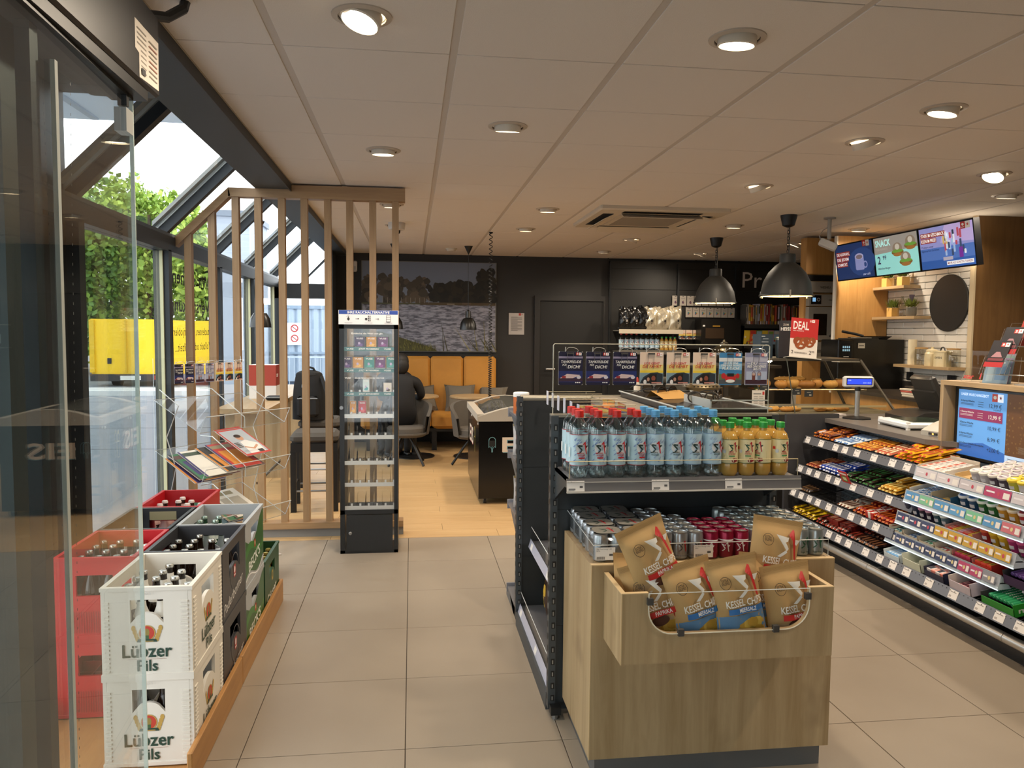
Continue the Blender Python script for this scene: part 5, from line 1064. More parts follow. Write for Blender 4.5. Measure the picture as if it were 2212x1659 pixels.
# far side of the gondola: its other end with a few goods showing
t = thing('gondola_end_shelves', 'grey shelf ends on the far side of the gondola', 'shelf')
for z in (.05, .52, .80, 1.03): q = MB(); q.box(.53, 3.83, z, 1.39, 4.2, z+.014, RAILG); q.box(.525, 4.2, z-.02, 1.395, 4.21, z+.03, C('#8c8c92', .35)); q.prism([(3.83, z), (3.83, z-.1), (4.1, z)], .53, .537, C('#55595c', .4), 'yz'); q.build('shelf_board', t)
q = MB(); q.box(.53, 3.83, 0, 1.39, 4.25, .05, C('#55585a', .4)); q.build('base', t)
t = thing('snack_jar', 'orange snack jar with white lid on the far gondola shelf', 'jar', (.575, 4.05, 1.044)); q = MB(); q.lathe([(.04, 0), (.042, .01), (.042, .085), (.038, .09)], C('#c96a2a', .3), 16); q.build('jar_body', t); q = MB(); q.lathe([(.043, .088), (.043, .108), (.038, .112)], WHITE, 16); q.build('lid', t)
FB2 = softbag('candy_bag', 'white and red sweets bag on the far gondola shelf', 'candy bag', 'bags on the far gondola shelf', '#d9d2cc', '#b5262c', .13, .17)
for i, (x, y, z) in enumerate(((.60, 4.08, .815), (.61, 3.95, .535), (.60, 4.1, .535))):
    if i == 0: FB2.location = (x, y, z)
    else: dup(FB2, (x, y, z), .4)
# ================================================================== sweets shelving along the counter
t = thing('sweets_shelving', 'long dark counter-front shelving with wire shelves for sweets', 'shelving')
BPAN = C('#5b6b78', .45)
q = MB(); q.box(3.10, 4.07, .1, 3.13, 5.22, .84, BPAN); q.build('back_panel', t); q = MB(); q.box(3.10, 2.2, .1, 3.13, 4.065, .78, BPAN); q.build('back_panel', t)
for y in (2.9, 3.65, 4.4): q = MB(); q.box(3.094, y, .1, 3.0995, y+.006, .78, BLACK); q.build('panel_joint', t)
q = MB(); q.box(2.66, 5.22, 0, 3.06, 5.25, .905, C('#37373a', .5)); q.build('end_panel', t)
q = MB(); q.box(2.72, 2.2, 0, 3.1, 5.22, .10, C('#1a1b1d', .25)); q.build('kick', t)
q = MB(); q.M = Matrix.Translation((2.66, 2.2, .115)) @ Matrix.Rotation(-pi/2, 4, 'X'); q.lathe([(.024, 0), (.024, .9)], CHROME, 20); q.lathe([(.024, .903), (.024, 1.95)], CHROME, 20); q.lathe([(.024, 1.953), (.024, 3.02)], CHROME, 20); q.M = None
for y in (2.5, 3.3, 4.1, 4.9): q.box(2.66, y, .1, 2.74, y+.02, .13, STEEL)
q.build('bumper_rail', t)
BAR = {}
WIRE = C('#2c2c2e', .4, .4)
RAILS = [(2.79, .733, 3.83, 5.20), (2.741, .529, 3.9, 5.20), (2.694, .359, 4.0, 5.20), (2.65, .205, 2.2, 5.20), (2.70, .52, 2.2, 2.95), (2.72, .36, 2.2, 3.08)]
def shelf_pt(r, dx, y): return (r[0]+dx, y, r[1]+.012+dx*.19)
for n, r in enumerate(RAILS):
    x, z, y0, y1 = r
    q = MB(); q.add([(x-.012, y0, z-.03), (x-.012, y1, z-.03), (x+.008, y1, z+.022), (x+.008, y0, z+.022), (x-.008, y0, z-.032), (x-.008, y1, z-.032), (x+.012, y1, z+.02), (x+.012, y0, z+.02)], [(0, 1, 2, 3), (4, 7, 6, 5), (0, 4, 5, 1), (3, 2, 6, 7), (0, 3, 7, 4), (1, 5, 6, 2)], RAILG); o = q.build('price_rail', t)
    L = y1-y0; s_ = .02; R = random.Random(n)
    if 'tag' not in BAR:
        p = MB(); a = Art(p, (0, 0, 0), (0, -1, 0), (.359, 0, .933), .0003, .0008); a.rect(0, .006, .062, .05, TAGW); a.rect(.006, .012, .022, .022, C('#b5aca6')); a.rect(.008, .038, .05, .041, C('#8d8680')); BAR['tag'] = p.mesh('price_tag')
    while s_ < L-.08: put('price_tag', BAR['tag'], o, (x-.012, y1-s_, z-.03)); s_ += .062+R.choice((.05, .06, .075, .12))
    w_ = MB(); yy = y0
    while yy < y1: w_.tube([shelf_pt(r, 0, yy), shelf_pt(r, .33, yy), (x+.33, yy, z+.13)], .0016, WIRE, 4); yy += .03
    for dx in (.02, .17, .33): w_.tube([shelf_pt(r, dx, y0), shelf_pt(r, dx, y1)], .0022, WIRE, 4)
    w_.tube([(x+.33, y0, z+.13), (x+.33, y1, z+.13)], .0022, WIRE, 4); w_.build('wire_shelf', t)
    for y in (y1-.01,): q = MB(); q.tube([shelf_pt(r, 0, y), (x+.05, y, z-.06), (3.1, y, z+.0)], .006, BLACK, 5); q.build('bracket', t)
# wrapped bars, one individual per bar
def bar_mesh(c1, c2, L, W, H):
    k = (c1, c2, L, W, H)
    if k in BAR: return BAR[k]
    q = MB()
    def fn(u, v, s):
        a, b = 2*u-1, 2*v-1; h = H/2*(max(0, 1-abs(a)**6))**.5*(max(0, 1-abs(b)**3))**.6; return (a*L/2, b*W/2*(1 if abs(a) < .9 else .92), H/2+s*h)
    q.grid(lambda u, v: fn(u, v, 1), 8, 4, C(c1, .25)); q.grid(lambda u, v: fn(u, v, -1), 4, 2, C(c1, .25))
    p = MB(); p.add([(-L*.28, -W*.28, H+.0005), (L*.28, -W*.28, H+.0005), (L*.28, W*.28, H+.0005), (-L*.28, W*.28, H+.0005)], [(0, 1, 2, 3)], C(c2, .3)); p.add([(-L*.5, -W*.3, H*.55), (-L*.42, -W*.3, H*.9), (-L*.42, W*.3, H*.9), (-L*.5, W*.3, H*.55)], [(0, 1, 2, 3)], C(c2, .3))
    BAR[k] = (q.mesh('wrapper'), p.mesh('print')); return BAR[k]
def facing(r, ya, yb, c1, c2, what, where, L=.11, W=.036, H=.02, rows_=2, layers=1, jit=.2):
    R = random.Random(int(ya*1000)+int(r[1]*100)); n = max(1, int(abs(yb-ya)/W)); m_ = bar_mesh(c1, c2, L, W*.94, H); sl = -math.atan(.19)
    for i in range(n):
        for j in range(rows_):
            for l in range(layers):
                if l and R.random() < .3: continue
                dx = .02+L/2+j*(L+.004); y = ya-(i+.5)*W*(1 if yb < ya else -1); p = shelf_pt(r, dx, y)
                o = thing('sweets_bar', '%s on the %s' % (what, where), 'sweets bar', (p[0], p[1], p[2]+.003+l*H), 0, '%s, %s' % (what, where)); put('wrapper', m_[0], o); put('print', m_[1], o)
                o.rotation_euler = (0, sl, R.uniform(-jit, jit))
S1, S2, S3, S4 = RAILS[:4]
w1, w2, w3, w4 = 'topmost wire shelf', 'second wire shelf', 'third wire shelf', 'lowest wire shelf'
facing(S1, 5.12, 4.86, '#5a2416', '#c9752a', 'dark brown and orange chocolate bar', w1, layers=2); facing(S1, 4.85, 4.64, '#c6d3e0', '#3a6aa8', 'white and blue wafer bar', w1); facing(S1, 4.63, 4.40, '#a5541f', '#e0a23a', 'copper orange chocolate bar', w1); facing(S1, 4.39, 4.22, '#b5624a', '#e6c8a0', 'reddish nut bar', w1); facing(S1, 4.20, 3.88, '#d9a016', '#c0421c', 'golden yellow chocolate bar', w1, layers=3)
facing(S2, 5.12, 4.95, '#7c2a1c', '#c98a5a', 'red brown wafer bar', w2); facing(S2, 4.94, 4.66, '#1f3fa0', '#dfe4f0', 'royal blue chocolate bar', w2, layers=2); facing(S2, 4.62, 4.28, '#241a12', '#2f6a34', 'black and green chocolate bar', w2, layers=2); facing(S2, 4.27, 4.06, '#b8862a', '#e8cf7a', 'yellow gold caramel bar', w2, layers=2); facing(S2, 4.05, 3.94, '#2a1614', '#8a6a3a', 'very dark chocolate bar', w2)
facing(S3, 5.12, 4.95, '#2f2420', '#7a5a3a', 'scattered dark toffee bar', w3, rows_=1); facing(S3, 4.62, 4.45, '#cfc3b4', '#6a3a2a', 'cream striped nougat bar', w3, rows_=2); facing(S3, 4.44, 4.02, '#8c2018', '#c8661e', 'brick red and orange wafer bar', w3, layers=2)
facing(S4, 5.12, 4.80, '#c9a81a', '#5a3a14', 'yellow peanut bar', w4, layers=2); facing(S4, 4.79, 4.35, '#4a241c', '#a03a2a', 'dark red brown biscuit bar', w4, layers=2); facing(S4, 4.34, 4.12, '#2a1716', '#8a5a3a', 'blackish cocoa bar', w4)
facing(S4, 2.9, 2.5, '#c9a31c', '#3a6a2a', 'yellow and green roll of sweets', 'lowest shelf below the price strip end', L=.13, W=.03, layers=2); facing(RAILS[4], 2.92, 2.5, '#d9a916', '#9a2a1c', 'bright yellow bar', 'shelf end beside the gum cups', layers=1)
t = thing('offer_card', 'red offer card stuck into the second wire shelf rail', 'card', (2.72, 4.52, .545), 0); t.rotation_euler = (0, -.5, 0); q = MB(); q.box(-.001, -.05, 0, .001, .05, .085, C('#b8262c')); a = Art(q, (-.001, .05, 0), (0, -1, 0), (0, 0, 1)); a.rrect(.02, .012, .075, .05, .006, C('#3f8a3a')); a.rect(.028, .02, .068, .042, C('#d8d2a8')); a.rect(.01, .06, .09, .072, C('#e9e2dc')); q.build('card', t)
# cartons on the shelves
def carton(loc, size, c_out, c_in, lab, rz=0, fillc=None, n=(4, 3), text=None):
    w, d, h = size; t = thing('display_carton', lab, 'carton', loc, rz); t.rotation_euler = (0, -math.atan(.19), rz)
    q = MB(); th = .003
    for b in ((0, 0, 0, w, d, th), ): q.box(*b, C(c_in))
    q.box(0, 0, 0, th, d, h*.55, C(c_out)); q.box(w-th, 0, 0, w, d, h, C(c_in)); q.box(0, 0, 0, w, th, h*.8, C(c_out)); q.box(0, d-th, 0, w, d, h*.8, C(c_in)); q.build('tray', t)
    if text: p = MB(); a = Art(p, (0, 0, 0), (1, 0, 0), (0, 0, 1)); a.text(text, w/2, h*.25, h*.32, C('#d8d8d0') if c_out != '#e4d9cc' else BLACK, 'c', True, 0, w*.8); p.build('print', t)
    return t
def packs(loc, size, cols, grid, lab, group, rz=0):
    """small upright packs standing in rows inside a carton"""
    w, d, h = size; nx, ny = grid; pw, pd = w/nx, d/ny
    for i in range(nx):
        for j in range(ny):
            c1, c2 = cols[(i*3+j) % len(cols)] if len(cols) > 1 else cols[0]; k = ('pk', c1, c2, round(pw, 3), round(pd, 3), h)
            if k not in BAR:
                q = MB(); q.rbox(.001, .001, 0, pw-.001, pd-.001, h, C(c1, .35), .0015); p = MB(); a = Art(p, (0, 0, h), (1, 0, 0), (0, 1, 0)); a.rect(pw*.15, pd*.15, pw*.85, pd*.85, C(c2)); a.rect(pw*.25, pd*.4, pw*.75, pd*.55, C('#4a4648')); BAR[k] = (q.mesh('box'), p.mesh('print'))
            x, y = loc[0]+i*pw, loc[1]+j*pd; z = loc[2]+(i*pw)*.19
            o = thing('gum_pack', lab, 'gum pack', (x, y, z+.004), 0, group); o.rotation_euler = (0, -math.atan(.19), 0); put('box', BAR[k][0], o); put('print', BAR[k][1], o)
def cups(r, y0, ny, nx, cols, lab, group, dx0=.06, dia=.058, h=.062, rows_even=True):
    for i in range(ny):
        for j in range(nx):
            body, lid, lidc = cols[i % len(cols)]; k = ('cup', body, lid, lidc, dia, h)
            if k not in BAR:
                q = MB(); q.lathe([(dia*.36, 0), (dia*.46, h*.8), (dia*.46, h*.84)], C(body, .3), 16); l = MB(); l.lathe([(dia*.49, h*.82), (dia*.5, h*.86), (dia*.5, h*.97), (dia*.47, h)], C(lid, .35), 18); p = MB(); a = Art(p, (0, 0, h), (0, -1, 0), (1, 0, 0)); a.ell(0, 0, dia*.38, dia*.38, C(lidc)); a.rect(-dia*.3, -dia*.06, dia*.3, dia*.1, WHITE); a.rect(-dia*.2, -dia*.2, dia*.05, -dia*.12, C('#4b4450'))
                c = CylArt(p, dia*.43, -pi/2); c.rect(-dia*.3, h*.3, dia*.3, h*.55, C('#cfccd0')); BAR[k] = (q.mesh('cup'), l.mesh('lid'), p.mesh('print'))
            y = y0-i*dia*1.04; dx = dx0+j*dia*1.04; p_ = shelf_pt(r, dx, y)
            o = thing('gum_cup', lab(i) if callable(lab) else lab, 'gum cup', (p_[0], p_[1], p_[2]), 0, group); o.rotation_euler = (0, -.28, 0)
            for nme, ms in zip(('cup', 'lid', 'print'), BAR[k]): put(nme, ms, o)
# lit gum display module
t = thing('gum_display', 'lit chewing gum display module with clear price strips', 'display stand')
GR = [(2.715, .735, 2.3, 3.86), (2.71, .592, 3.08, 3.93), (2.705, .46, 3.12, 3.99), (2.70, .335, 3.2, 4.07)]
LED = C('#dff1ff', .4, emit=1.3)
STRIPS = [['#d8d2d6', '#d8d2d6', '#c9c2c8', '#b5406a', '#cfc9d0', '#d8d0d4', '#c9a8b4', '#d0cad2', '#c9628a'], ['#5a97c9', '#7fbf9a', '#5a97c9', '#5f9fd0', '#7cc09a', '#5a97c9', '#c9707a'], ['#3c466a', '#3c466a', '#3c466a', '#c9a03a', '#c9a03a', '#caa545', '#c9a03a', '#c9a03a'], ['#39456a']*7+['#b5466e', '#b5466e', '#8a8a94']]
for n, r in enumerate(GR):
    x, z, y0, y1 = r
    q = MB(); q.box(x, y0, z-.006, x+.36, y1, z, C('#cfd3d8', .3)); o = q.build('shelf', t)
    s_ = MB(); s_.add([(x-.010, y0, z-.032), (x-.010, y1, z-.032), (x+.004, y1, z+.034), (x+.004, y0, z+.034)], [(0, 1, 2, 3)], C('#aab0ba', .25)); a = Art(s_, (x-.010, y1, z-.032), (0, -1, 0), (.207, 0, .978), .0003, .0006)
    m_ = len(STRIPS[n]); L = y1-y0; a.rect(0, 0, L, .012, C('#cfe0ea'))
    for k, cc in enumerate(STRIPS[n]):
        xx = .01+k*(L-.02)/m_; ww = (L-.02)/m_-.006; a.rect(xx, .016, xx+ww, .062, C(cc)); a.rect(xx+ww*.72, .022, xx+ww*.95, .05, TAGW); a.rect(xx+ww*.08, .036, xx+ww*.4, .044, C('#e8e4ea')); a.ell(xx+ww*.55, .038, .008, .01, C('#d8c890' if n % 2 else '#c0485a'), 10)
    s_.tube([(x+.004, y0, z+.034), (x+.004, y1, z+.034)], .0018, ACEDGE, 4); s_.build('price_strip', o)
    l = MB(); l.box(x-.012, y0, z-.0365, x-.008, y1, z-.0325, LED); l.build('light_strip', o)
    e = MB(); e.add([(x-.012, y0, z-.034), (x+.006, y0, z+.036), (x+.06, y0, z-.03)], [(0, 1, 2)], C('#c9d2dc', .3)); e.build('end_cap', o)
    if n == 3:
        for yy in (3.2, ): pass
g1, g2, g3, g4 = GR
def W(r, dx, y): return shelf_pt((r[0], r[1]-.012), dx, y)
carton(W(g1, .012, 3.63), (.2, .22, .05), '#e4d9cc', '#d8cbb8', 'open white carton of small striped gum packs on the top display shelf')
packs(W(g1, .016, 3.635), (.18, .205, .03), [('#e0d8cf', '#efece6'), ('#d9d2cb', '#c9c0bc'), ('#e0d8cf', '#e0705a')], (5, 6), 'small striped gum pack in the open white carton', 'gum packs in the white carton')
carton(W(g1, .05, 3.50), (.2, .11, .035), '#c9a873', '#d3b582', 'empty kraft carton beside the clear cups')
cups(g1, 3.46, 9, 4, [('#b9b2b4', '#e4dfd6', '#c9c2c8'), ('#b5aeb2', '#e6e0d6', '#cfc8cc'), ('#4a3a48', '#e4ddd4', '#b9aab4'), ('#463a48', '#e6dfd6', '#a99aa8'), ('#b5b03a', '#e6c93a', '#e8d04a'), ('#c9c6c0', '#e0c43a', '#e6d05a'), ('#b5342c', '#d8453c', '#d85a50'), ('#b5342c', '#d9d2c8', '#c9a0a0')], lambda i: ('clear gum cup with white lid' if i < 2 else 'dark gum cup with white lid' if i < 4 else 'gum cup with yellow lid' if i < 6 else 'red gum cup')+' on the top lit display shelf', 'gum cups on the top display shelf')
carton(W(g2, .012, 3.74), (.2, .16, .06), '#c9d3dc', '#d8cfc0', 'carton with blue wrapped gum pieces on the second display shelf')
packs(W(g2, .016, 3.745), (.18, .145, .025), [('#3f7fc0', '#cfe0ee'), ('#e0e4e8', '#4a86c0')], (6, 6), 'blue wrapped gum piece in the shallow carton', 'gum pieces in the blue carton')
carton(W(g2, .012, 3.57), (.2, .15, .075), '#2f5f80', '#d9c9a8', 'nearly empty teal carton with a few yellow gums left')
packs(W(g2, .02, 3.60), (.06, .09, .02), [('#e0b040', '#f0d89a')], (2, 4), 'loose yellow gum in the teal carton', 'gums left in the teal carton')
cups(g2, 3.52, 8, 4, [('#23496e', '#e2e6ea', '#3f74c0'), ('#23496e', '#e2e6ea', '#4a86c8'), ('#2c6a34', '#e4ece2', '#58a850'), ('#2c6a34', '#e4ece2', '#62b25a'), ('#c98f2c', '#ecdcc0', '#e6ad4a'), ('#c98f2c', '#ecdcc0', '#e8b455'), ('#a52028', '#e8d2cc', '#c8363a'), ('#a52028', '#e8d2cc', '#d04442')], lambda i: ('blue gum cup' if i < 2 else 'green gum cup' if i < 4 else 'orange yellow gum cup' if i < 6 else 'red gum cup')+' with white lid on the second lit display shelf', 'gum cups on the second display shelf', dia=.062, h=.07)
cups(g3, 3.94, 6, 3, [('#1f2c48', '#26324e', '#c9d0c0'), ('#22304c', '#2c3a58', '#5a8ad0'), ('#2a2038', '#c98aa8', '#3a2a40'), ('#2a2038', '#d09ab4', '#3a2a40'), ('#2f5560', '#dfe8e2', '#9fd0c8'), ('#5a7480', '#e4ece4', '#a8d8d0')], lambda i: ('midnight blue gum cup' if i < 2 else 'plum gum cup with pink rim' if i < 4 else 'mint white gum cup')+' on the third lit display shelf', 'gum cups on the third display shelf', dia=.056, h=.07)
carton(W(g3, .012, 3.40), (.2, .20, .06), '#d98a7a', '#e0b0a0', 'salmon carton full of bright fruit gums')
packs(W(g3, .016, 3.405), (.18, .185, .035), [('#e0b52a', '#f0d060'), ('#d9483a', '#f0a090'), ('#e08a9a', '#f4c8d0')], (5, 5), 'bright fruit gum pack in the salmon carton', 'fruit gum packs in the salmon carton')
cups(g3, 3.36, 5, 3, [('#b5302a', '#e0623a', '#f0907a'), ('#c89a1f', '#e6bd2c', '#f2d860'), ('#d0a41f', '#e8c434', '#f4de70'), ('#a82a6a', '#d8588e', '#f0a0c0'), ('#8a2560', '#cf4c86', '#e890b8')], lambda i: ('orange red gum box cup' if i < 1 else 'yellow gum box cup' if i < 3 else 'pink gum box cup')+' on the third lit display shelf', 'coloured gum cups on the third display shelf', dia=.055, h=.07)
for k, (y, d, c1, c2, nm) in enumerate(((3.93, .12, '#2a8a9a', '#cfe6e0', 'turquoise'), (3.80, .12, '#3a6ab0', '#d8e4ee', 'blue'), (3.67, .12, '#5ab08a', '#e4ece0', 'mint green'), (3.54, .12, '#c8403a', '#e8f0ea', 'red and mint'))):
    carton(W(g4, .012, y), (.24, d, .075), '#cdbfa8', '#d9ccb6', 'beige divider carton of %s gum strips' % nm); packs(W(g4, .018, y+.006), (.20, d-.014, .028), [(c1, c2)], (7, 2), '%s gum strip in its divider carton' % nm, '%s gum strips' % nm)
for k, (y, d, c0, c1, c2, nm) in enumerate(((3.40, .13, '#8a1f3a', '#c8305a', '#e0b030', 'wine red'), (3.26, .13, '#b52a22', '#d8402c', '#e8b22a', 'scarlet'))):
    carton(W(g4, .012, y), (.24, d, .075), c0, '#c98a80', '%s carton of chewy sweets on the lowest display shelf' % nm); packs(W(g4, .018, y+.006), (.20, d-.014, .05), [(c1, c2)], (5, 3), 'chewy sweets pack in the %s carton' % nm, 'chewy sweets in the %s carton' % nm)
def sticks(loc, size, n, c1, c2, lab, group, cart, text):
    w, d, h = size; ct = carton(loc, (w, d, h), cart, '#3a3a3a', lab+' carton', text=text)
    k = ('stick', c1, c2, w)
    if k not in BAR:
        q = MB(); q.M = Matrix.Translation((.008, 0, 0)) @ Matrix.Rotation(pi/2, 4, 'Y'); q.lathe([(.007, 0), (.0105, .004), (.0105, w*.86), (.007, w*.88)], C(c1, .25), 12); p = MB(); a = Art(p, (.01, -.006, .0108), (1, 0, 0), (0, 1, 0)); a.text('mentos', w*.44, .002, .009, C(c2), 'c', True, 0, w*.5); BAR[k] = (q.mesh('wrapper'), p.mesh('print'))
    for i in range(n):
        o = thing('sweets_roll', lab, 'sweets roll', (loc[0]+.006, loc[1]+.014+i*(d-.02)/n, loc[2]+h*.62), 0, group); o.rotation_euler = (0, -math.atan(.19), 0); put('wrapper', BAR[k][0], o); put('print', BAR[k][1], o)
sticks(W(g4, .012, 3.02), (.24, .17, .08), 7, '#6a4a8a', '#e4dce8', 'purple sweets roll in its dark violet', 'purple rolls', '#3a1f4a', 'mentos')
carton(shelf_pt(S4, .012, 3.88), (.2, .14, .06), '#c9d6dc', '#e0e4e0', 'pale carton of light blue tissue packs on the lowest wire shelf'); packs(shelf_pt(S4, .018, 3.885), (.18, .125, .03), [('#6aa0cf', '#cfe2f0')], (2, 5), 'light blue pack in the pale carton', 'light blue packs')
carton(shelf_pt(S4, .012, 3.70), (.22, .15, .09), '#c8cdb8', '#d8d8c4', 'tall pale green carton with torn back on the lowest wire shelf')
carton(shelf_pt(S4, .012, 3.52), (.2, .15, .07), '#1f2440', '#3a3a4a', 'navy carton of lipstick-like sweets'); packs(shelf_pt(S4, .018, 3.525), (.18, .135, .045), [('#e08a7a', '#f0c0b0'), ('#d9d2d0', '#2a2c3a')], (4, 4), 'coral and white stick pack in the navy carton', 'stick packs in the navy carton')
carton(shelf_pt(S4, .012, 3.33), (.22, .15, .085), '#c9bcc4', '#d4c8bc', 'grey white carton nearly empty before the green one')
packs(shelf_pt(S4, .02, 3.34), (.12, .12, .02), [('#7a3a4a', '#c98a8a')], (3, 4), 'small wine red pack in the grey white carton', 'wine red packs')
sticks(shelf_pt(S4, .012, 3.06), (.24, .2, .075), 8, '#2f8a5a', '#dfeee4', 'green sweets roll in its leaf green', 'green rolls', '#2a8a2c', 'mentos')
packs(shelf_pt(S3, .02, 4.22), (.14, .08, .04), [('#b5241f', '#e8e0da'), ('#e0dcd4', '#b5241f')], (3, 3), 'red and white cigarette-like sweets pack on the third wire shelf', 'red and white packs on the third shelf')
for (y0, c1, c2, w_) in ((4.60, '#7c1a14', '#c98a6a', 'lowest wire shelf'), (4.45, '#5a1210', '#a04a3a', 'lowest wire shelf')):
    packs(shelf_pt(S4, .06, y0-.02), (.2, .13, .05), [(c1, c2)], (3, 2), 'dark red praline box behind the bars', 'praline boxes on the lowest shelf')

# ================================================================== counter
t = thing('cash_counter', 'grey topped cash counter above the sweets shelving', 'counter')
CTM = C('#6b655f', .35, noise=.05, nscale=80)
q = MB(); q.prism([(2.95, 4.12), (3.05, 3.98), (3.85, 3.98), (3.85, 5.5), (2.95, 5.5)], .845, .875, CTM, 'xy'); q.build('worktop', t)
q = MB(); q.box(3.131, 4.1, 0, 3.6, 5.45, .845, C('#4b4a4c', .5)); q.build('carcass', t); q = MB(); q.box(3.131, 2.2, 0, 3.6, 4.099, .784, C('#4b4a4c', .5)); q.build('carcass', t)
t = thing('customer_display', 'cash register pole display with blue lit screen', 'customer display', (3.17, 5.18, .875), -.15)
q = MB(); q.lathe([(.10, 0), (.10, .008), (.05, .018), (.02, .02)], BLACK, 8); q.build('base', t); q = MB(); q.cyl(0, 0, .015, .215, .017, C('#a9a7a2', .3, .7), 14); q.build('pole', t); q = MB(); q.cyl(0, 0, .2, .23, .02, BLACK, 12); q.build('swivel', t)
q = MB(); q.rbox(-.105, -.025, .225, .105, .025, .305, C('#c3c2bf', .4), .01); o = q.build('head', t); p = MB(); a = Art(p, (-.105, -.025, .225), (1, 0, 0), (0, 0, 1)); a.rect(.014, .018, .196, .068, C('#141822')); a.rect(.02, .024, .19, .062, C('#2238e6', .4, emit=1.6)); a.text('EUR', .026, .048, .008, C('#9fb4ff', .4, emit=1.), 'l'); a.text('20.01 EUR', .186, .03, .009, C('#9fb4ff', .4, emit=1.), 'r'); p.build('screen', o)
t = thing('cash_register', 'dark touch screen cash register seen from its side', 'cash register', (3.62, 5.06, .875), .0)
q = MB(); q.prism([(-.25, -.18), (.22, -.18), (.22, .2), (-.18, .2)], 0, .035, C('#2c2a29', .4), 'xy'); q.prism([(-.2, .035), (.2, .035), (.1, .075), (-.12, .065)], -.16, .18, C('#2f2d2b', .4), 'xz'); q.build('base', t)
q = MB(); q.M = Matrix.Translation((.10, .0, .05)) @ Matrix.Rotation(-.48, 4, 'Y'); q.rbox(-.03, -.12, 0, .02, .12, .30, C('#35322f', .4), .012); q.box(-.05, -.12, .04, -.03, .12, .2, C('#292725', .4)); q.build('monitor', t); q = MB(); q.tube([(.02, -.1, .04), (.1, -.1, .05), (.15, -.1, .03)], .016, C('#242321', .4), 8); q.build('hinge', t)
t = thing('checkout_scale', 'white framed checkout scale with glass plate', 'scale', (3.29, 4.68, .875), -.1)
q = MB(); q.rbox(-.17, -.19, .008, .19, .19, .045, C('#dfe2e4', .35), .01); q.build('frame', t); q = MB(); q.box(-.10, -.13, .045, .16, .15, .049, C('#2f3a30', .15)); q.build('plate', t)
for x, y in ((-.165, -.185), (.165, -.185), (-.165, .165)): q = MB(); q.box(x, y, 0, x+.02, y+.02, .05, WHITE); q.build('corner_post', t)
t = thing('card_terminal', 'pale grey rounded card terminal on the counter edge', 'card terminal', (3.22, 4.26, .875), .2)
q = MB(); q.grid(lambda u, v: (-.14+.26*u, -.09+.18*v, .025+.07*sin(pi*min(1, u*1.1))**.7*(1-.5*abs(2*v-1)**3)), 12, 8, C('#bfb9ae', .4)); q.box(-.14, -.09, 0, .12, .09, .03, C('#aaa499', .4)); q.build('shell', t); q = MB(); q.box(-.146, -.03, .008, -.138, .03, .022, C('#2a2623', .4)); q.box(-.148, -.008, .011, -.144, .002, .019, C('#ffb04a', .4, emit=3.)); q.build('card_slot', t)
t = thing('leaflet_stack', 'small stack of white leaflets on the counter end', 'leaflets', (3.09, 5.28, .875), .3)
for k in range(5): q = MB(); q.M = Matrix.Rotation(.06*k, 4, 'Z'); q.box(-.06, -.03, k*.005, .05, .035, k*.005+.004, C('#d9d0ca')); q.build('leaflet', t)
# oak box with advertising screen
t = thing('oak_screen_box', 'oak box frame on the counter holding a wide advertising screen', 'screen box')
q = MB(); q.box(3.0, 2.5, 1.197, 3.32, 4.075, 1.222, OAKY); q.build('top_board', t)
q = MB(); q.box(3.0, 4.048, .785, 3.32, 4.075, 1.197, OAK); q.build('end_board', t)
q = MB(); q.box(3.12, 2.5, .785, 3.32, 4.05, .80, OAKY); q.box(3.30, 2.5, .8, 3.32, 4.05, 1.197, BLACK); q.build('back_board', t)
t = thing('advertising_screen', 'wide screen showing car wash prices and a tobacco advert', 'screen')
q = MB(); q.rbox(3.06, 2.6, .80, 3.10, 4.03, 1.192, C('#16181a', .3), .004); q.build('bezel', t)
p = MB(); a = Art(p, (3.06, 4.0, .812), (0, -1, 0), (0, 0, 1)); E = lambda h, s=1.: C(h, .4, emit=s)
a.rect(0, 0, .36, .365, E('#5a93cf', .55)); a.poly([(0, 0), (.36, 0), (.36, .05), (.2, .085), (0, .06)], E('#2f5fa8', .55)); a.rect(.36, 0, 1.35, .365, E('#5a3a1e', .4)); a.rect(.36, 0, 1.35, .045, E('#a9bfd8', .6))
a.text('UNSER WASCHANGEBOT', .02, .333, .014, E('#c9dcf0', .8), 'l', True, 0, .21); a.rect(.255, .315, .295, .357, E('#a0392f', .5)); a.ell(.275, .338, .012, .01, WHITE, 10); a.rect(.295, .315, .335, .357, E('#cfd8e4', .7)); star(a, .315, .338, .012, C('#a05a58'))
for k, (nm, pr, y) in enumerate((('5-Sterne-Wäsche', '12,99 €', .285), ('4-Sterne-Wäsche', '12,99 €', .225), ('3-Sterne-Wäsche', '10,99 €', .165), ('2-Sterne-Wäsche', '8,99 €', .105), ('Extra Stern Unterbodenwäsche', '+2,00 €', .05))):
    cc = C('#1c2430')
    if k == 1: a.rect(.012, .205, .335, .262, E('#7d2a50', .5)); cc = WHITE
    a.text(nm, .022, y+.014, .010, cc, 'l', True, 0, .105 if k < 4 else .19); a.text(pr, .325, y-.004, .020, cc, 'r', k == 1, 0, .088)
    for j in range(2): a.rect(.022, y+.004-j*.006, .12, y+.006-j*.006, cc)
    if k < 2:
        for j in range(3): a.rect(.155, y+.018-j*.012, .195, y+.020-j*.012, cc)
a.text('14,99 €', .325, .266, .010, C('#1c2430'), 'r', False, 0, .05)
rr = random.Random(2)
for k in range(90): a.ring(.38+rr.random()*.2, .06+rr.random()*.27, .003, .0042, E('#8a6a34', .5), 6)
for j in range(7): a.rect(.47, .1-j*.005, .6, .102-j*.005, C('#8a7a68'))
a.ring(.565, .215, .045, .053, E('#37c0d8', 1.2), 28); a.text('IQOS', .51, .135, .034, E('#e4e2e0', .9), 'l', True, 0, .15)
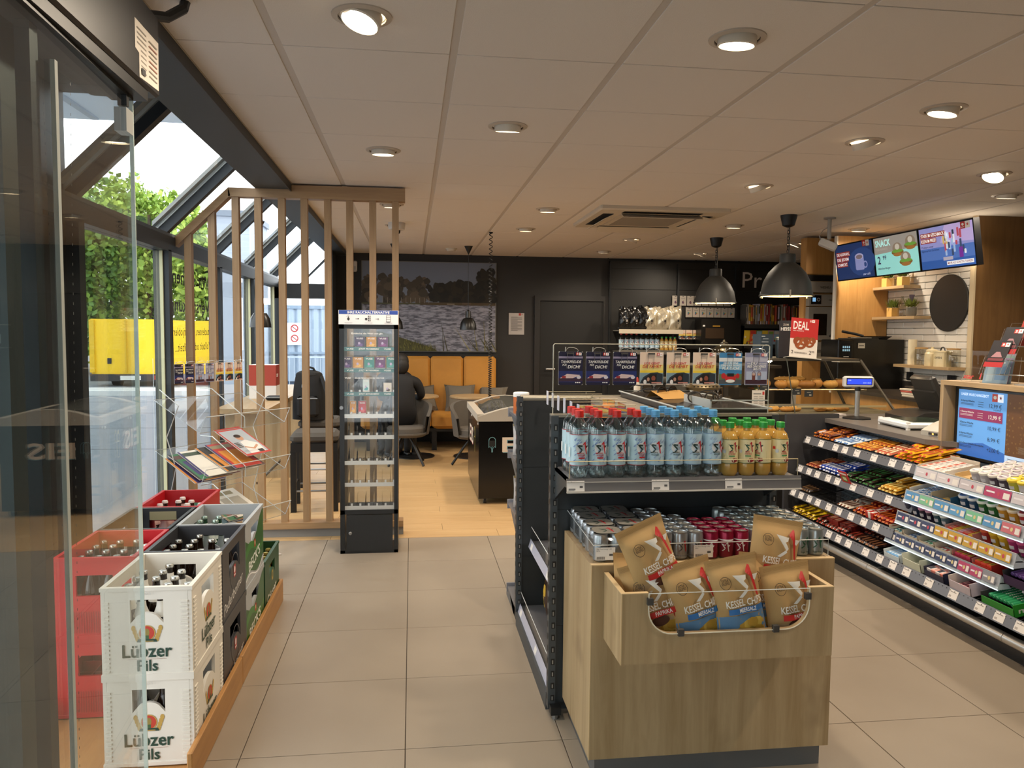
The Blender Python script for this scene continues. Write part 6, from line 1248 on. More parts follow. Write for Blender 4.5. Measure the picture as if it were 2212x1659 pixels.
for j in range(3): a.rect(.40, .03-j*.009, .7, .033-j*.009, C('#4a5a70'))
p.build('screen_picture', t)
q = MB(); q.tube([(3.09, 3.78, .80), (3.09, 3.74, .775), (3.12, 3.7, .76)], .004, BLACK, 5); q.tube([(3.09, 3.62, .80), (3.09, 3.66, .775), (3.12, 3.7, .76)], .004, BLACK, 5); q.build('cable', t)
# leaflet holders on the oak box
t = thing('card_dispenser', 'small clear dispenser with shimmering cards on the oak box', 'card holder', (3.10, 3.78, 1.222), -1.2)
for k in range(4): q = MB(); q.add([(-.065, -.01+.012*k, 0), (.065, -.01+.012*k, 0), (.065, .03+.012*k, .125+.012*k), (-.065, .03+.012*k, .125+.012*k)], [(0, 1, 2, 3)], C(['#a9c4da', '#c9b8dc', '#b8dcd4', '#d4d0e4'][k], .2, .5)); a = Art(q, (-.065, -.01+.012*k, 0), (1, 0, 0), (0, .3, .95)); a.rect(.015, .01, .05, .11, C(['#c4dcec', '#9fd0e4', '#d8b4dc', '#b4e0c8'][k], .2, .5)); a.rect(.06, .02, .115, .10, C(['#8fb4dc', '#c4dcec', '#b4e0c8', '#c8b4e0'][k], .2, .5)); a.rect(.03, .112, .1, .12, C('#e8eef4', .2, .3)); q.build('card', t)
q = MB(); sheet(q, [(-.07, -.02, 0), (.07, -.02, 0), (.07, .01, .09), (-.07, .01, .09)], .003); sheet(q, [(-.07, .09, 0), (.07, .09, 0), (.07, .11, .14), (-.07, .11, .14)], .003); q.box(-.07, -.02, 0, .07, .1, .003, ACRYL); q.build('holder', t)
t = thing('coin_dish_stand', 'clear angular stand with red star lettering on the oak box', 'stand', (3.08, 3.93, 1.222), -1.2)
q = MB(); sheet(q, [(-.06, 0, 0), (.06, 0, 0), (.05, .03, .075), (-.05, .03, .075)], .003); a = Art(q, (-.06, -.002, .005), (1, 0, 0), (0, .37, .93)); a.text('star', .01, .012, .026, RED1, 'l', True, .1, .055); a.text('1', .10, .012, .035, RED1, 'c', True, .1); q.build('panel', t); q = MB(); sheet(q, [(-.03, .05, 0), (.09, .05, 0), (.09, .05, .17), (-.03, .05, .17)], .003); q.build('tall_panel', t)
t = thing('leaflet_stand', 'wire leaflet stand with red topped flyers on the oak box', 'leaflet stand', (3.14, 3.62, 1.222), -1.25)
q = MB(); q.cyl(0, 0, 0, .004, .05, STEEL, 20); q.tube([(0, 0, 0), (0, .0, .3)], .003, STEEL, 6); q.build('wire_foot', t)
for k in range(3):
    z = .05+k*.075; X0 = -.19+k*.03; q = MB(); sheet(q, [(X0, -.09+k*.03, z), (X0+.11, -.09+k*.03, z), (X0+.12, -.06+k*.03, z+.09), (X0+.01, -.06+k*.03, z+.09)], .003); sheet(q, [(X0, -.05+k*.03, z), (X0+.11, -.05+k*.03, z), (X0+.125, -.01+k*.03, z+.12), (X0+.015, -.01+k*.03, z+.12)], .003); q.tube([(X0+.06, -.03+k*.03, z), (0, 0, z)], .003, STEEL, 5); q.build('pocket', t)
for k in range(2):
    z = .09+k*.07; X0 = -.18+k*.045; q = MB(); q.add([(X0, -.075+k*.03, z), (X0+.10, -.075+k*.03, z), (X0+.125, -.03+k*.03, z+.14), (X0+.025, -.03+k*.03, z+.14)], [(0, 1, 2, 3)], C('#1f1a20')); a = Art(q, (X0, -.075+k*.03, z), (1, 0, 0), (.17, .3, .94)); logo(a, .05, .115, .022); a.rect(.01, .035, .09, .05, C('#7a3a40')); a.poly([(.02, .055), (.08, .055), (.06, .085), (.04, .085)], C('#a87a80')); a.rect(0, 0, .10, .028, C('#b5262a')); q.build('flyer', t)
q = MB(); q.add([(-.09, .03, .2), (.02, .03, .2), (.06, .08, .40), (-.05, .08, .40)], [(0, 1, 2, 3)], C('#b5382a')); a = Art(q, (-.09, .03, .2), (1, 0, 0), (.18, .22, .96))
for j, tx in enumerate(('MIT STAR-APP', 'DIE RICHTIGE', 'KARTE SETZEN.')): a.text(tx, .065, .115-j*.02, .011, WHITE, 'c', True, .1, .085)
a.ell(.075, .17, .03, .02, C('#241a1c')); a.rect(.06, .16, .1, .2, C('#3a3436')); a.ell(.09, .205, .02, .016, C('#6a8a4a')); a.rect(.05, .19, .07, .215, C('#c0453a')); q.build('topper', t)
# ================================================================== ice cream freezer
t = thing('ice_cream_freezer', 'black chest freezer with curved glass lid and ice lettering', 'freezer')
FX0, FX1, FY0, FY1 = .565, 1.30, 6.52, 7.75
q = MB(); q.box(FX0, FY0, .05, FX1, FY1, .72, C('#0c0b0b', .18)); q.build('cabinet', t)
def lidz(u): return .735+.115*math.sin(min(1, u)*pi*.62)/math.sin(.62*pi)*1.0 if u < 1 else .80
q = MB(); LF = C('#b3aca0', .35)
prof = [(FX0-.012, .715), (FX0-.012, .755)]+[(FX0+(FX1-FX0)*k/8, .755+.085*math.sin(pi*k/8)) for k in range(9)][1:-1]+[(FX1+.012, .755), (FX1+.012, .715)]
def band(y0, y1):
    n = len(prof); v = [(x, y0, z) for x, z in prof]+[(x, y1, z) for x, z in prof]; q.add(v, [tuple(range(n)), tuple(range(2*n-1, n-1, -1))]+[(i, i+1, n+i+1, n+i) for i in range(n-1)], LF)
band(FY0-.015, FY0+.07); band(FY1-.07, FY1+.015); q.box(FX0-.014, FY0, .715, FX0+.05, FY1, .775, LF); q.box(FX1-.05, FY0, .715, FX1+.014, FY1, .775, LF); q.build('lid_frame', t)
q = MB(); q.grid(lambda u, v: (FX0+.04+(FX1-FX0-.08)*u, FY0+.06+(FY1-FY0-.12)*v, .765+.075*sin(pi*u)), 10, 2, clear('lid_glass', (.85, .88, .88), 1.5)); q.build('lid_glass', t)
q = MB(); q.box(FX0+.05, FY0+.06, .6, FX1-.05, FY1-.06, .61, C('#a9a59c', .6)); q.build('inner_basket', t)
p = MB(); a = Art(p, (FX0, FY0, 0), (1, 0, 0), (0, 0, 1), .0004, .001); ICE = C('#6ea3ae'); LT = C('#d8c9b8')
a.ring(.115, .55, .026, .031, ICE, 18); a.rect(.084, .49, .088, .55, ICE); a.rect(.142, .49, .146, .55, ICE); a.rect(.088, .50, .142, .55, C('#0c0b0b')); a.stroke([(.084, .49), (.095, .50), (.105, .485), (.115, .5), (.125, .485), (.135, .5), (.146, .49)], .004, ICE); a.rect(.109, .45, .113, .486, ICE); a.rect(.117, .45, .121, .486, ICE)
a.text('EIS', .207, .448, .122, ICE, 'l', True, 0, .34); a.text('EIS', .201, .454, .122, LT, 'l', True, 0, .34); p.build('print', t)
p = MB(); a = Art(p, (FX0, FY1, 0), (0, -1, 0), (0, 0, 1), .0004, .001)
a.text('EIS', .25, .43, .15, C('#a83a3a'), 'l', True, 0, .42); a.text('EIS', .244, .437, .15, LT, 'l', True, 0, .42); Y_ = C('#c9b04a'); a.stroke([(.80, .53), (.83, .40), (.87, .40), (.90, .53), (.80, .53)], .006, Y_); a.ell(.85, .57, .035, .04, Y_); a.ell(.85, .57, .027, .032, C('#0c0b0b')); a.ell(.85, .61, .018, .018, Y_); p.build('side_print', t)
for x, y in ((FX0+.06, FY0+.06), (FX1-.06, FY0+.06), (FX0+.06, FY1-.06)): q = MB(); q.M = Matrix.Translation((x, y, .028)) @ Matrix.Rotation(pi/2, 4, 'Y'); q.lathe([(.028, -.012), (.028, .012)], C('#232323', .6), 14); q.M = None; q.box(x-.016, y-.02, .03, x+.016, y+.02, .056, STEEL); q.build('castor', t)
for y in (FY0+.05, FY0+.75): q = MB(); q.M = Matrix.Translation((FX0-.001, y, .69)) @ Matrix.Rotation(-pi/2, 4, 'Y'); q.lathe([(.012, 0), (.010, .006)], C('#d9d4ca'), 10); q.build('screw_cap', t)
t = thing('spiral_cord', 'black coiled power cord hanging from the ceiling above the freezer', 'cord', (.80, 7.95, 0)); pts = []
for k in range(900):
    z = ZC-.002-k*(ZC-.80)/900; fr_ = k/900; pitch = .05-.033*fr_; 
    if k == 0: ph = 0.
    else: ph += (ZC-.80)/900/pitch*2*pi
    pts.append((.016*cos(ph), .016*sin(ph), z))
q = MB(); q.tube(pts[::2], .0045, BLACK, 5); q.build('coil', t); q = MB(); q.cyl(0, 0, ZC-.012, ZC, .02, BLACK, 10); q.build('ceiling_socket', t)
# ================================================================== cafe back wall
t = thing('lake_picture', 'large printed photograph of a lake with trees above the bench', 'picture')
PX0, PX1, PZ0, PZ1 = -.638, 1.107, 1.213, 2.38
q = MB(); q.box(PX0-.012, 10.345, PZ0-.012, PX1+.012, 10.38, PZ1+.008, C('#6a6862', .5)); q.build('frame', t)
p = MB(); a = Art(p, (PX0, 10.345, PZ0), (1, 0, 0), (0, 0, 1), .0005, .001); PWD, PHT = PX1-PX0, PZ1-PZ0
def watermat():
    mt = bpy.data.materials.new('printed_water'); mt.use_nodes = True; nt = mt.node_tree; b = nt.nodes['Principled BSDF']; N = nt.nodes.new; L = nt.links.new
    tc = N('ShaderNodeTexCoord'); mp = N('ShaderNodeMapping'); mp.inputs['Scale'].default_value = (9, 1, 34); L(tc.outputs['Object'], mp.inputs[0]); n = N('ShaderNodeTexNoise'); n.inputs['Scale'].default_value = 1.6; n.inputs['Detail'].default_value = 6; L(mp.outputs[0], n.inputs['Vector'])
    cr = N('ShaderNodeValToRGB'); e = cr.color_ramp.elements; e[0].position = .38; e[0].color = lin('#54555f'); e[1].position = .62; e[1].color = lin('#9a9aa6'); L(n.outputs['Fac'], cr.inputs[0]); L(cr.outputs[0], b.inputs['Base Color']); b.inputs['Roughness'].default_value = .5; return mt
a.rect(0, .53*PHT, PWD, PHT, C('#6f7684')); a.rect(0, .74*PHT, PWD, PHT, C('#666d7c')); a.rect(0, 0, PWD, .535*PHT, watermat())
rr = random.Random(21)
def clump(x0, x1, zt, cols, n):
    for k in range(n): x = rr.uniform(x0, x1); z = rr.uniform(.56, zt)*PHT; r_ = rr.uniform(.03, .085)*(1.25-.5*(z/PHT)); a.poly([(x+r_*rr.uniform(.75, 1.1)*cos(2*pi*i/9), max(.535*PHT, z+r_*rr.uniform(.75, 1.1)*sin(2*pi*i/9))) for i in range(9)], C(rr.choice(cols), .7))
BRN1 = ['#3f372c', '#4a4034', '#352f26', '#574b3b']; DKG = ['#17150f', '#1e1b13', '#12110d', '#262014']
a.step = .00002
clump(.03, .45, .84, BRN1, 60); clump(.3, .92*.95, .82, BRN1, 70); clump(.85, 1.35, .74, DKG, 70); clump(1.2, 1.62, .77, DKG, 60); clump(1.5, 1.72, .92, DKG, 50)
a.step = .0002
a.rect(0, .525*PHT, PWD, .54*PHT, C('#4a4a2a')); a.rect(.75, .52*PHT, PWD, .55*PHT, C('#4a3c24'))
for k in range(14): a.rect(.08+k*.06, .54*PHT, .086+k*.06, .60*PHT, C('#8a8070'))
a.rect(.02, .512*PHT, .5, .518*PHT, C('#3a3330'))
for k in range(7): a.rect(.04+k*.065, .48*PHT, .047+k*.065, .515*PHT, C('#3a3330'))
a.rect(1.1, .53*PHT, 1.2, .537*PHT, C('#a8a090')); a.rect(1.3, .53*PHT, 1.42, .55*PHT, C('#5a4a3a'))
a.poly([(0, 0), (.98, 0), (.9, .04*PHT), (.6, .12*PHT), (.35, .19*PHT), (0, .26*PHT)], C('#4f4d24'))
for k in range(160): x = rr.uniform(0, .95); h0 = (.24-.22*x)*PHT; z = rr.uniform(0, max(.01, h0)); a.poly([(x, z), (x+.008, z), (x+rr.uniform(-.03, .03), z+rr.uniform(.04, .09))], C(rr.choice(['#6b6a2e', '#7d7a38', '#3f3f1c'])))
for k in range(14): x = rr.choice((.95, 1.0, 1.3, 1.4, 1.5, 1.55, 1.6, 1.65)); l_ = rr.uniform(.15, .42)*PHT; d = rr.uniform(-.25, .05); a.poly([(x+.1, 0), (x+.115, 0), (x+.1+d, l_)], C(rr.choice(['#6f6a36', '#3f3d20', '#8a8448'])))
p.build('printed_photo', t)
t = thing('wall_notice', 'white printed notice sheet on the dark cafe wall', 'notice', (1.293, 10.372, 1.44)); q = MB(); q.box(0, 0, 0, .21, .006, .29, C('#b3aca6', .4)); a = Art(q, (0, 0, 0), (1, 0, 0), (0, 0, 1)); a.rect(.135, .255, .165, .288, C('#a8302a')); star(a, .18, .272, .01, C('#a8302a'))
for k in range(17): a.rect(.03, .235-k*.0115, .03+.15*(1 if k % 4 else .6), .24-k*.0115, C('#6d6762'))
q.build('sheet', t)
t = thing('motion_sensor', 'small white motion sensor in the upper wall corner', 'sensor', (-.74, 10.36, 2.24)); q = MB(); q.rbox(-.035, -.04, 0, .035, .02, .14, C('#c9c6c0', .4), .012); q.build('housing', t); q = MB(); q.box(-.02, -.043, .02, .02, -.038, .07, C('#aaa7a2', .3)); q.build('lens', t)
# ================================================================== press and coffee wall
t = thing('wall_shelving', 'tall black wall shelving with press lettering behind the counter', 'shelving')
BKU = C('#1a1917', .5)
q = MB(); q.box(2.67, 10.34, 0, 5.6, 10.42, 2.45, BKU); q.build('back_panel', t)
for x in (2.665, 3.62, 4.45, 5.44): q = MB(); q.box(x-.012, 10.30, 0, x+.012, 10.345, 2.42, C('#26282a', .4, .3)); q.build('upright', t)
for z in (2.07, 2.35): q = MB(); q.box(2.67, 10.33, z, 5.44, 10.342, z+.006, C('#0b0b0a', .5)); q.build('panel_joint', t)
for x0, x1, z, c in ((2.72, 3.60, 1.50, '#8a8378'), (2.72, 3.60, 1.225, '#6a665f'), (4.46, 5.42, 1.585, '#2a2926'), (4.46, 5.42, 1.315, '#2a2926'), (3.64, 4.43, 1.30, '#1c1b1a')):
    q = MB(); q.box(x0, 10.02, z, x1, 10.34, z+.012, C(c, .5)); o = q.build('shelf_board', t); e_ = MB(); e_.box(x0, 10.01, z-.03, x1, 10.02, z+.025, C('#c2b7a4' if c == '#8a8378' else c, .3)); e_.build('price_rail', o)
p = MB(); a = Art(p, (0, 10.339, 0), (1, 0, 0), (0, 0, 1), .003, .006); a.text('Presse', 4.55, 2.12, .215, C('#cdc0b4', .5), 'l', False, 0, .86); p.build('lettering', t)
def cbag(c, sc, nm, grp):
    t = thing('coffee_bag', nm, 'coffee bag', (0, 0, -5), 0, grp); q = MB(); rr2 = random.Random(4)
    def fn(u, v, s):
        x, y, z = pillow(u, v, .2, .31, .12); wr = .008*sin(u*13+v*5)+.006*sin(v*15-u*8+2)+.004*sin(31*u+23*v); e = min(1, 6*u)*min(1, 6*(1-u)); top = max(0, (v-.72)/.28)
        return (x*(1-.12*top)+.012*top*sin(9*u), s*(y+wr*e), z+.012*sin(u*9)*(v > .9))
    q.grid(lambda u, v: fn(u, v, 1), 16, 18, c); q.grid(lambda u, v: fn(u, v, -1), 10, 10, c); q.build('bag_body', t)
    p = MB(); a = PilArt(p, .2, .31, .14); a.k = .02; a.rect(.085, .11, .115, .14, sc); a.rect(.093, .085, .107, .095, sc); p.build('print', t); return t
cb1 = cbag(C('#141312', .22), C('#8a8580'), 'glossy black coffee bag on the wall shelf', 'black coffee bags on the wall shelf'); cb2 = cbag(C('#c9bfa8', .25, .55), C('#2a2622'), 'silver foil coffee bag on the wall shelf', 'silver coffee bags on the wall shelf')
for k in range(3):
    for b, x0 in ((cb1, 2.83), (cb2, 3.17)):
        loc = (x0+k*.175 if b is cb2 else x0+k*.125, 10.12, 1.513)
        if k == 0: b.location = loc
        else: dup(b, loc, .1*k, scale=(1, 1, 1+.05*(k == 2)))
# the same bottles again on the wall, smaller with distance: copies of the three kinds
for c in range(12):
    k = c//4; x = (2.775+c*.07) if k < 2 else (3.335+(c-8)*.06)
    if k == 1: x = 3.055+(c-4)*.07
    dup(P3[k], (x, 10.10, 1.2385), R.uniform(-.4, .2), ['red capped water bottle on the far wall shelf', 'blue capped water bottle on the far wall shelf', 'amber green capped bottle on the far wall shelf'][k], 'bottles on the far wall shelf')
def wcard(x, z, kind):
    k = ('wc', kind)
    if k not in BAR:
        q = MB(); q.box(0, 0, 0, .095, .004, .135, C('#a89f94', .5)); p = MB(); a = Art(p, (0, 0, 0), (1, 0, 0), (0, 0, 1), .0004, .001); a.ell(.0475, .125, .012, .005, C('#2a2826'), 10); a.rect(.02, .09, .075, .095, C('#6a645e'))
        if kind == 'fruit': a.ell(.047, .045, .017, .018, C('#5a3040')); a.ell(.06, .05, .007, .007, C('#a89f94')); a.poly([(.047, .064), (.058, .078), (.052, .064)], C('#8a5a2a')); a.rect(.032, .045, .05, .052, C('#3a4a7a'))
        else: a.poly([(.03, .03), (.05, .053), (.03, .078)], C('#3a6a8a')); a.poly([(.03, .03), (.05, .053), (.06, .046)], C('#a83a30')); a.poly([(.03, .078), (.05, .053), (.06, .06)], C('#4a8a4a')); a.poly([(.05, .053), (.06, .046), (.07, .053), (.06, .06)], C('#c9a02a'))
        BAR[k] = (q.mesh('card'), p.mesh('print'))
    t = thing('voucher_card', ('white voucher card with dark fruit emblem' if kind == 'fruit' else 'white voucher card with four-colour triangle')+' on the far wall', 'voucher card', (x, 10.31, z), 0, 'voucher cards on the far wall'); put('card', BAR[k][0], t); put('print', BAR[k][1], t)
for k in range(8): wcard(3.54+k*.106, 1.858, 'fruit')
for k in range(7): wcard(3.735+k*.102, 1.70, 'tri')
for k in range(3): gift_card('fahrt', (3.62+k*.10, 10.24, 1.40), 0, 'sand coloured gift card on the far wall pegs', 'gift cards on the far wall', .092, .13, hook=False)
t = thing('coffee_grinder', 'dark coffee machine block below the voucher cards', 'coffee machine', (4.12, 10.12, 1.312)); q = MB(); q.box(-.26, -.08, 0, .30, .16, .36, C('#14120f', .35)); q.build('body', t); q = MB(); q.box(-.2, -.085, .1, .06, -.08, .24, C('#3a2a1a', .4)); q.build('window', t); q = MB(); q.box(-.24, -.085, .26, -.21, -.08, .28, WHITE); q.box(-.1, -.09, .26, .0, -.05, .275, C('#b98a2a')); q.build('label', t)
# magazines on the press shelves
MC = ['#8a3a34', '#b5a89a', '#6a5a30', '#a8a4b4', '#9a948c', '#4a2a26', '#b58a2a', '#7a3028', '#94908a', '#3a4a30', '#8a8478', '#a84a34', '#3a3632', '#b5b0a4', '#59391f', '#8a2a2a', '#6a6a5a', '#a0642a']
rr = random.Random(31); x = 4.49; k = 0
while x < 5.30:
    th = rr.choice((.008, .012, .02, .028)); h = rr.uniform(.26, .29); t = thing('magazine', 'magazine standing upright in the upper press shelf row', 'magazine', (x, 10.04, 1.598), 0, 'magazines on the upper press shelf'); c1 = rr.choice(MC)
    q = MB(); q.box(0, 0, 0, th*.85, .2, h, C(c1, .5)); q.build('pages', t); p = MB(); a = Art(p, (0, 0, 0), (1, 0, 0), (0, 0, 1)); a.rect(.0005, h*rr.uniform(.3, .6), th*.84, h*.9, C(rr.choice(MC))); a.rect(.0005, h*.05, th*.84, h*.2, C(rr.choice(MC))); p.build('spine_print', t); x += th+rr.uniform(.002, .012); k += 1
t = thing('magazine', 'dark green covered magazine facing out at the upper shelf end', 'magazine', (5.30, 10.05, 1.598)); q = MB(); q.box(0, 0, 0, .11, .006, .27, C('#2f3a2a', .5)); q.build('pages', t); p = MB(); a = Art(p, (0, 0, 0), (1, 0, 0), (0, 0, 1)); a.rect(.01, .2, .1, .25, C('#5a3a1a')); a.rect(.01, .03, .1, .17, C('#3f4a2a')); p.build('cover_print', t)
LC = ['#c9a82a', '#c95a2a', '#6a8a3a', '#b5a04a', '#c98aa0', '#7a94a8', '#a83028', '#c9c0b0', '#8a9a5a', '#d0b030', '#5a4a3a', '#a8a098']
for k in range(11):
    x = 4.47+k*.085; c1 = LC[k % len(LC)]; t = thing('comic', 'colourful children magazine facing out on the lower press shelf', 'magazine', (x, 10.06, 1.328), 0, 'magazines on the lower press shelf'); t.rotation_euler = (.12, 0, 0)
    q = MB(); q.box(0, 0, 0, .08, .008, .2, C(c1, .4)); q.build('pages', t); p = MB(); a = Art(p, (0, 0, 0), (1, 0, 0), (0, 0, 1)); a.rect(.005, .15, .075, .19, C(rr.choice(LC)))
    for _ in range(5): a.ell(rr.uniform(.015, .065), rr.uniform(.03, .13), rr.uniform(.008, .02), rr.uniform(.01, .02), C(rr.choice(LC)), 8)
    p.build('cover_print', t)
# ================================================================== bakery counter
t = thing('service_counter', 'oak service counter with grill and toaster behind the gondola', 'counter')
q = MB(); q.box(1.75, 6.0, .87, 2.62, 6.75, .90, OAKX); q.build('worktop', t); q = MB(); q.box(1.8, 6.05, 0, 2.6, 6.7, .87, WARMOAK); q.build('carcass', t)
t = thing('contact_grill', 'steel contact grill on the oak service counter', 'grill', (2.12, 6.35, .90)); q = MB(); q.rbox(-.15, -.16, .03, .15, .16, .15, C('#6d6a62', .35, .7), .015); q.build('body', t); q = MB(); q.rbox(-.14, -.15, .155, .14, .15, .20, C('#55524b', .35, .7), .015); q.build('lid', t); q = MB(); q.box(-.05, -.164, .05, .05, -.16, .12, C('#3a3d34', .3)); q.build('control_panel', t)
for x in (-.12, .12): q = MB(); q.cyl(x, -.12, 0, .035, .018, BLACK, 10); q.build('foot', t)
t = thing('toaster', 'long steel toaster with row of slots on the oak service counter', 'toaster', (2.46, 6.32, .90)); q = MB(); q.rbox(-.15, -.09, .015, .15, .09, .15, C('#8a7a5a', .3, .8), .03); q.build('body', t); q = MB()
for k in range(8): q.box(-.12+k*.033, -.0915, .125, -.105+k*.033, -.089, .135, BLACK)
q.build('vent', t); q = MB(); q.box(-.12, -.06, 0, .12, .06, .02, BLACK); q.build('foot', t)
t = thing('sauce_bottle', 'white squeeze bottle with red cap on the oak service counter', 'bottle', (1.86, 6.25, .90)); q = MB(); q.lathe([(.025, 0), (.028, .01), (.028, .14), (.012, .17)], C('#d8cfc0', .4), 14); q.build('bottle_body', t); q = MB(); q.lathe([(.013, .168), (.012, .19), (.004, .21)], C('#c03a2a', .4), 12); q.build('cap', t)
t = thing('glass_teapot', 'dark glass ball jug on the back worktop', 'jug', (3.42, 8.2, 1.14)); q = MB(); q.ball((0, 0, .11), (.14, .14, .11), C('#1d1a12', .08, spec=.8), 20, 14); q.build('belly', t); q = MB(); q.lathe([(.05, .2), (.045, .235), (.02, .25), (.012, .27)], C('#2a261c', .3), 14); q.build('lid', t); q = MB(); q.tube([(.13, 0, .13), (.2, 0, .14), (.2, 0, .08), (.12, 0, .05)], .01, BLACK, 6); q.build('handle', t)
t = thing('back_worktop', 'dark worktop under the glass ball jug', 'worktop'); q = MB(); q.box(2.9, 7.9, 1.11, 3.95, 8.6, 1.14, C('#3a352f', .4)); q.build('worktop', t); q = MB(); q.box(2.95, 7.95, 0, 3.9, 8.55, 1.11, C('#2a2622', .5)); q.build('carcass', t)
t = thing('bakery_case', 'slanted glass bakery case with two decks of bread', 'display case')
BX0, BX1, BY0, BY1 = 2.66, 3.60, 5.62, 6.35; FRM = C('#6b655a', .3, .7); BG = clear('case_glass', (.95, .95, .92), 1.4)
q = MB(); q.box(BX0, BY0, 0, BX1+.2, BY1, .86, C('#2f2d2b', .5)); q.build('plinth', t)
q = MB(); q.box(BX0, BY0+.16, 1.265, BX1-.05, BY1, 1.285, FRM); q.build('top', t)
q = MB(); q.add([(BX0, BY0, .87), (BX1+.17, BY0, .87), (BX1-.05, BY0+.16, 1.27), (BX0, BY0+.16, 1.27)], [(0, 1, 2, 3)], BG); q.build('front_glass', t)
q = MB(); q.add([(BX0, BY0, .87), (BX0, BY0+.16, 1.27), (BX0, BY1, 1.27), (BX0, BY1, .87)], [(0, 1, 2, 3)], BG); q.build('side_glass', t); q = MB(); q.add([(BX1+.17, BY0, .87), (BX1-.05, BY0+.16, 1.27), (BX1-.05, BY1, 1.27), (BX1+.17, BY1, .87)], [(0, 1, 2, 3)], BG); q.build('side_glass', t)
q = MB(); q.box(BX0+.01, BY0+.14, 1.035, BX1, BY1-.03, 1.045, clear('deck_glass', (.8, .8, .72), 1.5)); q.tube([(BX0+.01, BY0+.14, 1.04), (BX1, BY0+.14, 1.04)], .006, C('#b5a888', .3, .6), 6); q.build('upper_deck', t)
q = MB(); q.box(BX0, BY0+.01, .86, BX1+.17, BY1, .872, C('#8a8068', .4)); q.build('lower_deck', t)
q = MB()
for pa, pb in (((BX1+.17, BY0, .865), (BX1-.05, BY0+.16, 1.275)), ((BX1+.17, BY1, .865), (BX1-.05, BY1, 1.275)), ((BX0+.27, BY0, .87), (BX0+.27, BY0+.16, 1.275)), ((BX1-.05, BY0+.16, 1.275), (BX1-.05, BY1, 1.275)), ((BX0, BY0, .87), (BX0, BY0+.16, 1.275))): q.tube([pa, pb], .011 if pa[0] > 3 else .004, FRM if pa[0] > 3 else C('#3a3f38', .3), 6)
q.build('frame', t)
q = MB(); q.box(BX0+.3, BY0+.02, .91, BX1+.1, BY0+.035, .925, C('#e0cfa0', .3, .5)); q.build('front_rail', t)
BRD = [C('#b9803a', .6, noise=.25, nscale=60), C('#c9954a', .6, noise=.25, nscale=60), C('#9a6428', .6, noise=.3, nscale=50)]
def bread(loc, r, mt, lab, rz=0):
    t = thing('bread_loaf', lab, 'bread', loc, rz, 'bread in the bakery case'); rr3 = random.Random(int(loc[0]*1000))
    q = MB(); q.grid(lambda u, v: (r[0]*cos(2*pi*u)*sin(pi*v)**.8*(1+.06*sin(9*u+5*v)), r[1]*sin(2*pi*u)*sin(pi*v)**.8, r[2]*(1-cos(pi*v))*.5*1.6-(0 if v > .3 else 0)), 18, 10, mt); q.build('crust', t)
    p = MB()
    for k in range(3): p.tube([(-r[0]*.5+k*r[0]*.5, -r[1]*.4, r[2]*1.5), (-r[0]*.4+k*r[0]*.5, r[1]*.4, r[2]*1.5)], .004, C('#e0c48a', .7), 4)
    p.build('score', t)
rr = random.Random(41)
for k in range(7): x = 2.93+k*.105; bread((x, 5.86+.03*(k % 2), 1.045), (.052+.012*(k % 3), .05, .040+.008*(k % 2)), BRD[k % 3], ('golden baguette roll' if k < 3 else 'dark floury roll' if k < 5 else 'round pale roll')+' on the upper deck of the bakery case', rr.uniform(-.4, .4))
for k in range(2): bread((2.98+k*.11, 5.92, 1.095), (.085, .035, .026), BRD[1], 'long roll stacked on top of the golden rolls', .1)
bread((2.80, 5.9, 1.045), (.06, .05, .045), BRD[0], 'bun standing in a paper cup on the upper deck')
for k in range(7): x = 2.72+k*.09+(.1 if k > 3 else 0); bread((x, 5.70+.03*(k % 2), .872), (.06, .038, .026), BRD[k % 2], 'twisted roll on the lower deck of the bakery case', rr.uniform(-.9, .9))
for k, (x, z) in enumerate(((2.97, 1.0), (3.07, .985), (2.70, 1.03))):
    t = thing('price_sign', 'small slate price sign clipped to the upper bakery deck', 'price sign', (x, 5.745, z), .1, 'price signs in the bakery case'); q = MB(); q.box(0, 0, 0, .075, .004, .05, C('#2c3238', .5)); a = Art(q, (0, 0, 0), (1, 0, 0), (0, 0, 1)); a.rect(.02, .032, .055, .036, C('#b9b4a8')); a.rect(.04, .01, .06, .018, C('#b9b4a8')); q.build('slate', t)
for k in range(3):
    t = thing('price_sign', 'small black price sign lying on the lower bakery deck', 'price sign', (2.52+k*.05, 5.62, .905), .1, 'price signs on the counter edge'); q = MB(); q.box(0, 0, 0, .045, .004, .03, C('#1a1a1a', .5)); a = Art(q, (0, 0, 0), (1, 0, 0), (0, 0, 1)); a.rect(.008, .016, .036, .02, WHITE); a.rect(.008, .008, .03, .012, WHITE); q.build('slate', t)
t = thing('counter_ledge', 'steel edged serving ledge joining the gondola view to the bakery case', 'ledge'); q = MB(); q.box(2.0, 5.55, .86, 2.66, 5.98, .89, C('#8f8a80', .35, .4)); q.build('ledge_top', t); q = MB(); q.box(2.02, 5.6, 0, 2.64, 5.95, .86, BLACK); q.build('ledge_front', t)
t = thing('info_sheet', 'white info sheet with red emblem standing before the bakery case', 'notice', (2.56, 5.58, .89), -.05); q = MB(); q.box(0, 0, 0, .10, .003, .16, C('#cfc8be')); a = Art(q, (0, 0, 0), (1, 0, 0), (0, 0, 1)); a.rect(.01, .13, .07, .136, C('#555555')); a.rect(.08, .125, .095, .15, C('#b5302a'))
for k in range(7): a.rect(.012, .11-k*.013, .045, .114-k*.013, C('#8a857e')); a.rect(.055, .11-k*.013, .088, .114-k*.013, C('#8a857e'))
q.build('sheet', t)
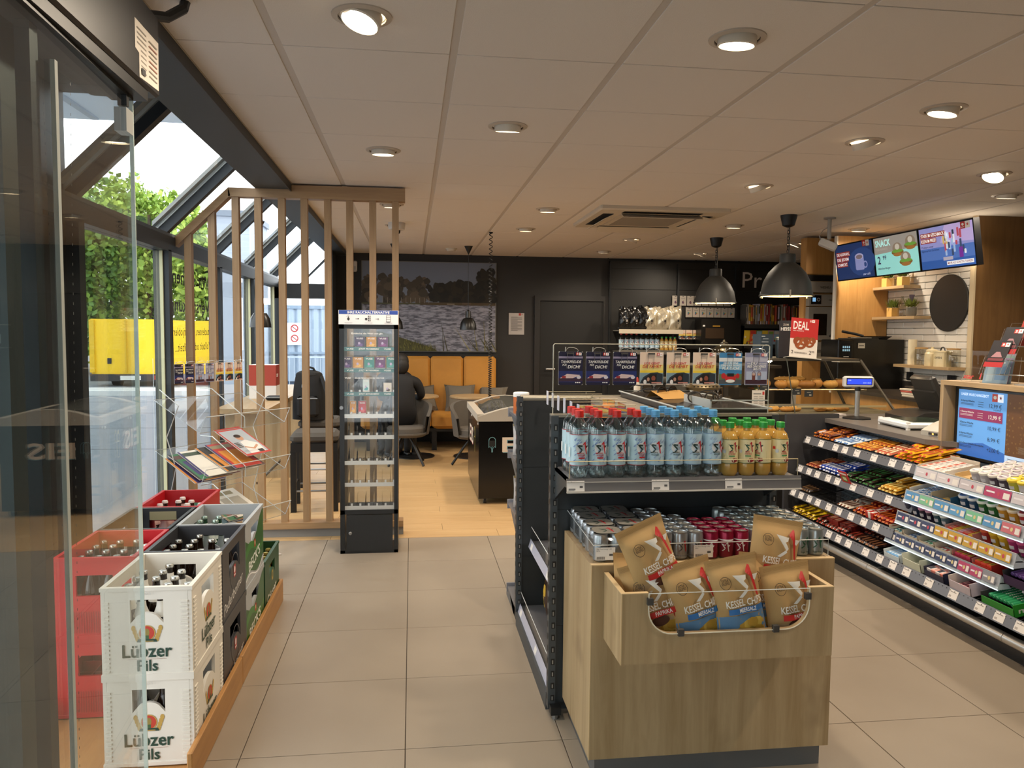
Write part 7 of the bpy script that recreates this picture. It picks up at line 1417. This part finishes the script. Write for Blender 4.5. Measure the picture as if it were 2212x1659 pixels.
# on top of the case
t = thing('deal_poster', 'red and white DEAL poster with pretzels on the bakery case', 'poster', (3.07, 5.80, 1.285), -.12); t.rotation_euler = (-.12, .08, -.12)
q = MB(); q.box(-.11, -.004, .005, .11, 0, .32, ACRYL); q.box(-.13, -.03, 0, .14, .06, .006, C('#b9b5aa', .3)); q.build('stand', t)
p = MB(); a = Art(p, (-.11, -.004, .005), (1, 0, 0), (0, 0, 1)); a.rect(0, 0, .22, .315, C('#dcd4ca')); a.rect(0, .15, .22, .315, C('#b5201f')); a.text('DEAL', .02, .225, .062, WHITE, 'l', True, 0, .125); a.text('DES MONATS', .02, .208, .009, WHITE, 'l', False, 0, .085); logo(a, .145, .285, .022)
for cx, cy, s_ in ((.155, .135, .85), (.085, .125, 1.)):
    BRZ = C('#8a4218', .5); a.ring(cx-.026*s_, cy+.005, .016*s_, .034*s_, BRZ); a.ring(cx+.026*s_, cy+.005, .016*s_, .034*s_, BRZ); a.ring(cx, cy-.012*s_, .028*s_, .048*s_, BRZ, 24); a.stroke([(cx-.03*s_, cy-.045*s_), (cx, cy-.01*s_), (cx+.02*s_, cy+.03*s_)], .016*s_, C('#9c5020', .5))
a.text('2', .015, .03, .026, C('#3a2420'), 'l', False); a.text('RIESENBREZELN', .04, .032, .012, C('#3a2420'), 'l', False, 0, .1); a.text('2', .155, .03, .03, C('#3a2420'), 'l', False); a.text('99', .175, .043, .017, C('#3a2420'), 'l', False); p.build('print', t)
t = thing('small_sign', 'dark sign half hidden behind the DEAL poster', 'sign', (2.95, 5.9, 1.42), -.05); q = MB(); q.box(-.03, 0, -.13, .1, .004, .165, C('#2e2b30', .5)); a = Art(q, (-.03, 0, 0), (1, 0, 0), (0, 0, 1)); a.text('ZUM', .03, .125, .015, C('#b9b0a8'), 'l', True); a.text('HEISS', .012, .085, .026, WHITE, 'l', True); q.build('board', t)
t = thing('speaker_box', 'dark grey boxed loudspeaker pack on the bakery case', 'box', (2.84, 5.95, 1.285), .1); q = MB(); q.box(-.055, 0, 0, .055, .12, .19, C('#33404a', .4)); q.build('carton', t); p = MB(); a = Art(p, (-.055, 0, 0), (1, 0, 0), (0, 0, 1)); a.ring(.05, .07, .033, .037, C('#a9b4ba')); a.rect(.008, .17, .04, .176, C('#c9ced2')); a.rect(.02, .15, .07, .155, C('#9aa4aa')); a.rect(.01, .125, .07, .13, C('#c9ced2')); p.build('print', t)
t = thing('travel_mug', 'grey insulated travel mug beside the boxed loudspeaker', 'mug', (2.965, 5.97, 1.285)); q = MB(); q.lathe([(.028, 0), (.036, .03), (.038, .14), (.036, .145)], C('#2f383e', .4), 18); q.build('mug_body', t); q = MB(); q.lathe([(.038, .143), (.037, .165), (.03, .168)], C('#8a8a84', .3, .6), 18); q.build('lid', t)
# ================================================================== oven tower, oak partition, tiled wall
t = thing('oven_tower', 'oak cabinet tower with stacked stainless ovens', 'oven')
q = MB(); q.box(4.03, 7.62, 0, 4.66, 7.72, 2.47, WARMOAK); q.build('cabinet', t)
q = MB(); q.box(4.03, 7.6, 2.10, 4.66, 7.6195, 2.47, WARMOAK); q.build('top_front', t)
q = MB(); q.box(4.04, 7.60, 2.03, 4.5, 7.62, 2.09, BLACK); q.build('vent_gap', t)
for z0, z1, nm in ((1.91, 2.02, 'hood'), (1.77, 1.89, 'control_unit'), (1.42, 1.76, 'oven_door'), (1.24, 1.40, 'lower_unit')):
    q = MB(); q.box(4.05, 7.55, z0, 4.5, 7.64, z1, C('#96938a', .38, .35)); o = q.build(nm, t)
    p = MB(); a = Art(p, (4.05, 7.55, z0), (1, 0, 0), (0, 0, 1), .0006, .001)
    if nm == 'hood': a.text('WIESHEU', .17, .04, .022, C('#2a2826'), 'c', True, 0, .11)
    if nm == 'control_unit': a.rect(.02, .02, .13, .11, C('#121316', .2)); a.rect(.035, .045, .07, .085, C('#7fb0d8', .3, emit=.8)); a.ring(.1, .066, .012, .018, C('#a9a8a2')); a.text('WIESHEU', .24, .055, .014, C('#2a2826'), 'c', True, 0, .06)
    if nm == 'oven_door': a.rect(.05, .05, .2, .27, C('#15130f', .12)); a.poly([(.25, .30), (.275, .30), (.2625, .325)], C('#d8a82a')); hd = MB(); hd.tube([(4.28, 7.53, 1.46), (4.28, 7.50, 1.48), (4.30, 7.5, 1.68), (4.33, 7.53, 1.70)], .013, C('#2c2b29', .3), 8); hd.build('door_handle', o)
    if nm == 'lower_unit': a.rect(.1, .05, .2, .08, C('#5a5750'))
    if p.v: p.build('fittings', o)
t = thing('oak_partition', 'warm lit oak partition panel beside the white tiled wall', 'panel'); q = MB(); q.box(4.17, 7.25, .9, 4.72, 7.29, 2.45, WARMOAK); q.build('board', t); q = MB(); q.box(4.155, 7.248, .9, 4.17, 7.292, 2.45, C('#d9d2c6', .5)); q.build('edge_strip', t)
mb = MB(); mb.box(4.735, 6.08, .9, 4.85, 7.3, 2.6, C('#a9a298', .8)); mb.box(4.735, 6.08, 0, 4.85, 9.2, .9, C('#a9a298', .8)); wk = struct(mb.build('wall_kitchen'))
BRW = C('#d6d0c6', .28); tl = {}
for r_ in range(24):
    z = 1.0+r_*.0605; off = 0 if r_ % 2 else .15; y = 6.085-off
    while y < 7.25:
        a_, b_ = max(6.085, y), min(7.245, y+.298)
        if b_-a_ > .01:
            k = round(b_-a_, 3)
            if k not in tl: q = MB(); q.rbox(0, 0, 0, .016, k, .0575, BRW, .005); tl[k] = q.mesh('wall_tile')
            put('wall_tile', tl[k], wk, (4.719, a_, z))
        y += .3005
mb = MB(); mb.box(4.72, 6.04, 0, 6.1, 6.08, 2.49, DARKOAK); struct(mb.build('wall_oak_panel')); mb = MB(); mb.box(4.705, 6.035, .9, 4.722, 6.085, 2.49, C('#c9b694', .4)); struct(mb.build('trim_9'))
t = thing('wall_lamp', 'small warm wall spot beside the menu screens', 'wall lamp', (4.69, 6.02, 2.2)); q = MB(); q.rbox(-.02, -.02, -.05, .02, .02, .05, C('#b59a6a', .4), .004); q.build('housing', t); q = MB(); q.box(-.03, -.03, -.012, .03, .0, .012, C('#fff0cf', .4, emit=18.)); q.build('lamp', t)
ld = bpy.data.lights.new('wall_spot_glow', 'POINT'); ld.energy = 3; ld.color = WARM; ld.shadow_soft_size = .03; lo = bpy.data.objects.new('lamp_glow', ld); COL.objects.link(lo); lo.parent = t; lo.location = (-.06, -.03, -.03)
t = thing('chalk_disc', 'round black chalk board on the white tiled wall', 'board', (4.717, 6.34, 1.765)); q = MB(); q.M = Matrix.Rotation(-pi/2, 4, 'Y'); q.lathe([(.252, 0), (.252, .012), (.247, .016), (0, .016)], C('#1a1713', .5), 48); q.build('disc', t)
def wshelf(y0, y1, z, lab):
    t = thing('oak_shelf', lab, 'shelf'); q = MB(); q.box(4.55, y0, z-.026, 4.719, y1, z, OAKY); q.build('board', t)
wshelf(6.75, 7.24, 1.945, 'short oak wall shelf just under the menu screens'); wshelf(6.58, 7.24, 1.655, 'oak wall shelf with glass bottle and two plants'); wshelf(6.09, 6.86, 1.205, 'long oak wall shelf with storage jars')
def plant(loc, pot, lab, leaf, square=True, fl=None):
    t = thing('potted_plant', lab, 'plant', loc); R2 = random.Random(int(loc[1]*777))
    q = MB()
    if square: q.prism([(-.04, -.04), (.04, -.04), (.04, .04), (-.04, .04)], 0, .085, pot)
    else: q.lathe([(.035, 0), (.046, .02), (.046, .08), (.04, .085)], pot, 18)
    q.build('pot', t); q = MB()
    for k in range(130):
        a_ = R2.uniform(0, 2*pi); r0 = R2.uniform(0, .04); l_ = R2.uniform(.02, .10); b = Vector((r0*cos(a_), r0*sin(a_), .08)); tip = b+Vector((cos(a_)*R2.uniform(.01, .05), sin(a_)*R2.uniform(.01, .05), l_)); m2 = (b+tip)/2; s_ = Vector((-sin(a_), cos(a_), .3))*.007
        b = b+Vector((0, 0, R2.uniform(0, .05)))
        q.add([b, m2+s_, tip, m2-s_], [(0, 1, 2, 3)], leaf)
    if fl: 
        for k in range(8): a_ = R2.uniform(0, 2*pi); q.tube([(0, 0, .1), (.02*cos(a_), .02*sin(a_), .2)], .006, fl, 4)
    q.build('leaves', t)
plant((4.63, 7.02, 1.655), C('#c9a25a', .6), 'green plant in a square oak pot beside the glass bottle', C('#6a7a2c', .6)); plant((4.63, 6.74, 1.655), C('#6a665c', .7), 'lavender plant in a round grey pot on the oak shelf', C('#7a8434', .6), False, C('#6a5a68', .7))
plant((4.63, 7.12, 1.945), C('#c9a25a', .6), 'plant in a square oak pot against the partition, topmost shelf', C('#6a7a2c', .6)); plant((4.63, 6.88, 1.945), C('#c9a25a', .6), 'plant in a square oak pot at the open end of the topmost shelf', C('#6a7a2c', .6))
t = thing('glass_bottle', 'clear glass bottle between the two shelf plants', 'bottle', (4.63, 6.88, 1.655)); q = MB(); q.lathe([(.035, 0), (.038, .01), (.036, .12), (.014, .16), (.012, .19), (.015, .195)], clear('bottle_glass', (.86, .86, .82), 1.5, gain=1.6), 18, cap=False); q.build('glass', t)
t = thing('carafe', 'small clear carafe between the topmost shelf plants', 'carafe', (4.63, 7.0, 1.945)); q = MB(); q.lathe([(.03, 0), (.035, .02), (.02, .06), (.026, .09)], clear('bottle_glass', (.86, .86, .82)), 16, cap=False); q.build('glass', t)
CRM = C('#cfc09a', .35)
t = thing('paper_roll', 'tall cream kitchen paper roll on the long oak shelf', 'paper roll', (4.63, 6.70, 1.205)); q = MB(); q.lathe([(.038, 0), (.038, .235)], C('#d6c8a8', .8), 20); q.build('roll', t); q = MB(); q.lathe([(.012, .235), (.012, .2355)], C('#7a6a50', .8), 12); q.build('core', t)
for k, (y, kind) in enumerate(((6.57, 'j'), (6.42, 'c'), (6.28, 'o'), (6.14, 'g'))):
    if kind in 'jg':
        t = thing('glass_jar', 'clear storage jar with wooden lid beside the paper roll' if kind == 'j' else 'tall clear storage jar at the shelf end', 'jar', (4.63, y, 1.205)); q = MB(); q.lathe([(.052, 0), (.055, .01), (.055, .14), (.05, .15)], clear('bottle_glass', (.86, .86, .82)), 20, cap=False); q.build('glass', t); q = MB(); q.lathe([(.055, .15), (.055, .162), (.0, .164)], C('#a8814a', .5), 20); q.build('lid', t)
    elif kind == 'c':
        t = thing('storage_tin', 'cream enamel tin with rounded shoulder and lid', 'tin', (4.63, y, 1.205)); q = MB(); q.lathe([(.058, 0), (.06, .006), (.06, .11), (.045, .128)], CRM, 22); q.build('tin_body', t); q = MB(); q.lathe([(.05, .126), (.05, .14), (.02, .152), (.01, .155), (.012, .17), (0, .172)], CRM, 20); q.build('lid', t)
    else:
        t = thing('storage_tin', 'wide cream enamel tin with black lid handle', 'tin', (4.63, y, 1.205)); q = MB(); q.lathe([(.07, 0), (.07, .125), (.072, .128)], CRM, 24); q.build('tin_body', t); q = MB(); q.lathe([(.073, .126), (.073, .136), (0, .142)], CRM, 24); o = q.build('lid', t); q = MB(); q.tube([(0, -.03, .138), (0, -.018, .165), (0, 0, .172), (0, .018, .165), (0, .03, .138)], .005, BLACK, 6); q.build('handle', o)
        p = MB(); a = CylArt(p, .0705, -pi/2+.35); a.text('OVEN', 0, .07, .018, C('#5a5244'), 'c', True); p.build('print', t)
for y, w_ in ((6.84, .09), (6.26, .11)): t = thing('wall_socket', 'black double wall socket below the long oak shelf', 'socket', (4.717, y, 1.09), 0, 'black sockets under the long shelf'); q = MB(); q.rbox(-.012, -w_/2, -.04, 0, w_/2, .04, BLACK, .004); q.build('frame', t); q = MB(); q.box(-.0145, -.004, -.035, -.012, .004, .035, C('#2a2a2a')); q.build('divider', t)
t = thing('kitchen_counter', 'dark back kitchen counter along the tiled wall', 'counter'); q = MB(); q.box(4.1, 4.6, .93, 4.715, 7.245, .96, C('#3a332c', .35)); q.build('worktop', t); q = MB(); q.box(4.15, 4.6, 0, 4.715, 7.245, .93, WARMOAK); q.build('carcass', t); q = MB(); q.box(4.70, 6.09, .96, 4.717, 7.245, 1.04, C('#2a2622', .4)); q.build('upstand', t)
t = thing('coffee_machine', 'large black coffee machine with small touch screen', 'coffee machine', (4.33, 6.92, .96)); q = MB(); q.box(-.15, .01, 0, .37, .32, .475, C('#15130f', .3)); q.build('body', t); q = MB(); q.rbox(-.31, 0, 0, -.145, .32, .47, C('#0f0e0d', .2), .008); q.build('dispenser_column', t)
p = MB(); a = Art(p, (-.31, 0, 0), (1, 0, 0), (0, 0, 1)); a.rect(.03, .30, .135, .44, C('#0a0c10', .1))
for i in range(4):
    for j in range(2): a.rect(.045+i*.02, .36+j*.03, .058+i*.02, .38+j*.03, C('#8ab0c4', .3, emit=.5))
a.rect(.055, .305, .11, .312, C('#c9c4ba')); a.rect(.2, .39, .27, .44, C('#c9c2b4')); a.rect(.21, .41, .26, .42, C('#6a655c')); p.build('panel', t); q = MB(); q.box(-.36, -.12, .26, -.14, .02, .268, C('#c9c4b8', .4)); q.build('drip_tray', t)
t = thing('frying_pan', 'dark frying pan with long handle on the coffee machine', 'pan', (4.50, 7.06, 1.435)); q = MB(); q.lathe([(.09, 0), (.13, .03), (.135, .03), (.092, .004)], C('#1c1a18', .4), 24); q.build('pan', t); q = MB(); q.tube([(-.13, .02, .03), (-.2, .04, .05), (-.33, .06, .075)], .013, BLACK, 8); q.build('handle', t)
t = thing('tray_stack', 'stack of dark baking trays on the coffee machine', 'trays', (4.35, 7.05, 1.435)); 
for k in range(2): q = MB(); q.box(-.2+.1*k, -.1, .0+k*.012, .1+.1*k, .1, .01+k*.012, C('#241f1a', .4)); q.build('tray', t)
q = MB(); q.box(-.14, -.11, .012, .02, -.02, .016, C('#d8cfbe')); q.build('paper', t)
t = thing('paper_trays', 'stacked white and red lined paper trays on the kitchen counter', 'trays', (4.32, 5.95, .96), .05)
for k in range(4): q = MB(); q.box(-.16, -.2+.01*k, k*.017, .2, .18+.01*k, k*.017+.014, C(['#cfc6b6', '#d8cfc0', '#b5564a', '#d4cabb'][k], .6)); q.build('tray', t)
t = thing('dark_board', 'dark serving board on the paper trays', 'board', (4.32, 6.02, 1.03)); q = MB(); q.rbox(-.12, -.15, 0, .14, .15, .012, C('#2a2420', .5), .004); q.build('board', t); q = MB(); q.ball((.0, .0, .022), .014, C('#c98a2a'), 8, 6); q.build('knob', t)
# three menu screens over the kitchen
t = None
def screen(y1, y0, idx, lab):
    t = thing('menu_screen', lab, 'screen', (4.1, y1, 2.345)); t.rotation_euler = (0, -.16, 0); L = y1-y0; Hh = .352
    q = MB(); q.box(0, -L, -Hh, .05, 0, 0, C('#0b0b0d', .3)); q.build('housing', t); p = MB(); a = Art(p, (0, 0, -Hh), (0, -1, 0), (0, 0, 1)); b = .012; w, h = L-2*b, Hh-2*b; a.o = a.o+a.u*b+a.v*b
    S = lambda hx, s=.7: C(hx, .4, emit=s)
    if idx == 0:
        a.rect(0, 0, w, h, S('#233a6e', .35)); a.ell(.7*w, .45*h, .35*w, .4*h, S('#2e4a86', .35))
        for k, tx in enumerate(('DIE AUSWAHL,', 'DIE JEDEM', 'SCHMECKT.')): a.rect(.02*w, (.66-.15*k)*h, (.40-.04*k)*w, (.80-.15*k)*h, S('#8f3428', .5)); a.text(tx, .035*w, (.69-.15*k)*h, .08*h, S('#d8d4d8', .7), 'l', True, 0, (.36-.04*k)*w)
        a.rrect(.53*w, .22*h, .76*w, .62*h, .03*w, S('#8a90c0', .5)); a.ell(.645*w, .60*h, .115*w, .09*h, S('#a9a8cc', .5)); a.ell(.645*w, .59*h, .085*w, .065*h, S('#7a6a70', .5)); a.ring(.79*w, .36*h, .035*w, .055*w, S('#8a90c0', .5)); a.text('star café', .8*w, .06*h, .07*h, S('#b9c0d8', .6), 'c', False, .2); logo(a, .76*w, .86*h, .09*w)
    elif idx == 1:
        a.rect(0, 0, w, h, S('#8ed0ca', .6)); a.poly([(0, .56*h), (w, .62*h), (w, h), (0, h)], S('#9a948c', .5)); a.text('SNACK', .04*w, .76*h, .17*h, S('#a8e4dc', .8), 'l', True, 0, .36*w); a.text('DES MONATS', .06*w, .66*h, .05*h, S('#b5b0a8', .5), 'l', False, 0, .26*w)
        a.text('2', .06*w, .30*h, .2*h, S('#3a2f58', .4), 'l', True); a.text('99', .19*w, .40*h, .11*h, S('#3a2f58', .4), 'l', True); a.text('Hähnchen-Burger', .05*w, .15*h, .05*h, S('#3a3550', .4), 'l', True, 0, .3*w)
        for cx, cy, s_ in ((.55, .55, 1.), (.85, .68, 1.), (.72, .28, 1.05)):
            a.ell(cx*w, (cy+.10)*h, .11*w*s_, .15*h*s_, S('#8a7a68', .5)); a.ell(cx*w, cy*h, .14*w*s_, .08*h*s_, S('#7a5a2c', .5)); a.ell(cx*w, (cy+.03)*h, .13*w*s_, .045*h*s_, S('#6a9a3c', .5)); a.ell(cx*w, (cy-.06)*h, .10*w*s_, .05*h*s_, S('#9a6a34', .5)); a.ell(cx*w, (cy+.14)*h, .05*w*s_, .08*h*s_, S('#b9b2a4', .6))
    else:
        a.rect(0, 0, w, h, S('#4a6cb0', .55)); a.poly([(0, .5*h), (w, .5*h), (w, h), (0, h)], S('#8a8cc4', .55)); a.poly([(.4*w, .6*h), (w, .55*h), (w, h), (.5*w, h)], S('#b0a0d0', .55)); a.rect(0, 0, w, .2*h, S('#2f58a0', .5))
        for k, tx in enumerate(('STARK IM GESCHMACK,', 'KLEIN IM PREIS!')): a.rect(.02*w, (.76-.13*k)*h, (.5-.17*k)*w, (.88-.13*k)*h, S('#8f3428', .5)); a.text(tx, .03*w, (.785-.13*k)*h, .075*h, S('#e0dcd8', .8), 'l', True, 0, (.46-.17*k)*w)
        a.text('Probiere unser', .03*w, .52*h, .05*h, S('#1f2c50', .3), 'l', False); a.text('Eigenmarken-Sortiment', .03*w, .43*h, .05*h, S('#1f2c50', .3), 'l', False, 0, .34*w)
        r4 = random.Random(8)
        for k in range(26): x = r4.uniform(.44, .84)*w; z = r4.uniform(.25, .72)*h; a.rrect(x, z, x+.035*w, z+r4.uniform(.1, .22)*h, .006, S(r4.choice(['#c8d4e4', '#9ab4d8', '#d8dce8', '#b04a5a', '#2c3a4a', '#c9b06a', '#3a4a6a', '#e0e4ec']), .5))
        a.rrect(.74*w, .2*h, .81*w, .44*h, .006, S('#6a2a8a', .6)); a.rect(.44*w, .17*h, .62*w, .25*h, S('#a9a4b4', .5)); a.rect(.5*w, .05*h, .98*w, .14*h, S('#d8dce0', .7)); a.text('MEHR ALS GÜNSTIG TANKEN!', .74*w, .072*h, .05*h, S('#8f3428', .4), 'c', True, 0, .45*w); logo(a, .80*w, .84*h, .085*w)
    p.build('screen_picture', t); q = MB(); q.box(.05, -L/2-.06, -.3, .12, -L/2+.06, -.05, BLACK); q.build('wall_bracket', t)
screen(7.20, 6.57, 0, 'menu screen with a white coffee mug on dark blue'); screen(6.565, 5.94, 1, 'menu screen with burgers and the SNACK offer'); screen(5.935, 5.30, 2, 'menu screen with grouped drinks and snacks on violet blue')
# ================================================================== ceiling fittings
DL = None
def downlight(x, y, tilt, az, idx):
    global DL
    t = thing('recessed_downlight', ('round white recessed downlight swivelled out of its ring' if tilt > .3 else 'round white recessed downlight lying flat in its ring'), 'ceiling light', (x, y, ZC), az, 'swivelled downlights' if tilt > .3 else 'flat downlights')
    if DL is None:
        DL = {}
        q = MB(); q.lathe([(.098, .002), (.097, -.004), (.078, -.008), (.076, -.002)], C('#b9ac9c', .5), 28, cap=False); q.lathe([(.076, -.004), (.074, .012), (.068, .02)], C('#2a2622', .5), 28, cap=False); DL['r'] = q.mesh('trim_ring')
        q = MB(); q.lathe([(.066, .012), (.066, -.024), (.060, -.027), (.057, -.018)], C('#d8cdbb', .35), 24, cap=False); DL['c'] = q.mesh('lamp_housing')
        q = MB(); q.lathe([(.058, -.0185), (.04, -.016), (0, -.015)], C('#fff0d2', .5, emit=14.), 20, cap=False); DL['e'] = q.mesh('lamp')
    put('trim_ring', DL['r'], t); c = put('lamp_housing', DL['c'], t); c.rotation_euler = (tilt, 0, 0)
    e = put('lamp', DL['e'], c)
    ld = bpy.data.lights.get('downlight_glow') or bpy.data.lights.new('downlight_glow', 'SPOT')
    ld.energy = LAMP_W; ld.color = WARM; ld.spot_size = radians(150); ld.spot_blend = .9; ld.shadow_soft_size = .05
    lo = bpy.data.objects.new('lamp_glow', ld); COL.objects.link(lo); lo.parent = t; lo.location = (0, 0, -.05); lo.rotation_euler = (tilt*.9, 0, 0)
for i, (x, y, tl, az) in enumerate([(-.16, 2.62, .35, 2.2), (1.11, 2.62, .12, .3), (2.36, 3.27, .2, 1.0), (2.36, 3.88, .45, -1.2), (.47, 3.88, .2, 0), (-.16, 4.5, .1, 0), (2.36, 5.14, .45, -1.3), (3.61, 4.5, .5, 2.0), (4.23, 5.14, .15, 0), (1.11, 6.38, .1, 0), (1.11, 7.62, .1, 0), (2.98, 7.0, .1, 0), (-.16, 6.38, .1, 0), (4.23, 7.0, .1, 0), (2.36, 8.25, .4, 1.0), (2.36, 9.5, .1, 0), (3.61, 9.5, .4, 1), (4.23, 8.25, .4, 1), (-.16, 7.62, .1, 0),
        (2.36, 1.4, .2, 1), (3.61, 2.0, .3, 1.5), (4.85, 3.3, .2, 0)]):  # the first two here are unseen downlights, added near the camera
    downlight(x, y, tl, az, i)
# ---- air conditioning cassette
t = thing('ceiling_cassette', 'white square air conditioning cassette in the ceiling', 'air conditioner', (2.03, 6.63, ZC))
AX, AY = .54, .54; PL = C('#c9bca8', .5); zb = -.035
q = MB(); q.rbox(-AX, -AY, zb, AX, AY, .01, PL, .01); q.build('panel', t)
q = MB(); q.box(-.32, -.32, zb-.008, .32, .32, zb+.002, C('#c4b7a4', .5)); o = q.build('intake_frame', t)
q = MB(); q.box(-.27, -.27, zb-.010, .27, .27, zb-.007, C('#8f867a', .7, noise=.25, nscale=700)); q.build('intake_grille', o)
for k in range(4):
    q = MB(); q.M = Matrix.Rotation(k*pi/2, 4, 'Z'); q.box(-.33, -.47, zb-.002, .33, -.38, zb+.006, C('#1d1a17', .6)); o = q.build('air_slot', t)
    q = MB(); q.M = Matrix.Rotation(k*pi/2, 4, 'Z') @ Matrix.Translation((0, -.385, zb-.004)) @ Matrix.Rotation(.45 if k != 1 else .2, 4, 'X'); q.box(-.335, -.09, -.005, .335, .0, -.001, PL); q.build('louvre', o)
# ---- big industrial pendants over the counter
def bigpend(x, y, lab):
    t = thing('pendant_lamp', lab, 'pendant lamp', (x, y, 0)); MT = C('#2f2f2d', .55)
    q = MB(); q.lathe([(.02, 2.385), (.05, 2.40), (.068, 2.47), (.07, ZC)], BLACK, 20); q.build('ceiling_rose', t)
    q = MB(); z = 2.39
    for k in range(8): z0 = 2.385-k*.027; pts = [(.009*cos(2*pi*i/8) if k % 2 else 0, 0 if k % 2 else .009*cos(2*pi*i/8), z0-.013+.018*sin(2*pi*i/8)) for i in range(8)]; q.tube(pts, .0025, BLACK, 4, True)
    q.tube([(.012, 0, 2.39), (.014, 0, 2.28), (.012, 0, 2.17)], .004, BLACK, 5); q.build('chain', t)
    q = MB(); q.lathe([(.03, 2.165), (.062, 2.16), (.066, 2.15), (.066, 2.085), (.072, 2.08)], MT, 28); q.lathe([(.072, 2.08), (.10, 2.06), (.155, 2.0), (.195, 1.92), (.213, 1.83), (.216, 1.815), (.226, 1.812), (.226, 1.80), (.214, 1.80)], MT, 40, cap=False); q.build('shade', t)
    q = MB(); q.lathe([(.213, 1.802), (.21, 1.83), (.19, 1.92), (.15, 1.99), (.07, 2.07)], C('#e8d9b4', .5), 40, cap=False); q.build('inner_shade', t)
    q = MB(); q.ball((0, 0, 1.94), (.05, .05, .06), C('#fff0cc', .4, emit=22.), 16, 10); q.build('bulb', t)
    q = MB(); q.lathe([(.214, 1.806), (0, 1.806)], clear('lamp_glass', (.97, .95, .88), 1.45), 40, cap=False); q.build('cover_glass', t)
    for a_ in (-1.9, .2, 2.3): q = MB(); q.M = Matrix.Rotation(a_, 4, 'Z'); q.box(.222, -.006, 1.79, .232, .006, 1.845, C('#a8a296', .3, .8)); q.ball((.215, 0, 1.792), .008, C('#d8c890', .4), 6, 4); q.build('clip', t)
    ld = bpy.data.lights.get('pendant_glow') or bpy.data.lights.new('pendant_glow', 'POINT'); ld.energy = 14; ld.color = WARM; ld.shadow_soft_size = .05
    lo = bpy.data.objects.new('lamp_glow', ld); COL.objects.link(lo); lo.parent = t; lo.location = (0, 0, 1.86)
bigpend(3.20, 7.95, 'black industrial bell pendant in front of the voucher wall'); bigpend(3.185, 6.33, 'black industrial bell pendant hanging before the press lettering')
def smallpend(x, y, lab):
    t = thing('cafe_pendant', lab, 'pendant lamp', (x, y, 0))
    q = MB(); q.lathe([(.004, 2.39), (.05, ZC-.002), (.052, ZC)], BLACK, 20); q.build('ceiling_cone', t); q = MB(); q.tube([(0, 0, 2.4), (0, 0, 1.70)], .003, BLACK, 5); q.build('cable', t)
    q = MB(); q.lathe([(.006, 1.735), (.02, 1.72), (.026, 1.66), (.03, 1.64), (.06, 1.63), (.09, 1.58), (.10, 1.52), (.102, 1.495), (.098, 1.495)], C('#191817', .3), 28, cap=False); q.build('shade', t)
    for s in (-1, 1): q = MB(); q.box(s*.03-.005, -.006, 1.64, s*.03+.005, .006, 1.72, C('#35322e', .4)); q.build('yoke_arm', t)
    q = MB(); q.lathe([(.096, 1.4955), (.085, 1.57), (.03, 1.63)], C('#b9ac94', .5), 24, cap=False); q.build('inner_shade', t); q = MB(); q.ball((0, 0, 1.555), .026, C('#d8cdb4', .4), 10, 8); q.build('bulb', t)
smallpend(.67, 9.3, 'small black cafe pendant before the lake picture'); smallpend(-.20, 9.24, 'small black cafe pendant behind the display cabinet'); smallpend(-1.42, 7.6, 'small black cafe pendant over the bar table by the window')
# ---- camera, detectors
t = thing('security_camera', 'white ceiling camera on a pole in front of the menu screens', 'camera', (3.59, 6.39, 0)); GR_ = C('#9a948c', .4)
q = MB(); q.lathe([(.05, ZC-.012), (.05, ZC)], GR_, 20); q.build('ceiling_plate', t); q = MB(); q.cyl(0, 0, 2.30, ZC-.01, .017, GR_, 14); q.build('pole', t)
q = MB(); q.M = Matrix.Translation((-.01, -.03, 2.245)) @ Matrix.Rotation(.5, 4, 'Y') @ Matrix.Rotation(-.5, 4, 'Z'); q.rbox(-.09, -.032, -.03, .06, .032, .032, C('#d0ccc6', .4), .008); q.build('body', t)
q = MB(); q.ball((.03, -.01, 2.23), (.04, .035, .035), BLACK, 12, 8); q.build('bracket_joint', t); q = MB(); q.tube([(-.08, -.02, 2.27), (-.09, .0, 2.33), (-.05, .01, 2.38), (-.015, 0, 2.40)], .004, GR_, 5); q.build('cable', t)
t = thing('dome_camera', 'white dome camera on the cafe ceiling beside the last slat', 'camera', (-.14, 7.45, ZC)); q = MB(); q.lathe([(.05, -.07), (.075, -.062), (.08, -.02), (.08, 0)], C('#c9c4bc', .4), 24); q.build('housing', t); q = MB(); q.ball((0, 0, -.075), .035, C('#141414', .1), 12, 8); q.build('dome', t)
for x, y, lab in ((.48, 9.6, 'flat white smoke detector over the cafe tables'), (4.85, 4.2, 'flat white smoke detector near the kitchen ceiling')):
    t = thing('smoke_detector', lab, 'smoke detector', (x, y, ZC)); q = MB(); q.lathe([(.03, -.035), (.05, -.03), (.06, -.012), (.07, -.01), (.07, 0)], C('#c9bfae', .5), 22); q.build('cover', t); q = MB(); q.ball((.03, 0, -.032), .005, C('#e8e0c0', .4), 6, 4); q.build('indicator', t)
